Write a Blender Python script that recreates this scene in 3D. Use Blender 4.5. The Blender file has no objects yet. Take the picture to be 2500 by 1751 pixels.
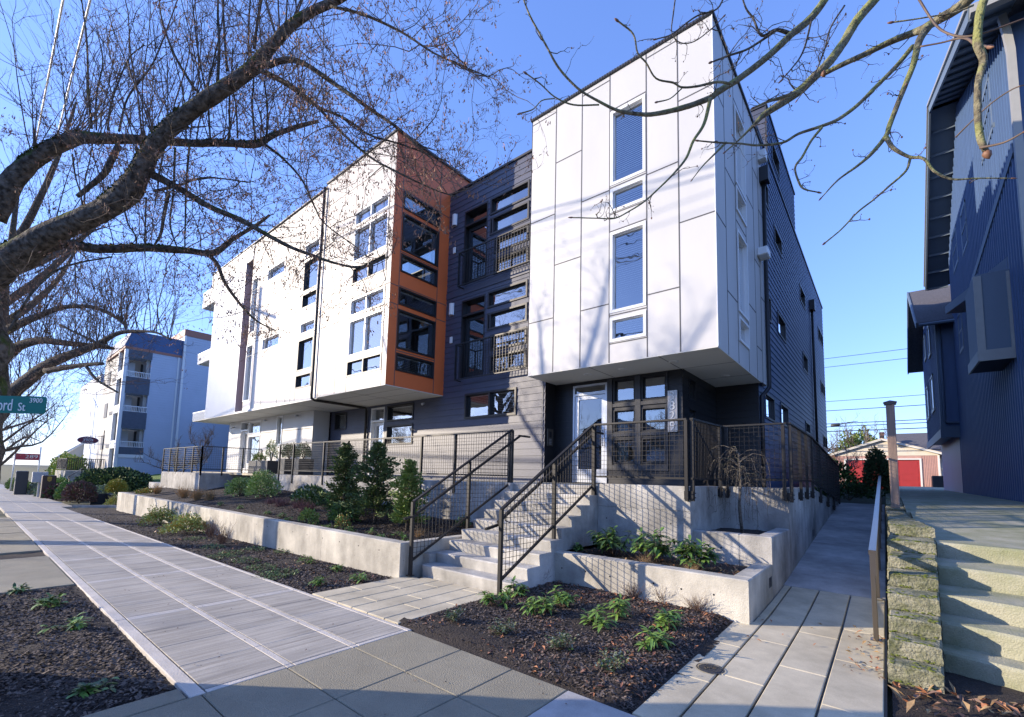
import bpy, math, random
from mathutils import Vector, Matrix, Quaternion, noise
SC = bpy.context.scene
COL = SC.collection
R = math.radians
random.seed(11)
# ------------------------------------------------------------------ camera
YAW, PITCH, ROLL = -.69152, .091751, .023084
FPX, CX, CY = 1097.3, 1253.9, 1060.8          # in the 2500 x 1751 frame
cyw, syw = math.cos(YAW), math.sin(YAW)
_r = Vector((cyw, -syw, 0)); _f = Vector((syw, cyw, 0))
_F = _f * math.cos(PITCH) + Vector((0, 0, math.sin(PITCH)))
_U = _r.cross(_F)
CR = _r * math.cos(ROLL) + _U * math.sin(ROLL)
CU = -_r * math.sin(ROLL) + _U * math.cos(ROLL)
CF = _F
cam = bpy.data.cameras.new("camera"); camo = bpy.data.objects.new("camera", cam); COL.objects.link(camo)
camo.matrix_world = Matrix(((CR.x, CU.x, -CF.x, 0), (CR.y, CU.y, -CF.y, 0), (CR.z, CU.z, -CF.z, 0), (0, 0, 0, 1)))
cam.sensor_fit = 'HORIZONTAL'; cam.sensor_width = 36
cam.lens = 36 * FPX / 2500
cam.shift_x = (1250 - CX) / 2500; cam.shift_y = (CY - 875.5) / 2500
cam.clip_start = .05; cam.clip_end = 3000
SC.camera = camo
# ------------------------------------------------------------------ light
SUN_AZ, SUN_EL = 38.0, 16.5                     # the light travels towards (cos az, sin az)
ld = Vector((math.cos(R(SUN_AZ)) * math.cos(R(SUN_EL)), math.sin(R(SUN_AZ)) * math.cos(R(SUN_EL)), -math.sin(R(SUN_EL))))
w = bpy.data.worlds.new("World"); SC.world = w; w.use_nodes = True
nt = w.node_tree; bg = nt.nodes['Background']
sk = nt.nodes.new('ShaderNodeTexSky'); sk.sky_type = 'NISHITA'; sk.sun_disc = False
sk.sun_elevation = R(SUN_EL); sk.sun_rotation = math.atan2(-ld.x, -ld.y)
sk.altitude = 50; sk.air_density = 1.1; sk.dust_density = .35; sk.ozone_density = 2.2
gm = nt.nodes.new('ShaderNodeGamma'); gm.inputs[1].default_value = .74; nt.links.new(sk.outputs[0], gm.inputs[0])
tn = nt.nodes.new('ShaderNodeMix'); tn.data_type = 'RGBA'; tn.blend_type = 'MULTIPLY'; tn.clamp_result = False; tn.inputs[0].default_value = 1; tn.inputs[7].default_value = (1.07, 1.36, 2.34, 1)
nt.links.new(gm.outputs[0], tn.inputs[6]); nt.links.new(tn.outputs[2], bg.inputs[0]); bg.inputs[1].default_value = .15
sl = bpy.data.lights.new("sun", 'SUN'); sl.energy = 4.7; sl.angle = R(.5); sl.color = (1, .85, .66)
so = bpy.data.objects.new("sun", sl); COL.objects.link(so)
so.rotation_euler = ld.to_track_quat('-Z', 'Y').to_euler(); so.location = (-20, -15, 20)
SC.view_settings.view_transform = 'Standard'; SC.view_settings.look = 'None'
SC.view_settings.exposure = .75; SC.view_settings.gamma = 1
SC.render.engine = 'CYCLES'
SC.cycles.max_bounces = 8; SC.cycles.transparent_max_bounces = 16
# ------------------------------------------------------------------ helpers
def ray(u, v): return CR * ((u - CX) / FPX) - CU * ((v - CY) / FPX) + CF
def atd(u, v, d): return ray(u, v) * d
def tag(o, label=None, cat=None, group=None, kind=None):
    if label: o['label'] = label
    if cat: o['category'] = cat
    if group: o['group'] = group
    if kind: o['kind'] = kind
    return o
def empty(name, loc, label, cat, group=None):
    o = bpy.data.objects.new(name, None); COL.objects.link(o); o.location = loc; o.empty_display_size = .2
    return tag(o, label, cat, group)
def wloc(p):
    v = Vector((0, 0, 0))
    while p is not None: v += Vector(p.location); p = p.parent
    return v
class MB:
    def __init__(s): s.v = []; s.f = []; s.m = []; s.sm = []
    def add(s, vs, fs, mi=0, sm=False):
        o = len(s.v); s.v += [tuple(p) for p in vs]
        for f in fs: s.f.append([i + o for i in f]); s.m.append(mi); s.sm.append(sm)
    def quad(s, a, b, c, d, mi=0): s.add((a, b, c, d), ((0, 1, 2, 3),), mi)
    def box(s, x0, x1, y0, y1, z0, z1, mi=0, bv=0):
        if x0 > x1: x0, x1 = x1, x0
        if y0 > y1: y0, y1 = y1, y0
        if z0 > z1: z0, z1 = z1, z0
        if bv <= 0:
            v = [(x, y, z) for z in (z0, z1) for y in (y0, y1) for x in (x0, x1)]
            s.add(v, ((0, 2, 3, 1), (4, 5, 7, 6), (0, 1, 5, 4), (2, 6, 7, 3), (0, 4, 6, 2), (1, 3, 7, 5)), mi); return
        b = min(bv, (x1 - x0) * .45, (y1 - y0) * .45, (z1 - z0) * .45)
        v = []; idx = {}
        for i, x in enumerate((x0, x1)):
            for j, y in enumerate((y0, y1)):
                for k, z in enumerate((z0, z1)):
                    sx, sy, sz = (1, -1)[i], (1, -1)[j], (1, -1)[k]
                    for a, p in enumerate(((x, y + b * sy, z + b * sz), (x + b * sx, y, z + b * sz), (x + b * sx, y + b * sy, z))):
                        idx[(i, j, k, a)] = len(v); v.append(p)
        g = lambda i, j, k, a: idx[(i, j, k, a)]
        F = []
        for i in (0, 1): F.append([g(i, 0, 0, 0), g(i, 1, 0, 0), g(i, 1, 1, 0), g(i, 0, 1, 0)][::(-1 if i == 0 else 1)])
        for j in (0, 1): F.append([g(0, j, 0, 1), g(1, j, 0, 1), g(1, j, 1, 1), g(0, j, 1, 1)][::(1 if j == 0 else -1)])
        for k in (0, 1): F.append([g(0, 0, k, 2), g(1, 0, k, 2), g(1, 1, k, 2), g(0, 1, k, 2)][::(-1 if k == 0 else 1)])
        for j in (0, 1):
            for k in (0, 1): F.append([g(0, j, k, 1), g(1, j, k, 1), g(1, j, k, 2), g(0, j, k, 2)])
        for i in (0, 1):
            for k in (0, 1): F.append([g(i, 0, k, 0), g(i, 1, k, 0), g(i, 1, k, 2), g(i, 0, k, 2)])
            for j in (0, 1): F.append([g(i, j, 0, 0), g(i, j, 1, 0), g(i, j, 1, 1), g(i, j, 0, 1)])
        for i in (0, 1):
            for j in (0, 1):
                for k in (0, 1): F.append([g(i, j, k, 0), g(i, j, k, 1), g(i, j, k, 2)])
        s.add(v, F, mi)
    def obox(s, c, ax, ay, az, mi=0):           # oriented box: centre and half axes
        c, ax, ay, az = Vector(c), Vector(ax), Vector(ay), Vector(az)
        v = [c + ax * i + ay * j + az * k for k in (-1, 1) for j in (-1, 1) for i in (-1, 1)]
        s.add(v, ((0, 2, 3, 1), (4, 5, 7, 6), (0, 1, 5, 4), (2, 6, 7, 3), (0, 4, 6, 2), (1, 3, 7, 5)), mi)
    def bar(s, a, b, w, h, mi=0):               # rectangular bar from a to b (w sideways, h upwards)
        a, b = Vector(a), Vector(b); d = b - a
        if d.length < 1e-6: return
        up = Vector((0, 0, 1)) if abs(d.normalized().z) < .98 else Vector((0, 1, 0))
        sd = d.cross(up).normalized(); u2 = sd.cross(d).normalized()
        s.obox((a + b) / 2, d / 2, sd * (w / 2), u2 * (h / 2), mi)
    def tube(s, pts, rad, n=6, mi=0, cap=True, sm=True):
        pts = [Vector(p) for p in pts]
        if not hasattr(rad, '__len__'): rad = [rad] * len(pts)
        t = (pts[1] - pts[0]).normalized()
        u = t.orthogonal().normalized(); vs = []
        for i, p in enumerate(pts):
            if i == 0: t2 = t
            elif i == len(pts) - 1: t2 = (pts[i] - pts[i - 1])
            else: t2 = (pts[i + 1] - pts[i - 1])
            if t2.length < 1e-7: t2 = t
            t2 = t2.normalized()
            u = (u - t2 * u.dot(t2))
            u = u.normalized() if u.length > 1e-6 else t2.orthogonal().normalized()
            w_ = t2.cross(u)
            for k in range(n):
                a = 2 * math.pi * k / n
                vs.append(p + (u * math.cos(a) + w_ * math.sin(a)) * rad[i])
        fs = []
        for i in range(len(pts) - 1):
            for k in range(n):
                k2 = (k + 1) % n
                fs.append((i * n + k, i * n + k2, (i + 1) * n + k2, (i + 1) * n + k))
        if cap and n > 2:
            fs.append(tuple(range(n - 1, -1, -1))); fs.append(tuple(range((len(pts) - 1) * n, len(pts) * n)))
        s.add(vs, fs, mi, sm)
    def prism(s, poly, axis, a, b, mi=0):       # polygon (2D) extruded along an axis; 'x': (y,z) 'y': (x,z) 'z': (x,y)
        def P(p, t):
            return {'x': (t, p[0], p[1]), 'y': (p[0], t, p[1]), 'z': (p[0], p[1], t)}[axis]
        n = len(poly); v = [P(p, a) for p in poly] + [P(p, b) for p in poly]
        ar = sum(poly[i][0] * poly[(i + 1) % n][1] - poly[(i + 1) % n][0] * poly[i][1] for i in range(n))
        fs = [list(range(n))[::-1], list(range(n, 2 * n))] + [[i, (i + 1) % n, (i + 1) % n + n, i + n] for i in range(n)]
        s.add(v, fs, mi)
    def ell(s, c, rx, ry, rz, mi=0, nu=10, nv=6, sm=True):
        vs = []; fs = []
        for j in range(nv + 1):
            th = math.pi * j / nv
            for i in range(nu):
                a = 2 * math.pi * i / nu
                vs.append((c[0] + rx * math.sin(th) * math.cos(a), c[1] + ry * math.sin(th) * math.sin(a), c[2] + rz * math.cos(th)))
        for j in range(nv):
            for i in range(nu):
                i2 = (i + 1) % nu; fs.append((j * nu + i, (j + 1) * nu + i, (j + 1) * nu + i2, j * nu + i2))
        s.add(vs, fs, mi, sm)
    def build(s, name, mats, parent=None, fix=False):
        me = bpy.data.meshes.new(name)
        off = wloc(parent) if parent is not None else Vector((0, 0, 0))
        vs = s.v if off.length == 0 else [(p[0] - off.x, p[1] - off.y, p[2] - off.z) for p in s.v]
        me.from_pydata(vs, [], s.f)
        if not isinstance(mats, (list, tuple)): mats = [mats]
        for m in mats: me.materials.append(m)
        me.polygons.foreach_set('material_index', s.m); me.polygons.foreach_set('use_smooth', s.sm)
        if fix:
            import bmesh
            bm = bmesh.new(); bm.from_mesh(me); bmesh.ops.recalc_face_normals(bm, faces=bm.faces); bm.to_mesh(me); bm.free()
        me.update()
        o = bpy.data.objects.new(name, me); COL.objects.link(o)
        if parent is not None: o.parent = parent
        return o
def copy_tree(o, parent=None):
    c = o.copy(); COL.objects.link(c); c.parent = parent
    for ch in [x for x in bpy.data.objects if x.parent is o and x is not c]: copy_tree(ch, c)
    return c
def text_mesh(txt, size, ext, mat, name, M4, parent=None, align='CENTER', sx=1.0):
    cu = bpy.data.curves.new(name, 'FONT'); cu.body = txt; cu.size = size; cu.extrude = ext
    cu.align_x = align; cu.align_y = 'CENTER'; cu.resolution_u = 3
    to = bpy.data.objects.new(name, cu); COL.objects.link(to)
    dg = bpy.context.evaluated_depsgraph_get(); dg.update()
    me = bpy.data.meshes.new_from_object(to.evaluated_get(dg))
    bpy.data.objects.remove(to)
    me.transform(M4 @ Matrix.Diagonal((sx, 1, 1, 1)))
    if parent is not None: me.transform(Matrix.Translation(-wloc(parent)))
    me.materials.clear(); me.materials.append(mat)
    o = bpy.data.objects.new(name, me); COL.objects.link(o)
    if parent is not None: o.parent = parent
    return o
def frame(o, xa, ya):                          # 4x4 placing text x->xa, y->ya at o
    xa, ya = Vector(xa).normalized(), Vector(ya).normalized(); za = xa.cross(ya)
    return Matrix(((xa.x, ya.x, za.x, o[0]), (xa.y, ya.y, za.y, o[1]), (xa.z, ya.z, za.z, o[2]), (0, 0, 0, 1)))
# ------------------------------------------------------------------ materials
def mat(name, col, rough=.6, var=0, vs=3, bump=0, bs=40, metal=0, spec=.5, stretch=(1, 1, 1), col2=None, thr=None, speck=0, coat=0, sss=None):
    m = bpy.data.materials.new(name); m.use_nodes = True; n = m.node_tree; L = n.links
    b = n.nodes['Principled BSDF']; b.inputs['Roughness'].default_value = rough; b.inputs['Metallic'].default_value = metal
    b.inputs['Specular IOR Level'].default_value = spec; b.inputs['Base Color'].default_value = (*col, 1)
    if coat: b.inputs['Coat Weight'].default_value = coat
    if var or bump or col2 or speck:
        tc = n.nodes.new('ShaderNodeTexCoord'); mp = n.nodes.new('ShaderNodeMapping'); mp.inputs['Scale'].default_value = stretch
        L.new(tc.outputs['Object'], mp.inputs[0]); V = mp.outputs[0]
        cur = None
        if var or col2:
            nz = n.nodes.new('ShaderNodeTexNoise'); nz.inputs['Scale'].default_value = vs; nz.inputs['Detail'].default_value = 6; nz.inputs['Roughness'].default_value = .62
            L.new(V, nz.inputs[0]); cr = n.nodes.new('ShaderNodeValToRGB')
            lo, hi = thr or (.3, .7)
            cr.color_ramp.elements[0].position = lo; cr.color_ramp.elements[1].position = hi
            c2 = col2 or tuple(min(1, c * (1 + var)) for c in col)
            c1 = col if col2 else tuple(c * (1 - var) for c in col)
            cr.color_ramp.elements[0].color = (*c1, 1); cr.color_ramp.elements[1].color = (*c2, 1)
            L.new(nz.outputs[0], cr.inputs[0]); cur = cr.outputs[0]
        if speck:
            n2 = n.nodes.new('ShaderNodeTexNoise'); n2.inputs['Scale'].default_value = bs * 2.3; n2.inputs['Detail'].default_value = 3
            L.new(V, n2.inputs[0]); mr = n.nodes.new('ShaderNodeMapRange'); mr.inputs[1].default_value = .3; mr.inputs[2].default_value = .7
            mr.inputs[3].default_value = 1 - speck; mr.inputs[4].default_value = 1 + speck
            L.new(n2.outputs[0], mr.inputs[0]); mx = n.nodes.new('ShaderNodeMix'); mx.data_type = 'RGBA'; mx.blend_type = 'MULTIPLY'; mx.inputs[0].default_value = 1
            if cur is None: mx.inputs[6].default_value = (*col, 1)
            else: L.new(cur, mx.inputs[6])
            L.new(mr.outputs[0], mx.inputs[7]); cur = mx.outputs[2]
        if cur is not None: L.new(cur, b.inputs['Base Color'])
        if bump:
            n3 = n.nodes.new('ShaderNodeTexNoise'); n3.inputs['Scale'].default_value = bs; n3.inputs['Detail'].default_value = 5
            L.new(V, n3.inputs[0]); bp = n.nodes.new('ShaderNodeBump'); bp.inputs['Strength'].default_value = min(1, bump); bp.inputs['Distance'].default_value = .02
            L.new(n3.outputs[0], bp.inputs['Height']); L.new(bp.outputs[0], b.inputs['Normal'])
    return m
def concrete(name, col, stain=.35, rough=.85, bump=.25, dark=.45, holes=0):
    """cast concrete: cloudy tone, streaks, pores"""
    m = bpy.data.materials.new(name); m.use_nodes = True; n = m.node_tree; L = n.links; b = n.nodes['Principled BSDF']
    b.inputs['Roughness'].default_value = rough; b.inputs['Specular IOR Level'].default_value = .3
    tc = n.nodes.new('ShaderNodeTexCoord')
    def nz(scale, det, st=(1, 1, 1), ro=.6):
        mp = n.nodes.new('ShaderNodeMapping'); mp.inputs['Scale'].default_value = st; L.new(tc.outputs['Object'], mp.inputs[0])
        t = n.nodes.new('ShaderNodeTexNoise'); t.inputs['Scale'].default_value = scale; t.inputs['Detail'].default_value = det; t.inputs['Roughness'].default_value = ro
        L.new(mp.outputs[0], t.inputs[0]); return t.outputs[0]
    def rg(src, lo, hi, a, c):
        r_ = n.nodes.new('ShaderNodeMapRange'); r_.inputs[1].default_value = lo; r_.inputs[2].default_value = hi; r_.inputs[3].default_value = a; r_.inputs[4].default_value = c
        L.new(src, r_.inputs[0]); return r_.outputs[0]
    def mul(a, c):
        q = n.nodes.new('ShaderNodeMath'); q.operation = 'MULTIPLY'; L.new(a, q.inputs[0]); L.new(c, q.inputs[1]); return q.outputs[0]
    f = rg(nz(1.3, 5), .3, .72, 1 - stain, 1 + stain * .35)
    f = mul(f, rg(nz(5, 6, (1, 1, .18)), .35, .65, 1 - stain * .35, 1.05))
    f = mul(f, rg(nz(90, 3), .25, .75, .9, 1.1))
    pores = rg(nz(38, 2), .70, .78, 1, dark)
    f = mul(f, pores)
    v = n.nodes.new('ShaderNodeVectorMath'); v.operation = 'SCALE'; v.inputs[0].default_value = col; L.new(f, v.inputs[3])
    L.new(v.outputs[0], b.inputs['Base Color'])
    bp = n.nodes.new('ShaderNodeBump'); bp.inputs['Strength'].default_value = bump; bp.inputs['Distance'].default_value = .015
    L.new(nz(60, 5), bp.inputs['Height']); L.new(bp.outputs[0], b.inputs['Normal'])
    return m
def broom(name, col, along='y', amt=.22):
    m = bpy.data.materials.new(name); m.use_nodes = True; n = m.node_tree; L = n.links; b = n.nodes['Principled BSDF']
    b.inputs['Roughness'].default_value = .8; b.inputs['Specular IOR Level'].default_value = .35
    tc = n.nodes.new('ShaderNodeTexCoord'); mp = n.nodes.new('ShaderNodeMapping')
    mp.inputs['Scale'].default_value = (75, 1.6, 1) if along == 'y' else (1.6, 75, 1)
    L.new(tc.outputs['Object'], mp.inputs[0])
    a = n.nodes.new('ShaderNodeTexNoise'); a.inputs['Scale'].default_value = 1; a.inputs['Detail'].default_value = 4; L.new(mp.outputs[0], a.inputs[0])
    c = n.nodes.new('ShaderNodeTexNoise'); c.inputs['Scale'].default_value = 1.6; c.inputs['Detail'].default_value = 6; L.new(tc.outputs['Object'], c.inputs[0])
    d = n.nodes.new('ShaderNodeTexNoise'); d.inputs['Scale'].default_value = 120; L.new(tc.outputs['Object'], d.inputs[0])
    def rg(s, lo, hi, x, y):
        r_ = n.nodes.new('ShaderNodeMapRange'); r_.inputs[1].default_value = lo; r_.inputs[2].default_value = hi; r_.inputs[3].default_value = x; r_.inputs[4].default_value = y; L.new(s, r_.inputs[0]); return r_.outputs[0]
    def mul(p, q):
        z = n.nodes.new('ShaderNodeMath'); z.operation = 'MULTIPLY'; L.new(p, z.inputs[0]); L.new(q, z.inputs[1]); return z.outputs[0]
    mp2 = n.nodes.new('ShaderNodeMapping'); mp2.inputs['Scale'].default_value = (16, .7, 1) if along == 'y' else (.7, 16, 1); L.new(tc.outputs['Object'], mp2.inputs[0])
    e = n.nodes.new('ShaderNodeTexNoise'); e.inputs['Scale'].default_value = 1; e.inputs['Detail'].default_value = 5; L.new(mp2.outputs[0], e.inputs[0])
    f = mul(mul(mul(rg(a.outputs[0], .3, .62, 1 - amt, 1 + amt * .4), rg(c.outputs[0], .3, .7, .8, 1.08)), rg(e.outputs[0], .38, .62, .84, 1.04)), rg(d.outputs[0], .3, .7, .9, 1.1))
    v = n.nodes.new('ShaderNodeVectorMath'); v.operation = 'SCALE'; v.inputs[0].default_value = col; L.new(f, v.inputs[3]); L.new(v.outputs[0], b.inputs['Base Color'])
    bp = n.nodes.new('ShaderNodeBump'); bp.inputs['Strength'].default_value = .6; bp.inputs['Distance'].default_value = .008
    L.new(a.outputs[0], bp.inputs['Height']); L.new(bp.outputs[0], b.inputs['Normal'])
    return m
def glassmat(name, tint=(.8, .86, .85), base=.2, gain=1.9, rough=.015, wob=.0):
    m = bpy.data.materials.new(name); m.use_nodes = True; n = m.node_tree; L = n.links
    for x in list(n.nodes):
        if x.type == 'BSDF_PRINCIPLED': n.nodes.remove(x)
    out = [x for x in n.nodes if x.type == 'OUTPUT_MATERIAL'][0]
    t = n.nodes.new('ShaderNodeBsdfTransparent'); t.inputs[0].default_value = (*tint, 1)
    g = n.nodes.new('ShaderNodeBsdfGlossy'); g.inputs['Roughness'].default_value = rough; g.inputs[0].default_value = (.95, .97, 1, 1)
    fr = n.nodes.new('ShaderNodeFresnel'); fr.inputs[0].default_value = 1.5
    ma = n.nodes.new('ShaderNodeMath'); ma.operation = 'MULTIPLY_ADD'; ma.inputs[1].default_value = gain; ma.inputs[2].default_value = base; ma.use_clamp = True
    L.new(fr.outputs[0], ma.inputs[0]); mx = n.nodes.new('ShaderNodeMixShader'); L.new(ma.outputs[0], mx.inputs[0]); L.new(t.outputs[0], mx.inputs[1]); L.new(g.outputs[0], mx.inputs[2])
    L.new(mx.outputs[0], out.inputs[0])
    tc = n.nodes.new('ShaderNodeTexCoord'); nz = n.nodes.new('ShaderNodeTexNoise'); nz.inputs['Scale'].default_value = 1.7; L.new(tc.outputs['Object'], nz.inputs[0])
    bp = n.nodes.new('ShaderNodeBump'); bp.inputs['Strength'].default_value = .08; bp.inputs['Distance'].default_value = .05; L.new(nz.outputs[0], bp.inputs['Height']); L.new(bp.outputs[0], g.inputs['Normal'])
    return m
M = {}
M['white'] = mat('white_panel', (.52, .52, .515), .5, var=.05, vs=.9, stretch=(1, 1, .4), bump=.03, bs=2)
M['offwhite'] = mat('warm_white_panel', (.47, .44, .415), .5, var=.06, vs=.9, stretch=(1, 1, .4), bump=.03, bs=2)
M['silver'] = mat('silver_corrugated', (.50, .52, .55), .38, metal=.35, var=.04, vs=1.5)
M['orange'] = mat('orange_panel', (.66, .155, .045), .5, var=.05, vs=1.3)
M['rust'] = mat('rust_brown', (.16, .07, .045), .55)
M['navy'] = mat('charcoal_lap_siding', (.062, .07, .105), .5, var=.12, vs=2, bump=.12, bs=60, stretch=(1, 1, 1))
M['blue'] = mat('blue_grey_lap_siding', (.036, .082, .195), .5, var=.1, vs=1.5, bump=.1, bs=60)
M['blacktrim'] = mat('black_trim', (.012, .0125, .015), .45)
M['darktrim'] = mat('dark_trim', (.034, .036, .042), .45)
M['seam'] = mat('panel_joint', (.07, .07, .075), .6)
M['soffit'] = mat('soffit_panel', (.60, .60, .56), .6, var=.03, vs=1)
M['glass'] = glassmat('window_glass')
M['glass_dark'] = glassmat('door_glass', (.55, .62, .62), .12, 1.6)
M['frame_white'] = mat('white_vinyl', (.72, .73, .73), .35)
M['alu'] = mat('aluminium', (.50, .53, .58), .35, metal=.6)
M['blind'] = mat('white_blind', (.78, .79, .78), .6)
M['curtain'] = mat('curtain_cloth', (.50, .50, .48), .9, var=.15, vs=2, stretch=(14, 14, .3))
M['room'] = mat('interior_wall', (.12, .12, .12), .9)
M['steel'] = mat('bronze_steel', (.018, .017, .0165), .45, metal=.2)
M['steel_light'] = mat('taupe_steel', (.16, .14, .12), .3, metal=.7)
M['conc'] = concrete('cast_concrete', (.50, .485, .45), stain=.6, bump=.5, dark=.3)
M['conc_warm'] = concrete('sunlit_planter_concrete', (.56, .53, .455), stain=.5, bump=.45, dark=.35)  # lighter, warmer copy of the cast concrete: sunlight put into the colour
M['conc_step'] = concrete('step_concrete', (.52, .505, .465), stain=.5, bump=.5, dark=.4)
M['tile'] = concrete('stone_paver', (.60, .535, .39), stain=.32, bump=.08, dark=.8)
M['side'] = broom('brushed_sidewalk', (.42, .39, .335), amt=.26)
M['border'] = mat('pale_border_concrete', (.54, .50, .44), .8, var=.14, vs=4, bump=.3, bs=80, speck=.1)
M['conc_dark'] = mat('exposed_sidewalk', (.29, .265, .195), .9, var=.16, vs=1.5, bump=.7, bs=110, speck=.22)
M['ramp'] = concrete('ramp_concrete', (.46, .45, .43), stain=.42, bump=.1, dark=.85)
M['old'] = mat('mossy_block', (.27, .26, .185), .95, col2=(.09, .10, .045), vs=5, thr=(.38, .62), bump=1, bs=45, speck=.3)
M['oldstep'] = mat('weathered_step', (.38, .365, .27), .9, col2=(.20, .215, .11), vs=2.2, thr=(.35, .7), bump=.5, bs=70, speck=.14)
M['moss'] = mat('moss', (.12, .15, .02), 1, var=.4, vs=20, bump=1, bs=90)
M['mulch'] = mat('bark_mulch', (.030, .023, .019), .95, var=.5, vs=30, bump=1, bs=55, speck=.5)
M['chip'] = mat('mulch_chip', (.042, .031, .026), .9, var=.5, vs=9)
M['chip2'] = mat('mulch_chip_pale', (.14, .11, .09), .9, var=.4, vs=9)
M['leaf_litter'] = mat('fallen_leaf', (.30, .10, .04), .8, col2=(.42, .22, .12), vs=8)
M['asphalt'] = mat('asphalt', (.05, .05, .052), .9, var=.2, vs=2, bump=.5, bs=120, speck=.25)
M['soil'] = mat('soil', (.07, .06, .045), .95, col2=(.06, .08, .03), vs=1.2, bump=.8, bs=30)
M['lawn'] = mat('lawn', (.10, .16, .03), .95, var=.35, vs=9, bump=1, bs=80)
def bark(name, c1, c2, mo, th=.58):
    m = bpy.data.materials.new(name); m.use_nodes = True; n = m.node_tree; L = n.links; b = n.nodes['Principled BSDF']; b.inputs['Roughness'].default_value = .95
    b.inputs['Specular IOR Level'].default_value = .2
    tc = n.nodes.new('ShaderNodeTexCoord')
    def nz(s, d=5):
        t = n.nodes.new('ShaderNodeTexNoise'); t.inputs['Scale'].default_value = s; t.inputs['Detail'].default_value = d; L.new(tc.outputs['Object'], t.inputs[0]); return t.outputs[0]
    cr = n.nodes.new('ShaderNodeValToRGB'); cr.color_ramp.elements[0].position = .35; cr.color_ramp.elements[1].position = .65
    cr.color_ramp.elements[0].color = (*c1, 1); cr.color_ramp.elements[1].color = (*c2, 1); L.new(nz(28), cr.inputs[0])
    geo = n.nodes.new('ShaderNodeNewGeometry'); sp = n.nodes.new('ShaderNodeSeparateXYZ'); L.new(geo.outputs['Normal'], sp.inputs[0])
    ad = n.nodes.new('ShaderNodeMath'); ad.operation = 'MULTIPLY_ADD'; ad.inputs[1].default_value = .22; L.new(sp.outputs[2], ad.inputs[0]); L.new(nz(6), ad.inputs[2])
    mr = n.nodes.new('ShaderNodeMapRange'); mr.inputs[1].default_value = th; mr.inputs[2].default_value = th + .08; L.new(ad.outputs[0], mr.inputs[0])
    mx = n.nodes.new('ShaderNodeMix'); mx.data_type = 'RGBA'; L.new(mr.outputs[0], mx.inputs[0]); L.new(cr.outputs[0], mx.inputs[6]); mx.inputs[7].default_value = (*mo, 1)
    L.new(mx.outputs[2], b.inputs['Base Color'])
    bp = n.nodes.new('ShaderNodeBump'); bp.inputs['Strength'].default_value = 1; bp.inputs['Distance'].default_value = .03; L.new(nz(34), bp.inputs['Height']); L.new(bp.outputs[0], b.inputs['Normal'])
    return m
M['bark'] = bark('mossy_bark', (.05, .043, .034), (.19, .165, .135), (.075, .10, .03))
M['bark2'] = bark('grey_bark', (.06, .052, .045), (.17, .15, .125), (.08, .09, .045), .66)
M['bark3'] = bark('lichen_bark', (.12, .105, .075), (.28, .26, .17), (.24, .25, .10), .5)
M['twig'] = mat('twig', (.13, .095, .072), .8, var=.3, vs=4)
M['twig3'] = mat('young_twig', (.11, .075, .055), .6, var=.35, vs=12)
M['bud'] = mat('bud', (.20, .10, .06), .6)
M['seed'] = mat('dry_seed_wing', (.34, .18, .11), .85, var=.3, vs=5)
for nm, c in dict(leaf_deep=(.045, .095, .025), leaf_mid=(.12, .22, .045), leaf_bright=(.22, .36, .07), leaf_yellow=(.34, .36, .08), leaf_lime=(.36, .44, .17), conifer=(.075, .115, .04), conifer_tip=(.21, .27, .07), juniper=(.03, .06, .022), leaf_orange=(.32, .14, .03), leaf_purple=(.10, .035, .04), leaf_gold=(.36, .27, .03), leaf_silver=(.20, .24, .18), heather=(.14, .07, .08), straw=(.38, .25, .12), drytwig=(.16, .10, .075), drygreen=(.12, .14, .05)).items():
    M[nm] = mat(nm, c, .55 if 'leaf' in nm else .8, var=.25, vs=14)
def gz(x, y=0): return -1.6 + .0145 * min(x + 4, 0) if x > -150 else -3.72
def sstep(t, a, b): t = max(0, min(1, (t - a) / (b - a))); return t * t * (3 - 2 * t)
# ================================================================== GROUND
def terrain():
    mb = MB(); xs = []; ys = []
    xs = [-900, -400, -220, -150, -110, -80, -65, -55] + [-48 + i * 1.5 for i in range(36)] + [6.5, 9, 12, 20, 40, 80, 200, 500, 900]
    ys = [-900, -400, -150, -60, -30, -16, -8, -4, -1.6, 0, 1.5, 3, 4, 5, 6, 7, 8, 9, 10, 12, 14, 16, 18, 20, 22, 24, 27, 31, 40, 50, 60, 80, 120, 200, 400, 900]
    def h(x, y):
        g = gz(x, y) - .12
        if x < -28: k = sstep(y, 4.2, 10); return g * (1 - k) + (-.5) * k
        k = sstep(y, 18.6, 24)
        if x > .5: k = max(k, sstep(y, 24, 26))
        return g * (1 - k) + (-.42) * k
    for y in ys:
        for x in xs: mb.v.append((x, y, h(x, y)))
    n = len(xs)
    for j in range(len(ys) - 1):
        for i in range(n - 1): mb.f.append([j * n + i, j * n + i + 1, (j + 1) * n + i + 1, (j + 1) * n + i]); mb.m.append(0); mb.sm.append(True)
    return mb.build('ground', M['soil'])
tag(terrain(), 'dark earth ground under the pavement and the gardens', 'ground', kind='structure')
def slab(mb, x0, x1, y0, y1, mi=0, dz=0, th=.1, b=.006):
    """flat paving following the slope along X"""
    g = .004
    x0 += g; x1 -= g; y0 += g; y1 -= g
    a, c = gz(x0) + dz, gz(x1) + dz
    v = [(x0, y0, a - b), (x1, y0, c - b), (x1, y1, c - b), (x0, y1, a - b), (x0 + b, y0 + b, a), (x1 - b, y0 + b, c), (x1 - b, y1 - b, c), (x0 + b, y1 - b, a),
         (x0, y0, a - th), (x1, y0, c - th), (x1, y1, c - th), (x0, y1, a - th)]
    mb.add(v, ((4, 5, 6, 7), (0, 1, 5, 4), (1, 2, 6, 5), (2, 3, 7, 6), (3, 0, 4, 7), (8, 9, 1, 0), (9, 10, 2, 1), (10, 11, 3, 2), (11, 8, 0, 3)), mi)
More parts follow.
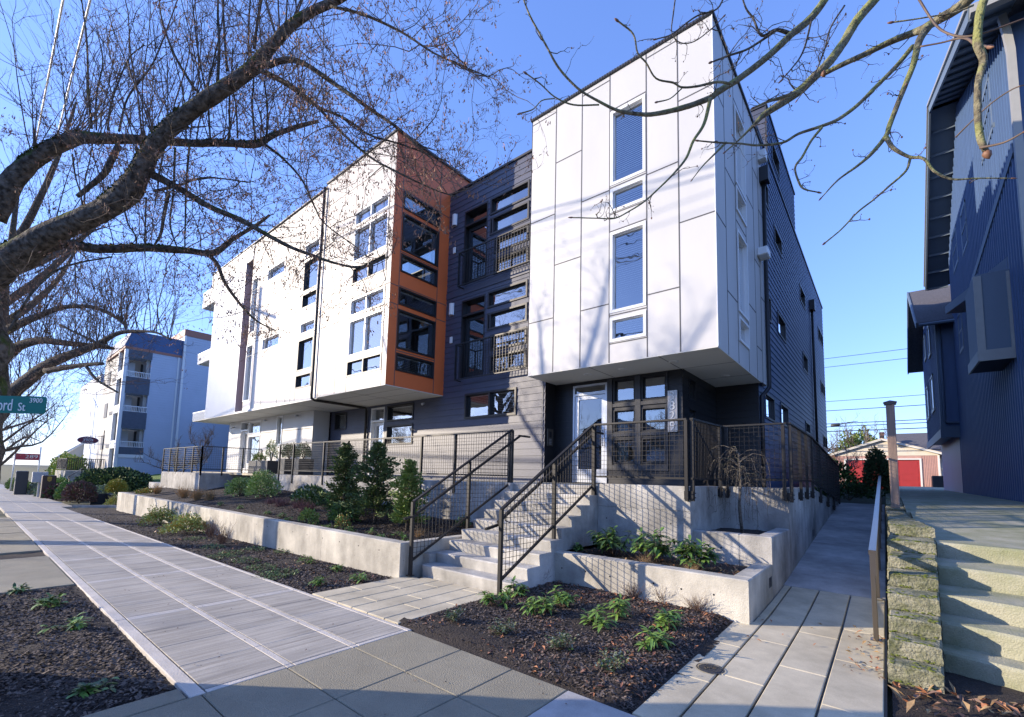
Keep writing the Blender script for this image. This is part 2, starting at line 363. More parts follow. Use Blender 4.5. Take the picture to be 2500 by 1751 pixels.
# brushed sidewalk with pale borders
mb = MB()
xj = [-3.83]
while xj[-1] > -20.5: xj.append(xj[-1] - 2.55)
for i in range(len(xj) - 1):
    x1, x0 = xj[i], xj[i + 1]
    slab(mb, x0, x1, 1.13, 1.235, 1)                 # street-side border
    slab(mb, x0, x1, 3.0, 3.06, 1)
    rows = [1.235, 1.80, 1.865, 2.385, 2.45, 3.0]
    xs_ = [x0, x0 + .06] + [x0 + .06 + (x1 - x0 - .12) * k / 4 for k in (1, 2, 3)] + [x1 - .06, x1]
    for r in range(5):
        thin = r in (1, 3)
        for k in range(len(xs_) - 1):
            edge = k in (0, len(xs_) - 2)
            slab(mb, xs_[k], xs_[k + 1], rows[r], rows[r + 1], 1 if (edge or thin) else 0, b=.003)
x1 = xj[-1]
tag(mb.build('sidewalk', [M['side'], M['border']]), 'brushed concrete sidewalk with pale borders and joint lines', 'sidewalk', kind='structure')
mb = MB()
x0 = xj[-1]
while x0 > -150:
    for (a, b) in ((1.13, 1.75), (1.75, 2.4), (2.4, 3.05 if x0 > -29 else 3.5)): slab(mb, x0 - 1.8, x0, a, b, 0)
    x0 -= 1.8
tag(mb.build('far_sidewalk', [M['side']]), 'older sidewalk running on past the neighbouring building', 'sidewalk', kind='structure')
# plain darker slabs of the driveway-like crossing to the right
mb = MB()
for (a, b) in ((-3.83, -3.07), (-3.07, -2.46), (-2.46, -1.92)):
    for (c, d) in ((-.6, 0), (0, .6), (.6, 1.2), (1.2, 1.8), (1.8, 2.4), (2.4, 3.03)): slab(mb, a, b, c, d, 0)
for a in (-1.92, -1.3, -.65, 0, .65, 1.3, 1.95, 2.6):
    for (c, d) in ((-.6, .6), (.6, 1.8), (1.8, 3.03)): slab(mb, a, a + (.62 if a == -1.92 else .65), c, d, 1)
tag(mb.build('pavement', [M['conc_dark'], M['ramp']]), 'rough grey concrete pavement in front of the camera', 'pavement', kind='structure')
mb = MB()
slab(mb, -12.4, -8.95, -1.5, 1.12, 0); slab(mb, -4.05, -3.84, -1.5, 1.12, 0); slab(mb, -3.84, -1.9, -1.5, -.61, 0)
for k in range(5): slab(mb, -15.5 - 2.2 * k, -13.4 - 2.2 * k, -1.5, 1.12, 0)
tag(mb.build('strip_paving', [M['conc_dark']]), 'concrete pads crossing the planting strip to the kerb', 'pavement', kind='structure')
# kerb and road
mb = MB(); mb.prism([(-1.74, -.12), (-1.74, .0), (-1.71, .02), (-1.53, .02), (-1.53, -.12)], 'x', -120, 30)
for i, v in enumerate(mb.v): mb.v[i] = (v[0], v[1], v[2] + gz(v[0]))
kerb = MB()
n_ = 30
for k in range(n_):
    a, b = -150 + k * 6, -150 + k * 6 + 6
    v = [(x, y, gz(x) + z) for x in (a, b) for (y, z) in ((-1.74, -.2), (-1.74, -.01), (-1.71, .02), (-1.53, .02), (-1.53, -.2))]
    kerb.add(v, ((0, 1, 6, 5), (1, 2, 7, 6), (2, 3, 8, 7), (3, 4, 9, 8)))
tag(kerb.build('kerb', M['border']), 'concrete kerb beside the road', 'kerb', kind='structure')
rd = MB(); v = []
for x in (-400, -150, -4, 30, 300): v += [(x, -12.5, gz(x) - .115), (x, -1.74, gz(x) - .115)]
rd.add(v, [(2 * i, 2 * i + 2, 2 * i + 3, 2 * i + 1) for i in range(4)])
tag(rd.build('road', M['asphalt']), 'asphalt road behind the camera', 'road', kind='structure')
# entry walk of stone pavers
mb = MB()
cols = [(-5.98, -5.66), (-5.66, -5.33), (-5.33, -5.0), (-5.0, -4.67), (-4.67, -4.34), (-4.34, -4.08)]
for i, (a, b) in enumerate(cols):
    y = 3.07; off = (.55, .95, .35, .8, .5, .9)[i]; ys = [3.07, 3.07 + off]
    while ys[-1] < 4.6: ys.append(min(4.74, ys[-1] + 1.0))
    for c, d in zip(ys[:-1], ys[1:]): slab(mb, a + .004, b - .004, c, d, 0, dz=.004, b=.007)
tag(mb.build('entry_path', [M['tile']]), 'tan stone paver path leading to the entry steps', 'path', kind='structure')
# side walkway: pavers then ramp
def rampz(y): return -1.6 if y < 6.4 else (-1.6 + (y - 6.4) * .045 if y < 7.9 else -1.5325 + (y - 7.9) * .0845)
mb = MB()
cols = [(-1.42, -1.145), (-1.145, -.80), (-.80, -.44), (-.44, -.07)]
offs = [[3.05, 3.9, 4.9, 5.88, 6.9, 7.9], [3.05, 4.13, 5.27, 6.35, 7.0, 7.9], [3.05, 3.6, 4.68, 5.85, 6.9, 7.2, 7.9], [3.05, 4.1, 5.2, 6.3, 7.9]]
for (a, b), ys in zip(cols, offs):
    for c, d in zip(ys[:-1], ys[1:]):
        aa = max(a, -1.243) if c >= 5.8 else a
        g = .009; g2 = .004; e = .006
        z0, z1 = rampz(c), rampz(d)
        x0_, x1_, c_, d_ = aa + g, b - g, c + g2, d - g2
        v = [(x0_, c_, z0 - e), (x1_, c_, z0 - e), (x1_, d_, z1 - e), (x0_, d_, z1 - e), (x0_ + e, c_ + e, z0), (x1_ - e, c_ + e, z0), (x1_ - e, d_ - e, z1), (x0_ + e, d_ - e, z1),
             (x0_, c_, z0 - .1), (x1_, c_, z0 - .1), (x1_, d_, z1 - .1), (x0_, d_, z1 - .1)]
        mb.add(v, ((4, 5, 6, 7), (0, 1, 5, 4), (1, 2, 6, 5), (2, 3, 7, 6), (3, 0, 4, 7), (8, 9, 1, 0), (9, 10, 2, 1), (10, 11, 3, 2), (11, 8, 0, 3)))
y = 7.9
while y < 18.4:
    d = min(18.5, y + 1.15); z0, z1 = rampz(y), rampz(d); g = .011
    x0_, x1_ = -1.243, -.07
    mb.add([(x0_, y + g, z0), (x1_, y + g, z0), (x1_, d - g, z1), (x0_, d - g, z1), (x0_, y + g, z0 - .1), (x1_, y + g, z0 - .1), (x1_, d - g, z1 - .1), (x0_, d - g, z1 - .1)],
           ((0, 1, 2, 3), (4, 5, 1, 0), (5, 6, 2, 1), (6, 7, 3, 2), (7, 4, 0, 3)), 1)
    y = d
tag(mb.build('walkway', [M['tile'], M['ramp']]), 'stone paver walkway rising as a smooth ramp beside the building', 'walkway', kind='structure')
mb = MB()                                            # joint sand under the pavers
mb.quad((-1.42, 3.04, -1.625), (-.06, 3.04, -1.625), (-.06, 6.4, -1.625), (-1.42, 6.4, -1.625))
mb.quad((-1.243, 6.4, -1.625), (-.06, 6.4, -1.625), (-.06, 7.9, rampz(7.9) - .03), (-1.243, 7.9, rampz(7.9) - .03)); mb.quad((-1.243, 7.9, rampz(7.9) - .03), (-.06, 7.9, rampz(7.9) - .03), (-.06, 18.5, rampz(18.5) - .03), (-1.243, 18.5, rampz(18.5) - .03))
tag(mb.build('joint_fill', M['blacktrim']), 'dark joint filling between the walkway pavers', 'joint', kind='structure')
# mulch beds
def bed(name, poly_fn, x0, x1, y0, y1, step, hfn, label, m=None, amp=.012):
    mb = MB(); nx = max(2, int((x1 - x0) / step)); ny = max(2, int((y1 - y0) / step)); idx = {}
    for j in range(ny + 1):
        for i in range(nx + 1):
            x = x0 + (x1 - x0) * i / nx; y = y0 + (y1 - y0) * j / ny
            z = hfn(x, y) + amp * (noise.noise((x * 9, y * 9, 3)) + .6 * noise.noise((x * 23, y * 23, 1))) + .02 * noise.noise((x * 1.4, y * 1.4, 0))
            idx[(i, j)] = len(mb.v); mb.v.append((x, y, z))
    for j in range(ny):
        for i in range(nx):
            x = x0 + (x1 - x0) * (i + .5) / nx; y = y0 + (y1 - y0) * (j + .5) / ny
            if poly_fn(x, y): mb.f.append([idx[(i, j)], idx[(i + 1, j)], idx[(i + 1, j + 1)], idx[(i, j + 1)]]); mb.m.append(0); mb.sm.append(True)
    o = mb.build(name, m or M['mulch']); tag(o, label, 'garden bed', kind='structure'); return o
def bz_strip(x, y):
    e = min(-4.09 - x, 1.09 - y, x + 8.9, .2); return gz(x) - .03 + .035 * sstep(e, 0, .15)
def bz_left(x, y): return -1.19 + (y - 4.65) * (.07 if x > -8 else .07 + .14 * sstep(-x, 8, 13))
def bz_right(x, y):
    e = min(-1.44 - x if y < 5.8 else .3, y - 3.07, (x + 4.06) if y > 3.2 else .3, .2); return -1.622 + .05 * sstep(e, -.03, .12) + .02 * sstep(y, 3.1, 3.8)
bed('street_bed', lambda x, y: True, -9.0, -3.98, -1.56, 1.17, .06, bz_strip, 'black mulch bed of the planting strip left of the sidewalk')
bed('street_bed_far', lambda x, y: True, -13.38, -12.42, -1.5, 1.12, .1, bz_strip, 'small mulch bed further along the planting strip')
bed('long_bed', lambda x, y: True, -29.6, -5.93, 2.99, 4.5, .075, lambda x, y: gz(x) - .03, 'long mulch bed between sidewalk and planter wall')
bed('entry_bed', lambda x, y: True, -4.14, -1.34, 2.94, 5.80, .05, bz_right, 'mulch bed with fallen leaves between steps and walkway')
bed('raised_bed', lambda x, y: True, -26.6, -6.1, 4.62, 7.06, .08, bz_left, 'raised sloping mulch bed behind the long planter wall')
bed('planter_soil', lambda x, y: True, -3.9, -1.42, 5.85, 7.05, .08, lambda x, y: -1.19, 'dark soil in the lower concrete planter')
bed('planter_soil_upper', lambda x, y: True, -2.32, -1.4, 7.25, 8.62, .1, lambda x, y: -.83, 'dark soil in the upper concrete planter')
bed('leaf_bed', lambda x, y: True, -.03, 2.9, 3.04, 5.6, .07, lambda x, y: -1.625 + .02 * sstep(y, 4.6, 4.9), 'mulch pocket at the foot of the old steps', amp=.01)
# wall top soil behind block wall and side slab path of the neighbour
def drz(y): return -.683 + (y - 8.3) * .061 if y < 14 else -.335 + (y - 14) * .006
mb = MB(); y = 7.26; yy = [8.3, 9.8, 11.3, 12.8, 14.5, 16.5, 18.5, 20.5, 22.5, 24.5, 30, 38, 49.6]
for a, b in zip(yy[:-1], yy[1:]):
    za, zb = (-.683 if a < 8.31 else drz(a)), drz(max(8.3, b)) if b > 8.31 else -.683
    g = .006; x0_, x1_ = (.44 if a < 9 else (.33 if a < 10.5 else .27)), 3.6 if a > 24 else 2.45
    mb.add([(x0_, a + g, za), (x1_, a + g, za), (x1_, b - g, zb), (x0_, b - g, zb), (x0_, a + g, za - .15), (x1_, a + g, za - .15), (x1_, b - g, zb - .15), (x0_, b - g, zb - .15)],
           ((0, 1, 2, 3), (4, 5, 1, 0), (5, 6, 2, 1), (6, 7, 3, 2), (7, 4, 0, 3)))
tag(mb.build('side_path', M['oldstep']), 'old concrete path beside the blue board and batten building', 'path', kind='structure')
mb = MB(); slab(mb, .95, 2.9, 3.04, 4.7, 0)
tag(mb.build('old_path', M['oldstep']), 'old concrete pad below the mossy steps', 'path', kind='structure')
# lawn of the neighbour on the left
mb = MB()
for k in range(14):
    for j in range(10):
        x0_, x1_ = -44 + k * 1.1, -44 + k * 1.1 + 1.1
        def H(x, y):
            g = gz(x) - .1; t = sstep(y, 4.2, 10); return g * (1 - t) - .5 * t + .05
        ya, yb = 5.2 + j * .9, 5.2 + j * .9 + .9
        mb.quad((x0_, ya, H(x0_, ya)), (x1_, ya, H(x1_, ya)), (x1_, yb, H(x1_, yb)), (x0_, yb, H(x0_, yb)))
tag(mb.build('lawn', M['lawn']), 'sunlit lawn beside the left neighbour building', 'lawn', kind='structure')
# manhole cover
mc = empty('utility_cover', (-1.22, 4.17, -1.598), 'round cast iron gas utility cover set in the paver walkway', 'cover')
mb = MB(); n = 28
for (r0, r1, z0, z1) in ((0, .088, .007, .007), (.088, .094, .007, .003), (.1, .112, .006, .006)):
    v = [(-1.22 + r * math.cos(2 * math.pi * k / n), 4.17 + r * math.sin(2 * math.pi * k / n), -1.598 + z) for (r, z) in ((max(r0, .001), z0), (r1, z1)) for k in range(n)]
    mb.add(v, [(k, (k + 1) % n, n + (k + 1) % n, n + k) for k in range(n)])
for k in range(-3, 4):
    for j in (-2, 2): mb.box(-1.22 + k * .02 - .006, -1.22 + k * .02 + .006, 4.17 + j * .024 - .008, 4.17 + j * .024 + .008, -1.592, -1.589)
mb.build('lid', M['darktrim'], mc)
text_mesh('GAS', .055, .002, M['steel_light'], 'lettering', frame((-1.22, 4.17, -1.589), (.8, .5, 0), (-.5, .8, 0)), mc)
# ================================================================== APARTMENT BUILDING
B = empty('apartment_building', (-10, 12, -1.5), 'modern three storey apartment block with white, orange and charcoal volumes', 'apartment building')
PY = lambda Y: (lambda u, d, z: (u, Y - d, z))      # face looking at the street
PX = lambda X: (lambda u, d, z: (X + d, u, z))      # face looking to +X
def facade(name, P, u0, u1, z0, z1, m, parent, holes=(), lap=None, lapd=.014, reveal=.12, rib=None, build=True, mb=None, mi=0, z00=None):
    mb = mb or MB(); us = {u0, u1}; zs = {z0, z1}
    for h in holes:
        for a in h[:2]:
            if u0 < a < u1: us.add(a)
        for a in h[2:4]:
            if z0 < a < z1: zs.add(a)
    laps = []
    if lap:
        z = (z00 if z00 is not None else z0)
        while z < z1:
            if z > z0: zs.add(z)
            laps.append(z); z += lap
        laps.append(z)
    us = sorted(us); zs = sorted(zs)
    def dd(z, top):
        if not lap: return 0
        for i in range(len(laps) - 1):
            a, b = laps[i], laps[i + 1]
            if (a - 1e-6 <= z < b - 1e-6) if not top else (a + 1e-6 < z <= b + 1e-6): return lapd * (1 - (z - a) / (b - a))
        return 0
    for j in range(len(zs) - 1):
        za, zb = zs[j], zs[j + 1]; da, db = dd(za, False), dd(zb, True)
        run = None
        for i in range(len(us) - 1):
            ua, ub = us[i], us[i + 1]; uc, zc = (ua + ub) / 2, (za + zb) / 2
            ins = any(h[0] < uc < h[1] and h[2] < zc < h[3] for h in holes)
            if ins:
                if run is not None: mb.quad(P(run, da, za), P(ua, da, za), P(ua, db, zb), P(run, db, zb), mi); run = None
            elif run is None: run = ua
        if run is not None: mb.quad(P(run, da, za), P(us[-1], da, za), P(us[-1], db, zb), P(run, db, zb), mi)
        if lap and any(abs(za - l) < 1e-6 for l in laps) and j > 0:
            for i in range(len(us) - 1):
                uc = (us[i] + us[i + 1]) / 2
                if not any(h[0] < uc < h[1] and h[2] < za < h[3] for h in holes): mb.quad(P(us[i], 0, za), P(us[i + 1], 0, za), P(us[i + 1], da, za), P(us[i], da, za), mi)
    for h in holes:
        a, b, c, d = max(h[0], u0), min(h[1], u1), max(h[2], z0), min(h[3], z1); r = -reveal
        mb.quad(P(a, lapd, c), P(a, r, c), P(a, r, d), P(a, lapd, d), mi); mb.quad(P(b, lapd, c), P(b, r, c), P(b, r, d), P(b, lapd, d), mi)
        mb.quad(P(a, 0, c), P(b, 0, c), P(b, r, c), P(a, r, c), mi); mb.quad(P(a, 0, d), P(b, 0, d), P(b, r, d), P(a, r, d), mi)
    if build: return mb.build(name, m, parent)
    return mb
def pbox(mb, P, u0, u1, d0, d1, z0, z1, mi=0):
    a, b = P(u0, d0, z0), P(u1, d1, z1); mb.box(a[0], b[0], a[1], b[1], a[2], b[2], mi)
def window(P, h, fm, mull=(), blind='blind', parent=None, fw=.05, proud=.015, rec=.07, sill=None, drop=1.0, fname='window', trans=()):
    """frame (part) with pane and blind (sub-parts)"""
    parent = parent or B; u0, u1, z0, z1 = h; mb = MB(); e = .002
    pbox(mb, P, u0 + e, u0 + fw, -rec - .03, proud, z0 + e, z1 - e); pbox(mb, P, u1 - fw, u1 - e, -rec - .03, proud, z0 + e, z1 - e)
    pbox(mb, P, u0 + fw, u1 - fw, -rec - .03, proud - .001, z0 + e, z0 + fw); pbox(mb, P, u0 + fw, u1 - fw, -rec - .03, proud - .001, z1 - fw, z1 - e)
    for m_ in mull:
        uu = u0 + (u1 - u0) * m_; pbox(mb, P, uu - fw * .5, uu + fw * .5, -rec - .03, proud - .003, z0 + fw, z1 - fw)
    for t_ in trans:
        pbox(mb, P, u0 + fw, u1 - fw, -rec - .028, proud - .004, t_ - fw * .5, t_ + fw * .5)
    # inner sash line
    s = .022
    pbox(mb, P, u0 + fw, u0 + fw + s, -rec - .02, -rec + .03, z0 + fw, z1 - fw); pbox(mb, P, u1 - fw - s, u1 - fw, -rec - .02, -rec + .03, z0 + fw, z1 - fw)
    pbox(mb, P, u0 + fw + s, u1 - fw - s, -rec - .019, -rec + .029, z0 + fw, z0 + fw + s); pbox(mb, P, u0 + fw + s, u1 - fw - s, -rec - .019, -rec + .029, z1 - fw - s, z1 - fw)
    if sill: pbox(mb, P, u0 - .03, u1 + .03, 0, .045, z0 - .03, z0 - .002)
    f = mb.build(fname, fm, parent)
    g = MB(); g.quad(P(u0 + fw * .6, -rec, z0 + fw * .6), P(u1 - fw * .6, -rec, z0 + fw * .6), P(u1 - fw * .6, -rec, z1 - fw * .6), P(u0 + fw * .6, -rec, z1 - fw * .6))
    g.build('pane', M['glass'], f)
    if blind == 'blind':
        b = MB(); z = z1 - fw - .02; zb = z1 - (z1 - z0) * drop + fw; x0, x1 = u0 + fw + .01, u1 - fw - .01
        pbox(b, P, x0, x1, -rec - .10, -rec - .05, z1 - fw - .035, z1 - fw)
        while z > zb:
            b.quad(P(x0, -rec - .055, z - .017), P(x1, -rec - .055, z - .017), P(x1, -rec - .095, z), P(x0, -rec - .095, z)); z -= .047
        b.build('blind', M['blind'], f)
    elif blind == 'curtain':
        b = MB(); n = 24; x0, x1 = u0 + fw, u0 + fw + (u1 - u0) * .45
        vs = []
        for i in range(n + 1):
            u = x0 + (x1 - x0) * i / n; dpt = -rec - .09 - .025 * math.sin(i * 1.9)
            vs += [P(u, dpt, z0 + fw * .5), P(u, dpt, z1 - fw * .5)]
        b.add(vs, [(2 * i, 2 * i + 2, 2 * i + 3, 2 * i + 1) for i in range(n)], 0, True); b.build('curtain', M['curtain'], f)
    return f
SF = 2.41
# ---- white corner volume
Wf = [(-4.38, -3.57, 6.33, 8.06), (-4.38, -3.57, 5.71, 6.24), (-4.38, -3.57, 3.47, 5.26), (-4.38, -3.57, 2.84, 3.37)]
facade('white_wall', PY(8.4), -6.57, -2.23, SF, 8.96, M['white'], B, Wf)
Ws = [(9.92, 10.8, 6.35, 8.15), (9.92, 10.8, 5.74, 6.3), (9.92, 10.8, 3.52, 5.32), (9.92, 10.8, 2.89, 3.42)]
facade('white_side_wall', PX(-2.23), 8.4, 12.72, SF, 8.96, M['white'], B, Ws)
for i, h in enumerate(Wf): window(PY(8.4), h, M['frame_white'], fw=.065, drop=(.85 if i % 2 == 0 else 1))
for i, h in enumerate(Ws): window(PX(-2.23), h, M['frame_white'], fw=.05, proud=.03)
mb = MB(); mb.box(-6.57, -6.55, 8.4, 9.15, SF, 8.96); mb.build('white_return', M['white'], B)
mb = MB(); mb.box(-2.35, -2.232, 12.70, 12.72, SF, 8.95); mb.build('white_return', M['white'], B)
# joints
mb = MB(); P = PY(8.4); j = .012; q_ = .004
def vj(P, u, z0, z1, mb=mb): pbox(mb, P, u - j, u + j, -.001, q_, z0, z1)
def hj(P, u0, u1, z, mb=mb): pbox(mb, P, u0 + j, u1 - j, -.001, q_, z - j, z + j)
for u in (-5.83, -5.105, -2.9): vj(P, u, SF, 8.96)
vj(P, -4.395, SF, 8.96); vj(P, -3.555, SF, 8.96)
for u0, u1, zs in ((-6.57, -5.83, (3.69, 6.24, 8.85)), (-5.83, -5.105, (4.96, 7.52)), (-5.105, -4.395, (3.69, 6.25, 8.85)), (-3.555, -2.9, (3.68, 6.24, 8.85)), (-2.9, -2.23, (4.965, 7.51))):
    for z in zs: hj(P, u0, u1, z)
for z in (5.29, 8.1, 6.285, 5.68, 3.42, 2.81): hj(P, -4.395, -3.555, z)
P2 = PX(-2.23)
for u in (9.11, 9.9, 10.82, 11.65, 12.25): vj(P2, u, SF, 8.96)
for u0, u1, zs in ((8.4, 9.11, (4.96, 7.5)), (9.11, 9.9, (3.69, 6.24)), (10.82, 11.65, (4.0, 6.6)), (11.65, 12.25, (3.2, 5.35, 7.7)), (12.25, 12.72, (4.6, 6.9)), (9.9, 10.82, (5.52, 8.3, 6.32))):
    for z in zs: hj(P2, u0, u1, z)
mb.build('panel_joint', M['seam'], B)
mb = MB(); mb.box(-6.60, -2.19, 8.36, 12.75, 8.962, 9.03, bv=.01)
for k in range(70): mb.box(-6.58 + k * .0625, -6.56 + k * .0625, 8.352, 8.36, 8.975, 9.02)
mb.build('roof_edge', M['darktrim'], B)
# corner trims
mb = MB(); mb.box(-2.237, -2.222, 8.392, 8.408, SF, 8.96); mb.build('corner_trim', M['frame_white'], B)
# soffit white volume
mb = MB(); mb.box(-6.57, -2.232, 8.402, 12.12, SF - .02, SF + .1)
so_ = mb.build('soffit', M['soffit'], B)
mb = MB()
for a in ((-4.9, -4.885, 8.41, 9.64), (-3.34, -3.325, 8.41, 12.1)): mb.box(a[0], a[1], a[2], a[3], SF - .0225, SF - .019)
mb.box(-3.32, -2.24, 9.65, 9.665, SF - .0225, SF - .019); mb.box(-3.32, -2.24, 11.0, 11.015, SF - .0225, SF - .019)
mb.build('soffit_joint', M['seam'], B)
for (x, y) in ((-3.24, 8.96), (-4.37, 8.98), (-5.26, 9.01), (-2.74, 10.85)):
    mb = MB(); n = 24
    mb.tube([(x, y, SF - .019), (x, y, SF - .03)], [.1, .092], n); lf = mb.build('downlight', M['frame_white'], B)
    mb = MB(); mb.tube([(x, y, SF - .0301), (x, y, SF - .032)], [.07, .065], n); mb.build('lens', M['soffit'], lf)
# ---- entry recess
D9 = -.14
entry_h = [(-6.04, -5.09, D9, 2.30), (-4.93, -4.38, 1.78, 2.34), (-4.23, -3.65, 1.78, 2.34), (-4.93, -4.38, 1.05, 1.61), (-4.23, -3.65, 1.05, 1.61), (-4.93, -4.38, .34, .92), (-4.23, -3.65, .34, .92)]
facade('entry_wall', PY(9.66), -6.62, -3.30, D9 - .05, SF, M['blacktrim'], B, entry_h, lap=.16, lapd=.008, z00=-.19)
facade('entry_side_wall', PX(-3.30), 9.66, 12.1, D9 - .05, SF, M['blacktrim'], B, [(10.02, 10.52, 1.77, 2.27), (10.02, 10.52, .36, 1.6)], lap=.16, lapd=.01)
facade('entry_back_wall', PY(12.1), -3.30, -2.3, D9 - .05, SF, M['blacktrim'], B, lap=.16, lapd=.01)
mb = MB(); mb.box(-6.66, -6.62, 9.14, 9.66, D9 - .05, SF); mb.build('recess_wall', M['blacktrim'], B)
mb = MB()                                            # trim boards around the storefront
for (u0, u1) in ((-5.08, -4.95), (-4.37, -4.24), (-3.64, -3.615)): mb.box(u0, u1, 9.615, 9.65, .30, 2.38)
for z in (.95, 1.65): mb.box(-4.94, -3.64, 9.62, 9.651, z + .02, z + .1)
mb.box(-5.08, -3.62, 9.62, 9.651, .18, .30); mb.build('trim_board', M['darktrim'], B)
for h in entry_h[1:]: window(PY(9.66), h, M['blacktrim'], fw=.035, proud=.02, blind=('curtain' if h[3] < 1.7 and h[1] < -4 else None))
for h in ((10.02, 10.52, 1.77, 2.27), (10.02, 10.52, .36, 1.6)): window(PX(-3.30), h, M['blacktrim'], fw=.035, blind=None)
mb = MB(); P = PY(9.66); u0, u1, z0, z1 = -6.04, -5.09, D9 + .01, 2.30
for a in ((u0, u0 + .05, z0, z1), (u1 - .05, u1, z0, z1), (u0 + .05, u1 - .05, z1 - .05, z1), (u0 + .05, u1 - .05, 2.03, 2.09)): pbox(mb, P, a[0], a[1], -.06, .03, a[2], a[3])
dr = mb.build('entry_door', M['alu'], B)
mb = MB()
for a in ((u0 + .055, u0 + .15, z0 + .01, 2.02), (u1 - .15, u1 - .055, z0 + .01, 2.02), (u0 + .15, u1 - .15, 1.93, 2.02), (u0 + .15, u1 - .15, z0 + .01, .2)): pbox(mb, P, a[0], a[1], -.04, .01, a[2], a[3])
mb.build('door_leaf', M['alu'], dr)
mb = MB(); mb.quad(P(u0 + .14, -.015, .19), P(u1 - .14, -.015, .19), P(u1 - .14, -.015, 1.94), P(u0 + .14, -.015, 1.94)); mb.quad(P(u0 + .05, -.015, 2.09), P(u1 - .05, -.015, 2.09), P(u1 - .05, -.015, 2.25), P(u0 + .05, -.015, 2.25)); mb.build('pane', M['glass_dark'], dr)
mb = MB(); mb.tube([P(u1 - .1, .06, .75), P(u1 - .1, .06, 1.15)], .012, 8); mb.tube([P(u1 - .1, .0, .78), P(u1 - .1, .06, .78)], .008, 6); mb.tube([P(u1 - .1, .0, 1.12), P(u1 - .1, .06, 1.12)], .008, 6); mb.build('handle', M['alu'], dr)
# lobby back wall
mb = MB(); mb.box(-6.5, -3.4, 11.4, 11.45, -.2, 2.4); mb.box(-5.9, -5.2, 11.3, 11.4, .3, 1.9, 1); mb.build('lobby_wall', [M['room'], mat('lobby_art', (.30, .14, .04), .6, var=.5, vs=3)], B)
# house number plate
mb = MB(); mb.box(-3.61, -3.40, 9.60, 9.645, 1.02, 1.93, bv=.004)
pl = mb.build('number_plate', mat('brushed_plate', (.40, .37, .34), .35, metal=.6, var=.06, vs=30, stretch=(1, 1, .1)), B)
for ch, z in zip('3829', (1.80, 1.585, 1.365, 1.14)):
    text_mesh(ch, .27, .006, M['frame_white'], 'digit', frame((-3.505, 9.592, z), (1, 0, 0), (0, 0, 1)), pl, sx=1.0)
# intercom
mb = MB(); mb.box(-6.62, -6.595, 9.60 - .28, 9.60 - .02, .78, 1.22, bv=.004); ic = mb.build('intercom', M['steel_light'], B)
mb = MB(); mb.box(-6.595, -6.592, 9.40, 9.50, 1.0, 1.15); mb.build('screen', M['blacktrim'], ic)
mb = MB()
for r in range(4):
    for c in range(3): mb.box(-6.595, -6.590, 9.39 + c * .04, 9.41 + c * .04, .82 + r * .04, .84 + r * .04)
mb.build('keypad', M['alu'], ic)
# ---- charcoal recessed wall
nh = [(-8.64, -7.19, 7.58, 8.10), (-8.64, -7.19, 6.96, 7.49), (-8.45, -7.19, 6.35, 6.80), (-8.45, -7.19, 5.72, 6.18),
      (-8.64, -7.19, 4.77, 5.26), (-8.64, -7.19, 4.11, 4.62), (-8.5, -7.19, 3.50, 3.96), (-8.5, -7.19, 2.86, 3.36),
      (-9.45, -7.49, 1.61, 2.36), (-9.73, -8.74, 5.72, 8.10), (-9.73, -8.74, 2.86, 5.25),
      (-16.77, -15.92, 1.62, 2.30), (-13.28, -11.83, 1.76, 2.32), (-13.28, -11.83, .95, 1.63), (-14.29, -13.45, D9, 2.31)]
facade('charcoal_wall', PY(9.15), -10.43, -6.56, D9 - .05, 8.87, M['navy'], B, nh[:11], lap=.178, z00=-.19)
facade('charcoal_lower_wall', PY(9.15), -17.15, -10.43, D9 - .05, SF, M['navy'], B, nh[11:], lap=.178, z00=-.19)
mb = MB(); mb.box(-10.425, -6.58, 9.10, 9.16, 8.872, 8.95, bv=.01); mb.build('roof_edge', M['blacktrim'], B)
mb = MB()
mb.box(-6.632, -6.61, 9.128, 9.15, -.19, SF); mb.build('corner_trim', M['navy'], B)
mb = MB(); mb.box(-10.42, -6.58, 9.118, 9.132, 5.44, 5.62); mb.build('trim_board', M['navy'], B)
for i, h in enumerate(nh[:8]): window(PY(9.15), h, M['blacktrim'], fw=.055, proud=.035, blind=('curtain' if i < 2 else 'blind'), mull=((.08,) if i in (1, 5) else ()))
window(PY(9.15), nh[8], M['blacktrim'], mull=(.5,), fw=.06, proud=.04)
window(PY(9.15), nh[11], M['blacktrim'], fw=.05, proud=.04); window(PY(9.15), nh[12], M['blacktrim'], fw=.05, proud=.04); window(PY(9.15), nh[13], M['blacktrim'], fw=.05, proud=.04)
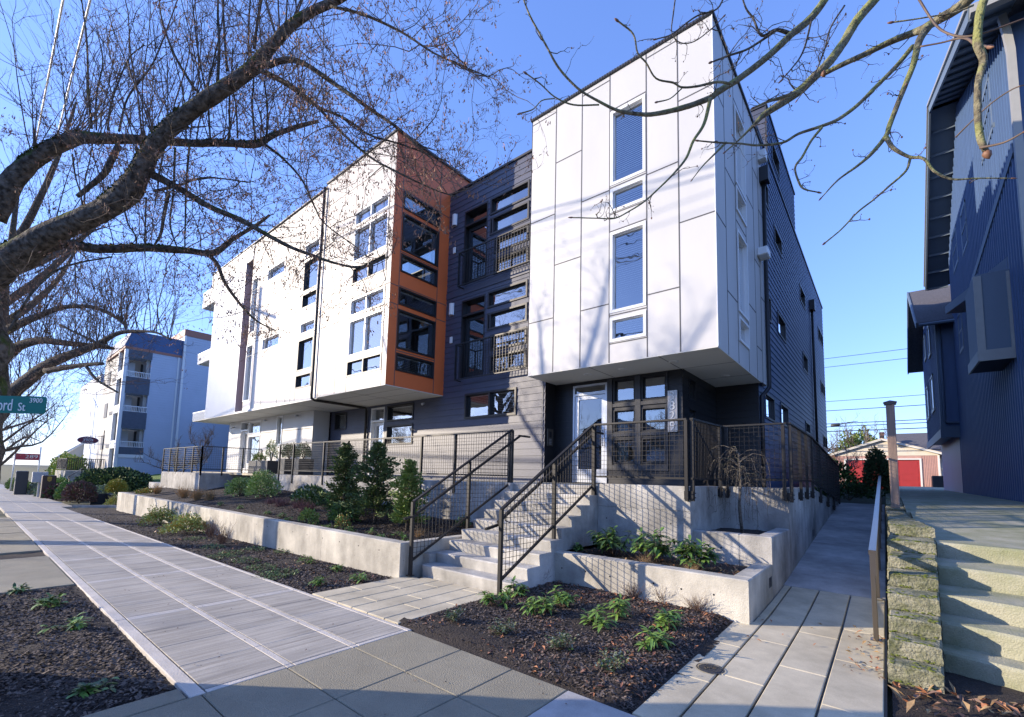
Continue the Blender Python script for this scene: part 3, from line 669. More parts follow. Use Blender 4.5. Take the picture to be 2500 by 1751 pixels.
def glass_door(P, h, fm, parent=B, trans_h=.48, blindm=True, name='balcony_door'):
    u0, u1, z0, z1 = h; mb = MB(); zt = z1 - trans_h; rec = -.16
    for a in ((u0, u0 + .05, z0, z1), (u1 - .05, u1, z0, z1), (u0 + .05, u1 - .05, z1 - .05, z1), (u0 + .05, u1 - .05, zt - .03, zt + .03)): pbox(mb, P, a[0] + .001, a[1] - .001, rec - .02, .01, a[2], a[3] - .001)
    for a in ((u0 + .05, u0 + .15, z0, zt - .04), (u1 - .15, u1 - .05, z0, zt - .04), (u0 + .15, u1 - .15, zt - .14, zt - .04), (u0 + .15, u1 - .15, z0, z0 + .2)): pbox(mb, P, a[0], a[1], rec - .03, rec + .03, a[2], a[3])
    f = mb.build(name, fm, parent)
    g = MB(); g.quad(P(u0 + .14, rec, z0 + .19), P(u1 - .14, rec, z0 + .19), P(u1 - .14, rec, zt - .13), P(u0 + .14, rec, zt - .13)); g.quad(P(u0 + .05, rec, zt + .03), P(u1 - .05, rec, zt + .03), P(u1 - .05, rec, z1 - .05), P(u0 + .05, rec, z1 - .05)); g.build('pane', M['glass'], f)
    g = MB(); g.tube([P(u1 - .1, rec + .07, z0 + .95), P(u1 - .2, rec + .07, z0 + .95)], .01, 6); g.tube([P(u1 - .1, rec + .02, z0 + .95), P(u1 - .1, rec + .07, z0 + .95)], .01, 6); g.build('handle', M['alu'], f)
    if blindm:
        b = MB(); z = zt - .3
        while z > z0 + .25:
            b.quad(P(u0 + .16, rec - .05, z - .017), P(u1 - .16, rec - .05, z - .017), P(u1 - .16, rec - .09, z), P(u0 + .16, rec - .09, z)); z -= .047
        b.build('blind', M['blind'], f)
    return f
glass_door(PY(9.15), nh[9], M['blacktrim']); glass_door(PY(9.15), nh[10], M['blacktrim']); glass_door(PY(9.15), nh[14], M['frame_white'], name='patio_door')
# balcony railings (mounted close to the wall, so parts of the building)
def juliet(z0, z1):
    Y = 8.90; mb = MB(); x0, x1 = -9.68, -6.6
    mb.box(x0, x1, Y - .02, Y + .02, z1 - .035, z1); mb.box(x0, x1, Y - .015, Y + .015, z0, z0 + .03)
    for x in (x0, -8.15, x1 - .03): mb.box(x, x + .035, Y - .018, Y + .018, z0 + .03, z1 - .035)
    mb.box(x0, x0 + .03, Y + .02, 9.13, z1 - .035, z1); mb.box(x0, x0 + .03, Y + .02, 9.13, z0, z0 + .03)
    o = mb.build('balcony_railing', M['steel'], B)
    mb = MB(); x = x0 + .1
    while x < x1 - .05: mb.box(x - .006, x + .006, Y - .03, Y - .018, z0 + .03, z1 - .035); x += .105
    k = 1
    while z0 + .03 + k * .078 < z1 - .04:
        z = z0 + .03 + k * .078; mb.box(x0 + .62, x1 - .04, Y - .004, Y + .004, z - .003, z + .003); k += 1
    mb.build('baluster_mesh', M['steel'], o)
juliet(5.60, 6.66); juliet(2.74, 3.83)
for (x, z) in ((-10.14, 7.96), (-10.14, 5.07)):
    mb = MB(); mb.box(x - .1, x + .1, 9.10, 9.13, z - .2, z + .2, bv=.01)
    lf = mb.build('wall_light', M['alu'], B); mb = MB(); v = []
    n = 8
    for k in range(n + 1):
        a = math.pi * k / n; v += [(x - .085 * math.cos(a), 9.10 - .07 * math.sin(a), z - .18), (x - .085 * math.cos(a), 9.10 - .07 * math.sin(a), z + .18)]
    mb.add(v, [(2 * k, 2 * k + 2, 2 * k + 3, 2 * k + 1) for k in range(n)], 0, True); mb.build('diffuser', M['frame_white'], lf)
for z in (6.97, 4.1):
    mb = MB(); mb.box(-10.17, -10.06, 9.09, 9.13, z - .1, z + .1, bv=.01); mb.build('outlet_box', M['frame_white'], B)
# ---- warm white bay with orange flank
YB = 7.056; XB = -10.427
bh = [(-12.45, -10.66, 7.60, 8.06), (-12.45, -10.66, 6.42, 7.49), (-12.45, -10.66, 5.71, 6.25), (-12.46, -10.66, 4.71, 5.25), (-12.46, -10.66, 3.46, 4.59), (-12.47, -10.66, 2.84, 3.34)]
facade('bay_wall', PY(YB), -14.37, XB, SF, 9.80, M['offwhite'], B, bh)
oh = [(7.36, 8.72, 7.61, 8.14), (7.36, 8.72, 6.36, 7.49), (7.36, 8.72, 5.72, 6.26), (7.35, 8.73, 4.75, 5.26), (7.35, 8.72, 3.48, 4.62), (7.35, 8.71, 2.85, 3.36)]
facade('orange_wall', PX(XB), YB, 9.15, SF, 9.80, M['orange'], B, oh)
mb = MB(); mb.quad((XB, 9.15, 8.8), (XB, 11.8, 8.8), (XB, 11.8, 9.8), (XB, 9.15, 9.8)); mb.build('orange_parapet', M['orange'], B)
for i, h in enumerate(bh): window(PY(YB), h, M['frame_white'] if i in (0, 1, 3, 4) else M['darktrim'], mull=(.485,), fw=.05, proud=.012, blind=('blind' if i in (2, 3, 4, 5) else 'curtain'), drop=(.9 if i == 4 else 1))
for i, h in enumerate(oh): window(PX(XB), h, M['blacktrim'], fw=.05, proud=.03, rec=.05, blind='blind', drop=1)
mb = MB(); P = PY(YB)
for u in (-13.13, -12.43 - .03, -10.64): vj(P, u, SF, 9.80, mb)
vj(P, -14.19, SF, 9.8, mb)
for u0, u1 in ((-14.19, -13.13), (-13.13, -12.46), (-12.46, -10.64), (-10.64, XB)):
    for z in (7.55, 8.95, 4.7, 5.29): hj(P, u0, u1, z, mb)
P = PX(XB)
for u in (7.34, 8.74): vj(P, u, SF, 9.8, mb)
for u0, u1 in ((YB, 7.34), (8.74, 9.13)):
    for z in (4.73, 5.27, 7.6, 8.15): hj(P, u0, u1, z, mb)
for z in (5.3, 8.18, 3.42, 6.31): hj(P, 7.34, 8.74, z, mb)
mb.build('panel_joint', mat('dark_joint', (.11, .09, .08), .6), B)
mb = MB(); mb.box(-14.4, XB + .05, YB - .04, 11.8, 9.802, 9.88, bv=.01); mb.build('roof_edge', M['darktrim'], B)
mb = MB(); mb.box(-14.37, XB - .002, YB + .002, 9.14, SF - .02, SF + .1); mb.build('soffit', M['soffit'], B)
mb = MB()
for y in (7.65, 8.25): mb.box(-14.3, XB - .01, y, y + .012, SF - .0225, SF - .019)
mb.box(-12.4, -12.388, 7.06, 9.1, SF - .0224, SF - .0189); mb.build('soffit_joint', M['seam'], B)
# ---- white section with recessed slot
YW = 7.2
wh = [(-20.82, -20.16, 5.77, 8.20), (-20.92, -20.20, 2.84, 5.28), (-19.29, -17.65, 7.67, 8.21), (-19.33, -17.69, 4.77, 5.30),
      (-16.04, -14.93, 6.41, 7.58), (-16.04, -14.93, 5.79, 6.34), (-16.04, -14.93, 4.84, 5.28), (-16.1, -14.96, 3.51, 4.66), (-16.14, -14.99, 2.89, 3.39), (-16.04, -14.93, 7.69, 8.21)]
facade('white_street_wall', PY(YW), -20.9, -14.37, SF, 9.84, M['offwhite'], B, wh)
for i, h in enumerate(wh): window(PY(YW), h, M['frame_white'] if i < 4 or i in (6, 9) else M['darktrim'], fw=.05 if i > 3 else .055, proud=.015, rec=.09, blind=(None if i < 2 else 'blind'), drop=(1 if i in (5, 7) else .6))
mb = MB(); P = PY(YW)
for u in (-19.05, -17.6, -16.89, -16.48, -20.02): vj(P, u, SF, 9.84, mb)
vj(P, -16.14, SF, 9.84, mb)
for u0, u1 in ((-20.9, -20.02), (-20.02, -19.35), (-17.6, -16.89), (-16.89, -16.48), (-16.48, -16.14), (-19.05, -17.7)):
    for z in (4.79, 5.33, 7.68, 8.93): hj(P, u0, u1, z, mb)
mb.build('panel_joint', M['seam'], B)
mb = MB(); mb.box(-21.6, -20.9, 7.55, 7.6, SF, 9.3); mb.box(-20.93, -20.9, 7.203, 7.55, SF, 9.8); mb.build('slot_wall', M['rust'], B)
# ---- silver corrugated corner
YS = 7.15
mb = MB(); x = -25.42; pts = []
while x < -21.62:
    for (dx, d) in ((0, 0), (.018, .014), (.05, .014), (.068, 0)): pts.append((min(x + dx, -21.6), d))
    x += .1
pts.append((-21.6, 0)); v = []
for zz in ((SF, 5.37), (5.39, 9.12)):
    v = []
    for (x, d) in pts: v += [(x, YS - d, zz[0]), (x, YS - d, zz[1])]
    mb.add(v, [(2 * i, 2 * i + 2, 2 * i + 3, 2 * i + 1) for i in range(len(pts) - 1)])
mb.quad((-21.6, YS, SF), (-21.6, 7.6, SF), (-21.6, 7.6, 9.3), (-21.6, YS, 9.3))
for (za, zb) in ((2.40, 2.79), (5.35, 5.85), (8.33, 9.1)):
    x = -27.3
    while x < -25.45:
        mb.box(x, x + .098, YS - .0, YS + .02, za, zb); mb.box(x + .02, x + .05, YS - .014, YS, za, zb); x += .1
    mb.box(-27.3, -27.28, YS, 8.3, za, zb); mb.box(-27.28, -25.43, YS + .021, 8.3, za + .01, za + .05); mb.box(-27.32, -25.43, YS - .02, 8.3, zb, zb + .05)
mb.box(-25.42, -21.62, YS - .022, YS - .002, 5.365, 5.395); mb.build('silver_cladding', M['silver'], B)
mb = MB(); mb.box(-25.44, -25.42, YS + .02, 7.6, 2.8, 8.4); mb.build('corner_return', M['silver'], B)
for (za, zb) in ((5.86, 8.30), (2.84, 5.30)):
    h = (-26.75, -25.45, za, zb)
    window(PY(7.55), h, M['frame_white'], fw=.07, proud=.02, rec=.04, blind=None, trans=(za + .62, zb - .55))
mb = MB(); mb.box(-26.15, -20.9, YS + .02, 8.3, 9.15, 9.84); mb.build('parapet_wall', M['white'], B)
mb = MB(); mb.box(-26.18, -14.38, YS - .01, 8.3, 9.842, 9.9, bv=.01); mb.build('roof_edge', M['darktrim'], B)
mb = MB(); mb.box(-27.28, -14.372, YS + .002, 9.13, SF - .03, SF + .05); mb.build('soffit', M['soffit'], B)
mb = MB()
for x in (-25.4, -23.6, -21.8, -20.0, -18.2, -16.4): mb.box(x, x + .012, YS + .05, 8.44, SF - .0325, SF - .029)
mb.build('soffit_joint', M['seam'], B)
# ---- ground floor, left part
gh = [(-24.5, -23.58, D9, 2.32), (-23.47, -22.12, 1.68, 2.30), (-23.47, -22.12, .25, 1.60), (-20.42, -19.85, 1.07, 2.36)]
facade('ground_floor_wall', PY(8.45), -26.05, -17.15, D9 - .05, SF, M['white'], B, gh)
mb = MB(); mb.box(-17.17, -17.15, 8.45, 9.14, D9 - .05, SF); mb.build('ground_floor_return', M['white'], B)
mb = MB(); mb.box(-26.07, -26.05, 8.45, 12, D9 - 1.3, SF); mb.build('ground_floor_return', M['white'], B)
mb = MB(); mb.box(-17.19, -17.15, 9.10, 9.149, D9, SF); mb.box(-17.2, -17.1, 9.135, 9.149, D9, SF); mb.build('trim_board', M['blacktrim'], B)
glass_door(PY(8.45), gh[0], M['frame_white'], trans_h=.42, name='patio_door')
for h in gh[1:]: window(PY(8.45), h, M['frame_white'], fw=.05, proud=.02, blind='blind')
mb = MB(); P = PY(8.45)
for z in (1.68, .85):
    for a, b in ((-22.05, -20.5), (-19.78, -17.3)): hj(P, a, b, z, mb)
mb.build('panel_joint', M['seam'], B)
for x, y, z in ((-21.5, 8.43, 2.24), (-18.43, 8.43, 2.24), (-11.26, 9.11, 2.22), (-25.3, 8.43, 2.1)):
    mb = MB(); mb.tube([(x, y, z), (x, y - .05, z), (x + .05, y - .13, z - .03)], [.03, .03, .045], 10); mb.build('spotlight', M['alu'], B)
# ---- downspouts
mb = MB(); x = -14.43; y = 6.985
mb.tube([(x, y, 9.7), (x, y, 2.5), (x, y + .01, 2.38), (x, y + .12, 2.33), (x - .05, 9.02, 2.33), (x - .08, 9.08, 2.22), (x - .08, 9.08, -.1)], .045, 10); mb.build('downspout', M['steel'], B)
mb = MB(); x = -2.16
mb.tube([(x, 12.62, 7.8), (x, 12.62, 2.55), (x, 12.6, 2.35), (x - .05, 12.4, 2.2), (x - .12, 12.3, 2.1), (x - .12, 12.3, -.5)], .05, 10)
mb.box(-2.23, -2.02, 12.45, 12.72, 7.75, 8.15, bv=.01); mb.build('downspout', M['blacktrim'], B)
mb = MB(); mb.box(-2.23, -2.05, 12.35, 12.6, 8.3, 8.55, bv=.01); mb.build('vent_hood', M['frame_white'], B)
mb = MB(); mb.box(-2.23, -2.0, 11.95, 12.35, 5.55, 5.75, bv=.02); mb.build('vent_hood', M['frame_white'], B)
mb = MB(); mb.tube([(-2.27, 23.7, 7.9), (-2.27, 23.7, -1)], .05, 8); mb.box(-2.34, -2.15, 23.5, 23.9, 7.75, 8.2); mb.build('downspout', M['blacktrim'], B)
# ---- blue grey side wall
sh = [(15.22, 16.63, 4.48, 5.18), (20.46, 21.9, 7.2, 7.9), (20.63, 22.0, 4.46, 5.18), (26.68, 28.93, 7.2, 7.9), (26.9, 28.93, 4.5, 5.16), (27.08, 29.0, 1.75, 2.40),
      (13.0, 14.28, 1.64, 2.33), (15.26, 16.6, 1.71, 2.37), (20.68, 22.02, 1.95, 2.4), (15.12, 16.41, 7.28, 7.9), (13.7, 14.2, 4.46, 5.19), (13.7, 14.3, 7.9, 8.6)]
facade('blue_side_wall', PX(-2.35), 12.12, 29.3, -1.5, 9.58, M['blue'], B, sh, lap=.178, z00=-1.5)
facade('tower_side_wall', PX(-2.351), 14.4, 19.85, 9.5, 11.3, M['blue'], B, [(15.13, 16.45, 9.99, 10.7)], lap=.178, z00=9.536)
facade('tower_front_wall', PY(14.4), -7.5, -2.35, 8.9, 11.3, M['navy'], B, lap=.178, z00=9.0)
for h in sh: window(PX(-2.35), h, M['darktrim'], fw=.06, proud=.03, rec=.05, blind='blind', mull=((.5,) if h[1] - h[0] > 1.8 else ()))
window(PX(-2.35), (15.13, 16.45, 9.99, 10.7), M['darktrim'], fw=.06, proud=.03, blind=None)
mb = MB(); mb.box(-7.6, -2.31, 14.36, 19.9, 11.302, 11.38); mb.box(-2.6, -2.31, 12.78, 29.34, 9.582, 9.66); mb.box(-2.37, -2.33, 14.38, 14.42, 8.9, 11.3); mb.build('roof_edge', M['darktrim'], B)
mb = MB(); mb.quad((-2.36, 29.3, -1.5), (-26, 29.3, -1.5), (-26, 29.3, 9.6), (-2.36, 29.3, 9.6)); mb.quad((-27, 9, -1.5), (-27, 29.3, -1.5), (-27, 29.3, 9.6), (-27, 9, 9.6)); mb.build('rear_wall', M['blue'], B)
# ---- roofs, floors, interior
mb = MB()
mb.box(-6.5, -2.3, 8.45, 12.7, 8.80, 8.86); mb.box(-14.3, -10.5, 7.1, 12, 9.6, 9.66); mb.box(-26, -14.3, 7.3, 12, 9.6, 9.66); mb.box(-10.5, -6.5, 9.2, 12.7, 8.7, 8.76); mb.box(-26.9, -2.4, 12.7, 29.2, 9.45, 9.5); mb.box(-7.4, -2.4, 14.5, 19.8, 11.1, 11.15)
mb.build('roof_deck', M['darktrim'], B)
mb = MB()
for z in (2.55, 5.42): mb.box(-6.5, -2.3, 8.45, 12.7, z, z + .15); mb.box(-26.9, -10.5, 7.7, 12.7, z, z + .15); mb.box(-10.5, -6.5, 9.2, 12.7, z, z + .15); mb.box(-14.3, -10.5, 7.1, 7.7, z, z + .15)
mb.box(-26.9, -2.5, 12.9, 13.0, -1, 9.4); mb.box(-6.3, -6.25, 8.6, 12.7, 2.7, 8.7); mb.box(-4.6, -4.55, 14, 29, -1, 9.4); mb.box(-10.6, -10.55, 10.0, 12.7, -1, 8.7); mb.box(-26.8, -6.7, 9.3, 29, -.25, -.2)
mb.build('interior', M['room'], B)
# patio plinth below siding
# ================================================================== CONCRETE WALLS, STEPS
def wallbox(mb, x0, x1, y0, y1, zt0, zt1, zb, mi=0, b=.012):
    """wall with sloping foot; small chamfer on the top"""
    v = [(x0, y0, zb(x0)), (x1, y0, zb(x1)), (x1, y1, zb(x1)), (x0, y1, zb(x0)), (x0, y0, zt0 - b), (x1, y0, zt1 - b), (x1, y1, zt1 - b), (x0, y1, zt0 - b), (x0 + b, y0 + b, zt0), (x1 - b, y0 + b, zt1), (x1 - b, y1 - b, zt1), (x0 + b, y1 - b, zt0)]
    mb.add(v, ((3, 2, 1, 0), (0, 1, 5, 4), (1, 2, 6, 5), (2, 3, 7, 6), (3, 0, 4, 7), (4, 5, 9, 8), (5, 6, 10, 9), (6, 7, 11, 10), (7, 4, 8, 11), (8, 9, 10, 11)), mi)
def ties(pts, nrm, parent):
    mb = MB()
    for p in pts:
        p = Vector(p); n_ = Vector(nrm); mb.tube([p - n_ * .002, p + n_ * .0015], .012, 8)
    mb.build('tie_hole', M['blacktrim'], parent)
foot = lambda x: gz(x) - .2
# long planter wall
pw = empty('planter_wall', (-6, 4.5, -1.6), 'long low sunlit concrete planter wall left of the steps', 'retaining wall')
mb = MB(); xs = [-26.8, -22.6, -18.4, -14.6, -10.9, -8.4, -5.93]
for a, b in zip(xs[:-1], xs[1:]): wallbox(mb, a + .003, b - .003, 4.44, 4.66, -1.10 + (a + 6) * .0022, -1.10 + (b + 6) * .0022, foot)
wallbox(mb, -6.12, -5.932, 4.662, 6.9, -1.105, -1.105, foot); wallbox(mb, -26.8, -26.6, 4.662, 5.93, -1.15, -1.15, foot)
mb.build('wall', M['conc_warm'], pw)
ties([(x, 4.44, z) for i, x in enumerate([-6.5 - k * .62 for k in range(32)]) for z in ((-1.27,) if i % 1 == 0 else ())], (0, -1, 0), pw)
# left patio block
lb = empty('patio_wall', (-24, 5.95, -1.9), 'concrete patio wall block with a lower step at its left end', 'retaining wall')
mb = MB(); wallbox(mb, -26.8, -21.2, 5.95, 8.44, -.18, -.18, foot); wallbox(mb, -28.9, -26.81, 5.95, 7.2, -.74, -.74, foot)
mb.build('wall', M['conc'], lb)
ties([(x, 5.95, z) for x in [-21.6 - k * .6 for k in range(9)] for z in (-.42, -.75)], (0, -1, 0), lb)
# terrace wall behind raised bed + terrace floor
tw = empty('terrace_wall', (-12, 7.2, -1.6), 'concrete terrace wall behind the shrubs carrying the long mesh railing', 'retaining wall')
mb = MB(); xs = [-17.2, -14.4, -11.6, -8.8, -5.9]
for a, b in zip(xs[:-1], xs[1:]): wallbox(mb, a + .003, b - .003, 7.05, 7.3, -.15, -.15, foot)
wallbox(mb, -21.19, -17.21, 8.0, 8.2, -.15, -.15, foot); wallbox(mb, -17.4, -17.2, 7.3, 8.2, -.152, -.152, foot)
mb.build('wall', M['conc'], tw)
# entry steps
es = empty('entry_steps', (-4.9, 5.8, -1.6), 'flight of nine concrete entry steps between two mesh railings', 'steps')
mb = MB(); N = 9; rise = (1.6 - .14) / N
prof = [(4.75, -1.7)]
for i in range(N):
    y = 4.75 + .28 * i; z = -1.6 + rise * (i + 1)
    prof += [(y + .022, z - rise), (y, z - .018), (y + .012, z)]
prof += [(7.3, -.14), (7.3, -1.7)]
prof[0] = (4.772, -1.7)
mb.prism(prof, 'x', -5.76, -3.87); mb.build('steps', M['conc_step'], es, fix=True)
mb = MB(); mb.box(-5.93, -5.765, 6.9, 7.28, -1.6, -.142, bv=.01); mb.box(-5.93, -5.765, 4.9, 6.9, -1.7, -1.3); mb.build('side_wall', M['conc_step'], es)
# entry terrace retaining wall + floor
tr = empty('entry_terrace_wall', (-2.5, 7.5, -1.6), 'raw concrete retaining wall right of the steps below the entry railing', 'retaining wall')
mb = MB()
wallbox(mb, -3.865, -2.3, 7.0, 7.2, -.10, -.10, lambda x: -.475, b=.008)
wallbox(mb, -3.865, -2.3, 7.006, 7.2, -.477, -.477, lambda x: -1.8, b=.004)
wallbox(mb, -2.5, -2.3, 7.2, 8.6, -.102, -.102, lambda x: -1.8)
wallbox(mb, -2.3, -1.245, 8.6, 8.8, -.102, -.102, lambda x: -1.8)
wallbox(mb, -1.86, -1.85, 8.592, 8.6, -.25, -.25, lambda x: -1.0, b=.001)
# side wall following the ramp
prs = [(8.8, -2.0), (8.8, -.104), (11.6, -.104), (14.5, -.36), (18.0, -.56), (18.0, -2.0)]
mb.prism(prs, 'x', -1.445, -1.245)
mb.build('wall', M['conc'], tr, fix=True)
ties([(x, 7.006, z) for x in (-2.6, -3.2, -3.7) for z in (-.68, -1.1)] , (0, -1, 0), tr)
ties([(-1.245, y, z) for y in (9.3, 9.9, 10.6, 11.3, 12.2, 13.2) for z in (-.5, -.9)], (1, 0, 0), tr)
mb = MB(); mb.box(-1.2455, -1.2435, 11.5, 11.85, -1.14, -1.0); mb.build('drain_opening', M['blacktrim'], tr)
# planters
p1 = empty('lower_planter', (-2.5, 6, -1.6), 'low sunlit concrete planter box in front, nearest the walkway', 'planter')
mb = MB(); zb = lambda x: -1.75
wallbox(mb, -4.05, -2.62, 5.72, 5.93, -1.12, -1.12, zb); wallbox(mb, -2.614, -1.245, 5.72, 5.93, -1.12, -1.12, zb)
wallbox(mb, -1.455, -1.245, 5.931, 7.1, -1.12, -1.12, zb); wallbox(mb, -4.05, -3.87, 5.931, 6.99, -1.12, -1.12, zb)
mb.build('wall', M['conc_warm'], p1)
ties([(x, 5.72, z) for x, z in ((-3.75, -1.34), (-3.35, -1.33), (-2.97, -1.34), (-2.35, -1.33), (-2.0, -1.34), (-1.62, -1.34))], (0, -1, 0), p1)
mb = MB(); mb.box(-1.2455, -1.2435, 6.86, 7.04, -1.40, -1.27); mb.build('drain_opening', M['blacktrim'], p1)
p2 = empty('upper_planter', (-1.8, 7.8, -1.6), 'upper concrete planter box stepped behind the lower one, with a weeping tree', 'planter')
mb = MB()
wallbox(mb, -2.3, -1.66, 7.11, 7.31, -.76, -.76, zb); wallbox(mb, -1.655, -1.245, 7.11, 7.31, -.76, -.76, zb); wallbox(mb, -1.445, -1.245, 7.312, 8.598, -.76, -.76, zb)
mb.build('wall', M['conc'], p2)
ties([(x, 7.11, z) for x, z in ((-1.9, -.98), (-1.9, -1.3 + .32))], (0, -1, 0), p2)
mb = MB()
mb.box(-26.0, -17.4, 7.0, 8.44, -.22, -.145); mb.box(-21.1, -17.5, 8.21, 8.445, -.23, -.144)
mb.box(-17.15, -5.94, 7.31, 9.14, -.22, -.145); mb.box(-5.93, -2.52, 7.31, 9.65, -.22, -.145); mb.box(-6.6, -5.94, 9.14, 9.65, -.22, -.1455)
mb.box(-3.28, -1.46, 8.81, 12.1, -.22, -.146); mb.box(-2.33, -1.46, 12.1, 14.4, -.3, -.2); mb.box(-2.51, -2.31, 7.21, 8.8, -.22, -.1465) if False else None
tag(mb.build('terrace_floor', M['tile']), 'paved terrace floor along the ground floor of the building', 'terrace', kind='structure')
# old block wall beside steps
bw = empty('block_wall', (.1, 6, -1.6), 'mossy old concrete block wall stepping up beside the worn steps', 'retaining wall')
random.seed(4)
def xr(y): return .058 * y if y < 7.8 else max(.27, .452 - (y - 7.8) * .07)
def xl(y): return -.05 + .016 * (min(y, 8) - 4.9)
def hexa(mb, y0, y1, z0, z1, jx=0, g=.003, b=.014):
    P_ = [(xl(y0) + jx + g, y0 + g), (xr(y0) - g, y0 + g), (xr(y1) - g, y1 - g), (xl(y1) + jx + g, y1 - g)]
    cx0 = sum(p[0] for p in P_) / 4; cy0 = (y0 + y1) / 2; v = []
    for z, k in ((z0, 0), (z1 - b, 0), (z1, b)):
        for (x, y) in P_: v.append((x + (k if x < cx0 else -k), y + (k if y < cy0 else -k), z))
    f = [(3, 2, 1, 0), (8, 9, 10, 11)]
    for r in (0, 4): f += [(r, r + 1, r + 5, r + 4), (r + 1, r + 2, r + 6, r + 5), (r + 2, r + 3, r + 7, r + 6), (r + 3, r, r + 4, r + 7)]
    mb.add(v, f)
course = [(4.95, -1.455), (5.15, -1.313), (5.40, -1.177), (5.70, -1.03), (6.10, -.905), (6.55, -.79), (7.1, -.66), (7.8, -.53)]
for i, (y0, zt) in enumerate(course):
    zb_ = -1.62 if i == 0 else course[i - 1][1]
    mb = MB(); y = y0
    while y < 11.2: hexa(mb, y, y + .38, zb_ + .002, zt - .002, random.uniform(-.012, .012)); y += .38
    o = mb.build('block_course', M['old'], bw)
    md = o.modifiers.new('sub', 'SUBSURF'); md.subdivision_type = 'SIMPLE'; md.levels = 3; md.render_levels = 3
    tx = bpy.data.textures.new('rough', 'CLOUDS'); tx.noise_scale = .05; tx.noise_depth = 3
    dp = o.modifiers.new('rough', 'DISPLACE'); dp.texture = tx; dp.strength = .02; dp.mid_level = .5; dp.texture_coords = 'GLOBAL'
mb = MB()
for k in range(28): y = 11.2 + k * .5; mb.box(-.03, .262, y, y + .49, -1.5, drz(min(y, 24)) - .0, bv=.01)
mb.build('block_course', M['old'], bw)
mb = MB()
for i, (y0, zt) in enumerate(course):
    for k in range(60):
        yy_ = y0 + .015 + (random.random() ** 2) * .2; xx = random.uniform(xl(y0) + .01, xr(y0) - .01)
        if noise.noise((xx * 9, yy_ * 9, i * 3.1)) < 0: continue
        rr = random.uniform(.004, .013); mb.ell((xx, yy_, zt), rr * 1.7, rr * 1.1, rr * .4, 0, 6, 4)
    for k in range(14):
        rr = random.uniform(.004, .012); mb.ell((random.uniform(xl(y0) + .02, xr(y0) - .02), y0 + .004, (course[i - 1][1] if i else -1.6) + random.uniform(0, .02)), rr * 1.6, rr, rr * .6, 0, 6, 4)
mb.build('moss', M['moss'], bw)
# old steps, slightly askew to the wall
os_ = empty('old_steps', (1.3, 6, -1.6), 'worn moss stained concrete steps on the right edge', 'steps')
st_ = [(5.54, -1.6, -1.43), (5.80, -1.43, -1.235), (6.18, -1.235, -1.057), (6.80, -1.057, -.863), (7.58, -.863, -.683)]
mb = MB()
for i, (y, za, zt) in enumerate(st_):
    yb = st_[i + 1][0] + .05 if i < 4 else 8.5
    def Q(x, yy, first): return (x, yy - .30 * (x - .3) * (1 - .12 * i), 0)
    n_ = 10; x0_ = xr(y) + .004; xs_ = [x0_ + (2.9 - x0_) * k / n_ for k in range(n_ + 1)]; v = []
    for x in xs_:
        yf = Q(x, y, 1)[1]; yk = max(Q(x, yb, 1)[1], yf + .2) if i < 4 else 8.3
        v += [(x, yf + .02, za - .25), (x, yf + .004, zt - .035), (x, yf + .006, zt - .02), (x, yf + .022, zt), (x, yk, zt), (x, yk, za - .25)]
    for k in range(n_):
        for j in range(5): mb.f.append([k * 6 + j + len(mb.v), (k + 1) * 6 + j + len(mb.v), (k + 1) * 6 + j + 1 + len(mb.v), k * 6 + j + 1 + len(mb.v)]); mb.m.append(0); mb.sm.append(False)
    mb.v += v
so2 = mb.build('steps', M['oldstep'], os_)
md = so2.modifiers.new('sub', 'SUBSURF'); md.subdivision_type = 'SIMPLE'; md.levels = 2; md.render_levels = 2
tx = bpy.data.textures.new('worn', 'CLOUDS'); tx.noise_scale = .07; tx.noise_depth = 3
dp = so2.modifiers.new('worn', 'DISPLACE'); dp.texture = tx; dp.strength = .008; dp.mid_level = .5; dp.texture_coords = 'GLOBAL'
# ================================================================== RAILINGS
def panel(mb, A, Bp, zb, zt, cell=.076, r=.0028, a0=0):
    """wire grid between A and B (xy), zb/zt = (z at A, z at B)"""
    A = Vector((A[0], A[1])); Bp = Vector((Bp[0], Bp[1])); L = (Bp - A).length; t = (Bp - A) / L
    n = Vector((-t.y, t.x)); s = cell * .5
    def pt(s_, z, o=0): q = A + t * s_ + n * o; return Vector((q.x, q.y, z))
    while s < L:
        k = s / L; a = zb[0] + (zb[1] - zb[0]) * k; b = zt[0] + (zt[1] - zt[0]) * k
        mb.bar(pt(s, a, r), pt(s, b, r), 2 * r, 2 * r); s += cell
    lo = min(zb); hi = max(zt); z = lo + cell * .5
    while z < hi:
        ks = []
        for i in range(201):
            k = i / 200
            if zb[0] + (zb[1] - zb[0]) * k < z < zt[0] + (zt[1] - zt[0]) * k: ks.append(k)
        if len(ks) > 2: mb.bar(pt(ks[0] * L, z, -r), pt(ks[-1] * L, z, -r), 2 * r, 2 * r)
        z += cell
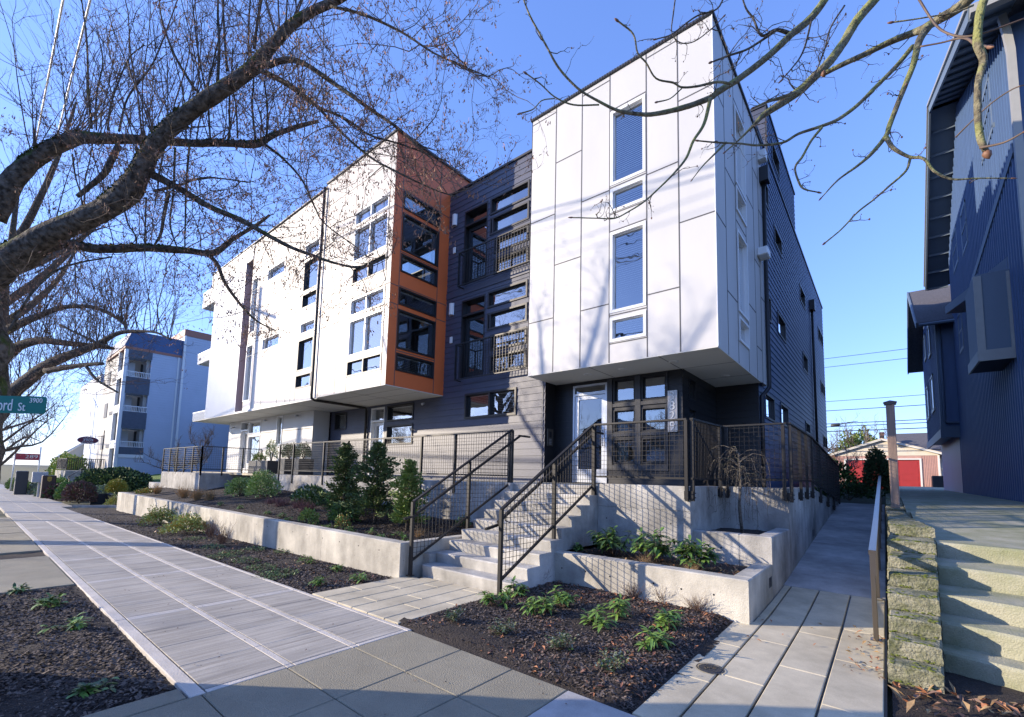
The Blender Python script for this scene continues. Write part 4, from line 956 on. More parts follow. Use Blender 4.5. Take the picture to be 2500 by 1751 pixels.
def railing(name, label, segs, steel=None, posts=None, foot_drop=.3, group=None, cell=.076):
    """segs: list of (A, B, (zb0,zb1), (zt0,zt1)) ; posts: list of (x, y, z0, z1)"""
    st = steel or M['steel']; A0 = segs[0][0]
    rt = empty(name, (A0[0], A0[1], segs[0][2][0]), label, 'railing', group)
    for A, Bq, zb, zt in segs:
        mb = MB(); mb.bar((A[0], A[1], zt[0]), (Bq[0], Bq[1], zt[1]), .05, .028); mb.build('top_rail', st, rt)
        mb = MB(); mb.bar((A[0], A[1], zb[0]), (Bq[0], Bq[1], zb[1]), .032, .032); mb.build('bottom_rail', st, rt)
        mb = MB(); panel(mb, A, Bq, (zb[0] + .016, zb[1] + .016), (zt[0] - .014, zt[1] - .014), cell); mb.build('wire_mesh', st, rt)
    for p in posts or []:
        mb = MB(); mb.box(p[0] - .024, p[0] + .024, p[1] - .024, p[1] + .024, p[2], p[3] - .015)
        if len(p) > 4:        # bracket plate against the wall
            dx, dy = p[4]; mb.box(p[0] - .035 + dx * .02, p[0] + .035 + dx * .02, p[1] - .035 + dy * .02, p[1] + .035 + dy * .02, p[2] + .02, p[2] + .15)
            for s in (.05, .12): mb.ell((p[0] - dx * .03 + (.03 if dy else 0), p[1] - dy * .03 + (.03 if dx else 0), p[2] + s), .01, .01, .01, 0, 6, 4)
        else: mb.box(p[0] - .05, p[0] + .05, p[1] - .05, p[1] + .05, p[2], p[2] + .008)
        mb.build('post', st, rt)
    return rt
# stair railings with handrails
def stair_rail(x, side, label):
    zt = lambda y: -.45 + (y - 4.58) * (.93 + .45) / (7.0 - 4.58)
    rt = railing('stair_railing', label, [((x, 4.58), (x, 7.0), (-1.38, -.14), (-.45, .93))], posts=[(x, 4.58, -1.6, -.44), (x, 5.82, -1.5 if side > 0 else -1.05, zt(5.82)), (x, 7.02, -.45, .94)], group='railings either side of the entry steps')
    xi = x - side * .075
    mb = MB(); h = lambda y: zt(y) - .19
    mb.bar((xi, 4.36, h(4.58) - .06), (xi, 4.62, h(4.60) - .03), .04, .03)
    mb.bar((xi, 4.60, h(4.60)), (xi, 7.16, h(7.12)), .04, .035); mb.bar((xi, 7.14, h(7.14)), (xi, 7.5, h(7.14)), .04, .035)
    if side < 0: mb.bar((xi - .3, 4.36, h(4.58) - .06), (xi, 4.36, h(4.58) - .06), .04, .03) if False else None
    hr = mb.build('handrail', M['steel'], rt)
    mb = MB()
    for y in (4.75, 5.82, 6.9): mb.tube([(x, y, h(y) - .09), (xi, y, h(y) - .07), (xi, y, h(y) - .01)], .008, 6)
    mb.build('bracket', M['steel'], rt)
    return rt
stair_rail(-3.97, 1, 'dark mesh railing on the right side of the entry steps')
stair_rail(-5.84, -1, 'dark mesh railing on the left side of the entry steps')
# entry terrace railing
def drop(y): return .97 if y < 11.4 else .97 - (y - 11.4) * .058
def dropb(y): return .03 if y < 11.4 else .03 - (y - 11.4) * .095
segs = [((-3.93, 6.98), (-2.33, 6.98), (.02, .02), (.93, .93)), ((-2.26, 6.98), (-2.26, 8.56), (.02, .03), (.93, .97)), ((-2.22, 8.57), (-1.24, 8.57), (.03, .03), (.97, .97))]
ps = [(-3.93, 6.975, -.32, .93, (0, 1)), (-2.34, 6.975, -.32, .93, (0, 1)), (-2.262, 7.02, -.32, .93, (-1, 0)), (-2.262, 8.5, -.3, .96, (-1, 0)), (-2.17, 8.572, -.3, .96, (0, 1)), (-1.29, 8.572, -.3, .96, (0, 1))]
railing('terrace_railing', 'dark mesh railing around the entry terrace, zigzagging right of the door', segs, posts=ps)
segs = []; ps = []; ys = [8.6, 9.7, 10.55, 11.4, 12.9, 14.6, 16.3, 18.2]
for a, b in zip(ys[:-1], ys[1:]): segs.append(((-1.2, a), (-1.2, b), (dropb(a), dropb(b)), (drop(a), drop(b))))
for y in ys: ps.append((-1.2, y + (.02 if y < 9 else 0), dropb(y) - .36, drop(y) - .005, (-1, 0)))
railing('side_railing', 'long mesh railing on the side wall above the ramp', segs, posts=ps)
# long left terrace railing
xs = [-16.6, -15.55, -13.5, -12.1, -10.3, -8.75, -7.55, -5.93]
segs = [((a, 7.06), (b, 7.06), (.0, .0), (.92, .92)) for a, b in zip(xs[:-1], xs[1:])]
ps = [(x, 7.045, -.42, .92, (0, 1)) for x in xs]
railing('long_terrace_railing', 'long mesh railing on the terrace wall behind the conifers', segs, posts=ps)
# left patio railing
def hrail(name, label, pts, z0, z1, nposts, horizontal=True, gap=.085):
    rt = empty(name, (pts[0][0], pts[0][1], z0), label, 'railing')
    for (a, b), npst, hz in zip(zip(pts[:-1], pts[1:]), nposts, horizontal):
        mb = MB(); mb.bar((*a, z1), (*b, z1), .05, .03); mb.build('top_rail', M['steel'], rt)
        mb = MB()
        for k in range(npst + 1):
            t = k / npst; x, y = a[0] + (b[0] - a[0]) * t, a[1] + (b[1] - a[1]) * t
            p_ = MB(); p_.box(x - .025, x + .025, y - .025, y + .025, z0 - .25, z1 - .015); p_.build('post', M['steel'], rt)
        if hz:
            z = z0
            while z < z1 - .03: mb.bar((*a, z), (*b, z), .012, .012); z += gap
            mb.build('rail_bars', M['steel'], rt)
        else:
            panel(mb, a, b, (z0, z0), (z1, z1)); mb.bar((*a, z0), (*b, z0), .03, .03); mb.build('wire_mesh', M['steel'], rt)
    return rt
hrail('patio_railing', 'dark horizontal bar railing on the far left patio wall', [(-26.75, 5.97), (-21.2, 5.97), (-21.16, 8.2)], -.02, .9, [5, 3], horizontal=[True, False])
# walkway handrail
wh_ = empty('walkway_handrail', (-.14, 6.1, -1.6), 'brown steel handrail along the right edge of the walkway', 'handrail')
pp = [(5.95, -1.6), (6.11, -1.6), (7.85, -1.5), (9.6, -1.39), (11.4, -1.24), (13.2, -1.09), (15, -.93), (16.8, -.78)]
ht = lambda y: -.70 + (y - 6.11) * .0635 if y < 7.9 else -.586 + (y - 7.9) * .0845
mb = MB(); yy = [6.02, 7.9, 17.6]
for a, b in zip(yy[:-1], yy[1:]): mb.bar((-.14, a, ht(a)), (-.14, b, ht(b)), .062, .05)
mb.bar((-.14, 6.05, ht(6.05) - .02), (-.14, 6.05, ht(6.05) - .24), .05, .06); mb.build('rail', M['steel_light'], wh_)
for y, z in pp[1:]:
    mb = MB(); mb.box(-.165, -.122, y - .03, y + .03, z, ht(y) - .02, bv=.004); mb.box(-.19, -.10, y - .05, y + .05, z, z + .008); mb.build('post', M['steel_light'], wh_)
# wooden post
wp = empty('wooden_post', (.12, 11.5, -.46), 'tall grey brown wooden post with a pyramid cap beside the walkway', 'post')
mb = MB(); mb.box(.055, .19, 11.43, 11.57, -.45, 1.57, bv=.008); mb.build('shaft', mat('post_wood', (.27, .19, .145), .7, var=.25, vs=4, stretch=(6, 6, .6), bump=.3, bs=20), wp)
mb = MB(); c = (.1225, 11.5)
mb.box(.03, .215, 11.405, 11.595, 1.57, 1.60)
for (h0, r0, h1, r1) in ((1.60, .10, 1.615, .105), (1.615, .105, 1.66, .0)):
    v = [(c[0] + sx * r0, c[1] + sy * r0, h0) for sx, sy in ((-1, -1), (1, -1), (1, 1), (-1, 1))] + [(c[0] + sx * r1, c[1] + sy * r1, h1) for sx, sy in ((-1, -1), (1, -1), (1, 1), (-1, 1))]
    mb.add(v, ((0, 1, 5, 4), (1, 2, 6, 5), (2, 3, 7, 6), (3, 0, 4, 7), (3, 2, 1, 0), (4, 5, 6, 7)))
mb.build('cap', mat('post_cap', (.10, .085, .08), .6), wp)
# ================================================================== RIGHT NEIGHBOUR (board and batten, navy)
M['bb'] = mat('board_and_batten_blue', (.075, .13, .25), .5, var=.1, vs=1.5, bump=.15, bs=50, stretch=(3, 3, .4))
M['bbtrim'] = mat('pale_taupe_trim', (.30, .30, .28), .5, var=.06, vs=4)
M['bbpanel'] = mat('slate_panel', (.12, .16, .21), .55, var=.05, vs=1)
M['shingle'] = mat('asphalt_shingle', (.10, .095, .10), .9, var=.35, vs=18, bump=.8, bs=60, speck=.3)
RB = empty('board_batten_house', (3, 19, -.4), 'tall navy board and batten building on the right edge with a gable overhang', 'building')
XW = 2.4
gable = [(13.0, -.6), (25.1, -.55), (25.1, 9.2), (20.3, 12.9), (13.0, 9.75)]
mb = MB(); mb.prism(gable, 'x', XW, 9.5); mb.build('wall', M['bb'], RB, fix=True)
mb = MB()
def gtop(y): return 9.75 + (y - 13) * .4315 if y < 20.3 else 12.9 - (y - 20.3) * .7708
y = 13.12
while y < 25.1:
    mb.box(XW - .055, XW, y - .024, y + .024, -.5, gtop(y) - .05); y += .245
mb.box(XW - .035, XW + .0, 12.96, 13.1, -.6, 9.7); mb.box(XW - .035, XW, 25.0, 25.13, -.5, 9.2)
mb.build('batten', M['bb'], RB)
# roof with wide soffit
def roofside(mb, a, b, x0, x1, th, mi):
    mb.add([(x0, a[0], a[1]), (x1, a[0], a[1]), (x1, b[0], b[1]), (x0, b[0], b[1]), (x0, a[0], a[1] + th), (x1, a[0], a[1] + th), (x1, b[0], b[1] + th), (x0, b[0], b[1] + th)],
           ((0, 1, 2, 3), (7, 6, 5, 4), (0, 4, 5, 1), (1, 5, 6, 2), (2, 6, 7, 3), (3, 7, 4, 0)), mi)
e0, pk, e1 = (12.2, 9.60), (20.3, 13.1), (26.3, 8.65)
mb = MB(); roofside(mb, e0, pk, 1.72, 10, .12, 0); roofside(mb, pk, e1, 1.72, 10, .12, 0); mb.build('roof', M['shingle'], RB, fix=True)
mb = MB(); roofside(mb, (e0[0], e0[1] - .012), (pk[0], pk[1] - .012), 1.73, XW + .02, .01, 0); roofside(mb, (pk[0], pk[1] - .012), (e1[0], e1[1] - .012), 1.73, XW + .02, .01, 0); mb.build('soffit_board', M['bbpanel'], RB, fix=True)
mb = MB()
for a, b in ((e0, pk), (pk, e1)):
    L = math.hypot(b[0] - a[0], b[1] - a[1]); n = int(L / .75)
    for k in range(n + 1):
        t = k / n; y, z = a[0] + (b[0] - a[0]) * t, a[1] + (b[1] - a[1]) * t
        mb.box(1.74, XW, y - .03, y + .03, z - .09, z - .002)
    q = lambda o: [(1.70, a[0], a[1] + o), (1.70, b[0], b[1] + o)]
    mb.bar((1.70, a[0], a[1] + .0), (1.70, b[0], b[1] + .0), .05, .30)
mb.build('rake_board', M['bbpanel'], RB)
mb = MB(); mb.bar((1.66, e0[0], e0[1] + .13), (1.66, pk[0], pk[1] + .13), .06, .07); mb.bar((1.66, pk[0], pk[1] + .13), (1.66, e1[0], e1[1] + .13), .06, .07); mb.build('rake_trim', M['bbtrim'], RB)
mb = MB(); mb.tube([(2.25, 12.9, 9.75), (2.3, 12.88, 9.3), (2.33, 12.88, 8.9), (2.33, 12.88, 4.5), (2.33, 12.88, -.5)], .085, 4, sm=False); mb.box(1.7, 4.5, 12.08, 12.24, 9.5, 9.68); mb.build('downspout', M['bbtrim'], RB)
# protruding bay box with shed roof
mb = MB(); mb.box(1.80, 2.40, 14.7, 16.3, 2.95, 4.95); bx = mb.build('bay_box', M['bbpanel'], RB)
mb = MB()
mb.box(1.765, 1.90, 14.66, 14.70, 3.13, 4.9); mb.box(1.765, 2.40, 14.655, 14.70, 2.88, 3.13); mb.box(1.76, 1.80, 14.70, 16.32, 2.88, 3.13); mb.box(2.3, 2.42, 14.66, 14.7, 3.13, 4.9); mb.build('bay_trim', M['bbtrim'], bx)
mb = MB(); mb.box(1.80, 2.40, 14.71, 16.3, 2.9, 2.95); mb.build('bay_underside', M['blacktrim'], bx)
mb = MB(); v = [(2.42, 14.45, 5.05), (1.72, 18.2, 5.05), (1.72, 18.2, 4.75), (2.42, 14.45, 4.75)]
# shed roof: front fascia dropping along the wall
mb = MB(); A = Vector((2.40, 14.3, 4.90)); C_ = Vector((1.78, 20.6, 5.78))
mb.add([A, C_, C_ + Vector((0, 0, .26)), A + Vector((0, 0, .3)), A + Vector((.0, .5, .32)), C_ + Vector((.62, .2, .4)), A + Vector((0, .5, 0)), C_ + Vector((.62, .2, 0))], ((0, 1, 2, 3), (3, 2, 5, 4), (0, 6, 7, 1), (1, 7, 5, 2), (0, 3, 4, 6)))
mb.build('shed_roof', M['bbpanel'], RB)
mb = MB(); mb.box(2.02, 2.37, 17.3, 18.3, 4.55, 5.15, bv=.02); ac = mb.build('air_conditioner', mat('appliance_white', (.62, .62, .60), .5), RB)
mb = MB()
for k in range(7): mb.box(2.01, 2.02, 17.36 + k * .13, 17.42 + k * .13, 4.62, 5.08)
for k in range(3): mb.box(2.09 + k * .09, 2.12 + k * .09, 17.29, 17.30, 4.62, 5.08)
mb.build('grille', M['darktrim'], ac)
# diagonal braces and decorative window frames
mb = MB(); mb.bar((2.355, 20.0, 6.35), (2.355, 13.4, 6.75 + .35), .05, .22); mb.build('brace_board', M['bbpanel'], RB)
for (y0, y1, z0, z1) in ((15.1, 16.7, 8.7, 10.1), (19.9, 21.1, 7.9, 9.3), (22.2, 23.6, 8.2, 9.5), (22.4, 23.4, 5.0, 6.4), (19.9, 21.0, 5.6, 6.1)):
    mb = MB()
    for a in ((y0, y0 + .1, z0, z1), (y1 - .1, y1, z0, z1), (y0, y1, z1 - .1, z1 + .02), (y0 - .05, y1 + .05, z0 - .06, z0 + .06), (y0, y1, (z0 + z1) / 2 - .03, (z0 + z1) / 2 + .03)): mb.box(2.34, 2.40, a[0], a[1], a[2], a[3])
    f = mb.build('window', M['bbpanel'], RB); mb = MB(); mb.quad((2.365, y0 + .05, z0), (2.365, y1 - .05, z0), (2.365, y1 - .05, z1), (2.365, y0 + .05, z1)); mb.build('pane', mat('dark_pane', (.02, .025, .03), .05), f)
# ---- rear house behind it
RH = empty('rear_house', (3, 29, -.3), 'second navy house further back with a grey shingled gable roof', 'house')
mb = MB(); mb.prism([(25.2, 2.15), (33, 2.15), (33, 6.9), (29.6, 9.4), (25.2, 6.9)], 'x', 1.85, 7.5); mb.build('upper_wall', M['bb'], RH, fix=True)
mb = MB(); mb.box(2.35, 7.4, 25.3, 33, -.6, 2.14); mb.build('lower_wall', M['bb'], RH)
mb = MB(); y = 25.4
while y < 33: mb.box(1.825, 1.85, y - .02, y + .02, 2.2, 6.85 if y < 26 else min(6.9 + (y - 25.2) * .568, 9.4 - (y - 29.6) * .735) - .05); y += .25
mb.build('batten', M['bb'], RH)
mb = MB(); mb.box(1.80, 7.5, 25.14, 25.2, 1.95, 2.4); mb.box(1.80, 1.85, 25.2, 33.05, 1.95, 2.3); mb.box(1.82, 1.95, 25.13, 25.2, 2.4, 6.85); mb.tube([(1.95, 25.1, 6.7), (1.93, 25.1, 2.7), (2.0, 25.1, 2.55), (3.0, 25.1, 2.5)], .05, 6); mb.build('corner_board', M['bbpanel'], RH)
mb = MB(); roofside(mb, (24.5, 6.55), (29.6, 9.6), 1.25, 8, .12, 0); roofside(mb, (29.6, 9.6), (34.0, 6.4), 1.25, 8, .12, 0); mb.build('roof', M['shingle'], RH, fix=True)
mb = MB(); mb.bar((1.23, 24.5, 6.58), (1.23, 29.6, 9.62), .05, .24); mb.bar((1.23, 29.6, 9.62), (1.23, 34, 6.42), .05, .24); mb.tube([(1.3, 24.42, 6.55), (7.9, 24.42, 6.55)], .07, 6); mb.build('rake_board', M['bbpanel'], RH)
for (y0, y1, z0, z1) in ((27.2, 28.6, 3.4, 5.0), (30.2, 31.5, 3.4, 5.0), (27.4, 28.4, 6.0, 7.4), (30.0, 31.0, 6.4, 7.6)):
    mb = MB()
    for a in ((y0, y0 + .1, z0, z1), (y1 - .1, y1, z0, z1), (y0, y1, z1 - .1, z1), (y0 - .08, y1 + .08, z0 - .06, z0 + .08)): mb.box(1.78, 1.85, *a)
    f = mb.build('window', M['bbtrim'], RH); mb = MB(); mb.quad((1.815, y0, z0), (1.815, y1, z0), (1.815, y1, z1), (1.815, y0, z1)); mb.build('pane', M['alu'], f)
# ================================================================== GARAGE AND BACK YARD
GA = empty('garage', (-.2, 50, -.25), 'low pink garage with a red roll up door and a cream gable behind the walkway', 'garage')
M['pink'] = mat('pink_siding', (.45, .27, .23), .7, var=.08, vs=3); M['cream'] = mat('cream_gable', (.62, .56, .45), .7, var=.05, vs=2)
M['reddoor'] = mat('red_door', (.33, .028, .03), .5, var=.08, vs=2); M['whitetrim'] = mat('white_trim', (.65, .65, .62), .6)
mb = MB(); mb.box(-3.45, -2.73, 50, 56, -.7, 2.44); mb.box(2.22, 3.40, 50, 56, -.7, 2.44); mb.box(-2.73, 2.22, 50, 50.3, 2.10, 2.44); mb.box(-3.44, 3.39, 55.8, 56, -.6, 2.4)
x = -3.4
while x < 3.4:
    if not -2.73 < x < 2.22: mb.box(x - .008, x + .008, 49.98, 50, -.3, 2.44)
    x += .1
mb.build('wall', M['pink'], GA)
mb = MB(); mb.prism([(-3.5, 2.44), (3.45, 2.44), (3.3, 2.55), (-.15, 3.75), (-3.4, 2.7)], 'y', 49.97, 50.2); mb.build('gable', M['cream'], GA, fix=True)
mb = MB(); mb.box(-2.7, 2.2, 50.06, 50.12, -.5, 2.09)
for r in range(4):
    for c in range(4): mb.box(-2.6 + c * 1.21, -1.55 + c * 1.21, 50.04, 50.06, -.22 + r * .57, .22 + r * .57)
mb.build('roll_up_door', M['reddoor'], GA)
mb = MB(); mb.box(-2.83, -2.7, 49.93, 50, -.5, 2.2); mb.box(2.2, 2.32, 49.93, 50, -.5, 2.2); mb.box(-2.83, 2.32, 49.935, 50, 2.09, 2.2); mb.box(3.3, 3.42, 49.94, 50, -.5, 2.44)
mb.bar((-3.9, 49.75, 2.5), (-.15, 49.75, 3.83), .06, .12); mb.bar((-.15, 49.75, 3.83), (4.0, 49.75, 2.4), .06, .12); mb.build('trim', M['whitetrim'], GA)
mb = MB()
for a, b in (((-3.95, 2.5), (-.15, 3.85)), ((-.15, 3.85), (4.05, 2.42))):
    mb.add([(a[0], 49.7, a[1]), (b[0], 49.7, b[1]), (b[0], 56.3, b[1]), (a[0], 56.3, a[1]), (a[0], 49.7, a[1] + .09), (b[0], 49.7, b[1] + .09), (b[0], 56.3, b[1] + .09), (a[0], 56.3, a[1] + .09)], ((0, 1, 2, 3), (7, 6, 5, 4), (0, 4, 5, 1), (1, 5, 6, 2), (2, 6, 7, 3), (3, 7, 4, 0)))
mb.build('roof', M['cream'], GA, fix=True)
mb = MB(); mb.box(-.45, -.1, 49.94, 49.97, 3.2, 3.42); mb.build('gable_vent', M['bbtrim'], GA)
# red fence and lattice at its right
rf = empty('red_fence', (4.2, 49, -.3), 'dark red board fence right of the garage', 'fence')
mb = MB(); x = 3.5
while x < 7.5: mb.box(x, x + .14, 48.9, 48.93, -.5, 1.25); x += .15
mb.build('boards', M['reddoor'], rf); mb = MB(); mb.box(3.45, 7.6, 48.85, 48.97, 1.25, 1.33); mb.build('cap_rail', M['whitetrim'], rf)
lt = empty('lattice_arbor', (4.5, 52, 1.2), 'pale lattice trellis above the red fence', 'trellis')
mb = MB(); mb.bar((3.6, 51.9, 2.4), (7.5, 51.9, 1.5), .08, .1); mb.box(3.6, 7.5, 51.9, 52, 1.25, 1.35); mb.box(3.6, 3.7, 51.9, 52, -.3, 2.4); mb.box(5, 5.1, 51.9, 52, -.3, 2.4); mb.build('frame', M['whitetrim'], lt)
mb = MB()
for k in range(24):
    x = 3.7 + k * .16; mb.bar((x, 51.97, 1.3), (x + .9, 51.97, 2.3), .015, .025); mb.bar((x + .9, 51.98, 1.3), (x, 51.98, 2.3), .015, .025)
mb.build('lattice', M['whitetrim'], lt)
hb = empty('shingled_house', (4, 66, 0), 'house with a grey shingle roof and brick chimney beyond the garage', 'house')
mb = MB(); mb.add([(.6, 61, 3.6), (12, 61, 3.6), (12, 65, 5.6), (.6, 65, 5.6), (.6, 69, 3.6), (12, 69, 3.6)], ((0, 1, 2, 3), (3, 2, 5, 4), (0, 3, 4))); mb.add([(.6, 61.02, 3.5), (9, 57, 2.6), (12, 57, 2.6), (12, 61, 3.6)], ((0, 1, 2, 3),)); mb.build('roof', M['shingle'], hb)
mb = MB(); mb.box(.9, 11.6, 61.5, 68.5, -.6, 3.75); mb.build('wall', M['cream'], hb)
mb = MB(); mb.box(-.35, .05, 61.2, 61.6, 2.5, 5.5); mb.box(-.4, .1, 61.15, 61.65, 5.3, 5.42); mb.build('chimney', mat('chimney_brick', (.22, .13, .10), .9, var=.2, vs=6), hb)
# air box and bins near garage
mb = MB(); mb.box(2.75, 3.5, 47.5, 48.2, -.35, .75, bv=.05); o = mb.build('waste_bin', M['blacktrim']); tag(o, 'black waste bin standing right of the garage door', 'bin')
# power lines
def cable(name, label, a, b, sag, r, m=None, group='power lines beyond the garage'):
    a, b = Vector(a), Vector(b); pts = []
    for i in range(25):
        t = i / 24; p = a.lerp(b, t); p.z -= sag * 4 * t * (1 - t); pts.append(p)
    mb = MB(); mb.tube(pts, r, 5); o = mb.build(name, m or M['blacktrim']); tag(o, label, 'power line', group); return o
for k, (zl, zr, r, lab) in enumerate(((11.35, 11.45, .02, 'topmost thin wire in the sky above the garage'), (10.6, 10.75, .02, 'second thin wire from the top above the garage'), (7.78, 7.65, .02, 'third wire down above the garage'), (6.90, 6.98, .028, 'wire midway down above the garage'), (5.80, 5.86, .03, 'upper wire of the low bundle above the garage'), (5.52, 5.66, .03, 'middle wire of the low bundle above the garage'), (5.12, 5.27, .035, 'thickest lowest wire above the garage'))):
    cable('power_line', lab, (-60, 46 + k * .12, zl + .8), (60, 46 + k * .12, zr + 1.0), 1.7, r)
sl_ = empty('splice_case', (-2.9, 46.5, 4.95), 'dark cable splice case hanging on the lowest wire', 'cable box')
mb = MB(); mb.tube([(-3.45, 46.5, 4.88), (-3.4, 46.5, 4.88), (-2.85, 46.5, 4.92), (-2.78, 46.5, 4.93)], [.05, .12, .12, .05], 10); mb.tube([(-2.78, 46.5, 4.93), (-2.3, 46.55, 5.08), (-1.6, 46.6, 5.16)], .025, 5); mb.build('case', M['darktrim'], sl_)
# ================================================================== LEFT NEIGHBOUR
M['lsid'] = mat('pale_blue_lap', (.42, .47, .56), .55, var=.04, vs=1); M['lgrey'] = mat('grey_beige_panel', (.40, .39, .36), .7, var=.05, vs=1)
M['ldark'] = mat('slate_stucco', (.085, .10, .13), .8, var=.12, vs=5, bump=.3, bs=30); M['terra'] = mat('terracotta_trim', (.30, .13, .09), .6); M['lwhite'] = mat('white_paint', (.68, .69, .68), .5)
LN = empty('balcony_building', (-50, 12, -.5), 'pale blue apartment building with stacked balconies and slate panels on the left', 'apartment building')
XN = -44.8
PN = PX(XN)
fl = [(1.97, 2.93), (4.72, 5.66), (7.40, 8.50)]
op = [(7.25, 8.62, 1.5, 2.93), (7.25, 8.62, 4.25, 5.66), (7.25, 8.62, 6.95, 8.50)]
facade('blue_siding_wall', PN, 7.05, 10.62, -.6, 9.15, M['lsid'], LN, op, lap=.2, lapd=.02, reveal=1.4)
facade('tower_wall', PX(XN + .25), 10.62, 22, -.6, 11.0, M['lsid'], LN, lap=.2, lapd=.02)
facade('tower_face', PY(10.62), -52, XN + .25, -.6, 11.0, M['lsid'], LN, lap=.2, lapd=.02)
facade('rear_wing_wall', PY(14.5), XN + .25, -36, -.6, 5.6, M['lsid'], LN, [(-38.4, -37.3, 2.5, 4.4)], lap=.2, lapd=.02)
facade('rear_wing_side', PX(-36), 14.5, 24, -.6, 5.6, M['lsid'], LN, lap=.2, lapd=.02)
window(PY(14.5), (-38.4, -37.3, 2.5, 4.4), M['blacktrim'], parent=LN, blind='blind', trans=(3.45,))
mb = MB(); mb.box(-52, XN + .3, 10.58, 22, 11.0, 11.55); mb.box(-52, XN + .05, 6.95, 10.6, 9.10, 9.3); mb.build('fascia', M['terra'], LN)
mb = MB(); mb.prism([(6.9, 9.3), (10.6, 9.3), (10.6, 10.6), (7.3, 10.6)], 'x', -52, XN + .02); mb.build('mansard_roof', M['blue'], LN, fix=True)
mb = MB()
for (z0, z1) in ((.95, 1.5), (2.95, 4.25), (5.66, 6.95), (8.5, 9.08)):
    mb = MB(); mb.box(XN + .015, XN + .05, 7.2, 8.66, z0, z1); mb.box(XN + .0501, XN + .06, 7.92, 7.94, z0, z1); mb.build('slate_panel', M['ldark'], LN)
for z0 in (1.5, 4.25, 6.95):
    mb = MB(); mb.box(XN, XN + .05, 7.2, 8.66, z0 + .4, z0 + .46); mb.box(XN, XN + .05, 7.2, 8.66, z0 + .02, z0 + .06)
    for k in range(14): mb.box(XN + .01, XN + .03, 7.25 + k * .105, 7.28 + k * .105, z0 + .06, z0 + .4)
    mb.build('balcony_railing', M['lwhite'], LN)
    mb = MB(); mb.box(XN - 1.4, XN - 1.38, 7.3, 7.9, z0, z0 + 1.35); mb.box(XN - 1.4, XN - 1.38, 8.25, 8.6, z0, z0 + 1.35, 1); mb.build('balcony_door', [M['lwhite'], M['blacktrim']], LN)
mb = MB(); mb.box(XN - .25, XN + .06, 6.98, 7.18, -.4, 9.1); mb.box(XN + .01, XN + .05, 10.35, 10.45, -.6, 9.1); mb.box(XN + .26, XN + .3, 10.6, 10.75, -.6, 11)
mb.box(-46.9, -46.7, 6.95, 7.15, -.4, 9.2)
for z in (1.5, 4.25, 6.95): mb.box(-46.7, XN - .25, 6.97, 7.05, z - .1, z + .5)
mb.box(XN + .02, XN + .06, 7.15, 8.7, .7, .95); mb.build('white_column', M['lwhite'], LN)
mb = MB(); mb.box(-53.4, -46.9, 7.1, 10.6, -.6, 9.6); mb.box(-46.7, XN - .3, 8.4, 8.6, -.5, 9.1)
mb.build('grey_street_wall', M['lgrey'], LN)
mb = MB()
for z in (1.4, 4.1, 6.9):
    mb = MB(); mb.box(-51.5, -50.3, 7.06, 7.1, z, z + 1.2); mb.build('street_window', M['ldark'], LN)
    mb = MB(); mb.box(-49.2, -47.6, 7.06, 7.1, z + .1, z + .35); mb.build('street_window', M['ldark'], LN)
mb = MB(); mb.box(-53.5, -44.7, 7.0, 10.65, 9.6, 9.75); mb.build('terracotta_cap', M['terra'], LN) if False else None
L2 = empty('far_apartment_building', (-62, 12, -.6), 'plain pale blue building beyond the balcony building', 'building')
mb = MB(); mb.box(-62, -54, 7.3, 16, -2.5, 7.7); mb.box(-75, -62, 8, 18, -3, 9.5); mb.build('wall', M['lsid'], L2)
mb = MB(); mb.box(-61.5, -60.2, 7.26, 7.3, 4.6, 5.9); mb.box(-57.2, -56, 7.26, 7.3, 1.6, 3.0); mb.box(-59.9, -58.7, 7.26, 7.3, 1.6, 3.0); mb.build('window', M['lwhite'], L2)
# gabled entry roof of the next lot
ge = empty('gabled_porch', (-66, 7.8, -.5), 'small cream gabled porch roof behind the black picket fence', 'porch')
mb = MB(); mb.prism([(5.9, -1.2), (7.9, -1.2), (7.9, 2.5), (5.9, .7)], 'x', -70, -66); mb.build('wall', M['cream'], ge, fix=True)
mb = MB(); mb.bar((-65.95, 5.7, .7), (-65.95, 8.0, 2.72), .1, .2); mb.build('rake_board', M['lwhite'], ge)
# terrace with black picket fence
dk = empty('picket_fence', (-50, 6, -1), 'black picket fence on the raised terrace of the balcony building', 'fence')
mb = MB(); pts = [(-56, 4.2), (-51, 5.0), (-49.6, 8.4)]
mb.bar((-56, 5.0, .55), (-50, 5.0, .55), .05, .05); mb.bar((-50, 5, .55), (-48.2, 8.9, .55), .05, .05); mb.bar((-56, 5, -.3), (-50, 5, -.3), .04, .04); mb.bar((-50, 5, -.3), (-48.2, 8.9, -.3), .04, .04); mb.build('rail', M['blacktrim'], dk)
mb = MB()
for k in range(46): mb.box(-56 + k * .13, -55.97 + k * .13, 4.98, 5.02, -.3, .55)
for k in range(33): t = k / 33; mb.box(-50 + 1.8 * t, -49.96 + 1.8 * t, 5 + 3.9 * t, 5.04 + 3.9 * t, -.3, .55)
mb.build('picket', M['blacktrim'], dk)
mb = MB(); mb.prism([(-56.2, 4.95), (-49.9, 4.95), (-48.0, 9), (-48, 12), (-56.2, 12)], 'z', -2.4, -.42); o = mb.build('raised_terrace', mat('stone_veneer', (.30, .29, .25), .9, var=.35, vs=6, bump=.8, bs=8), fix=True); tag(o, 'stone faced raised terrace under the black picket fence', 'terrace', kind='structure')
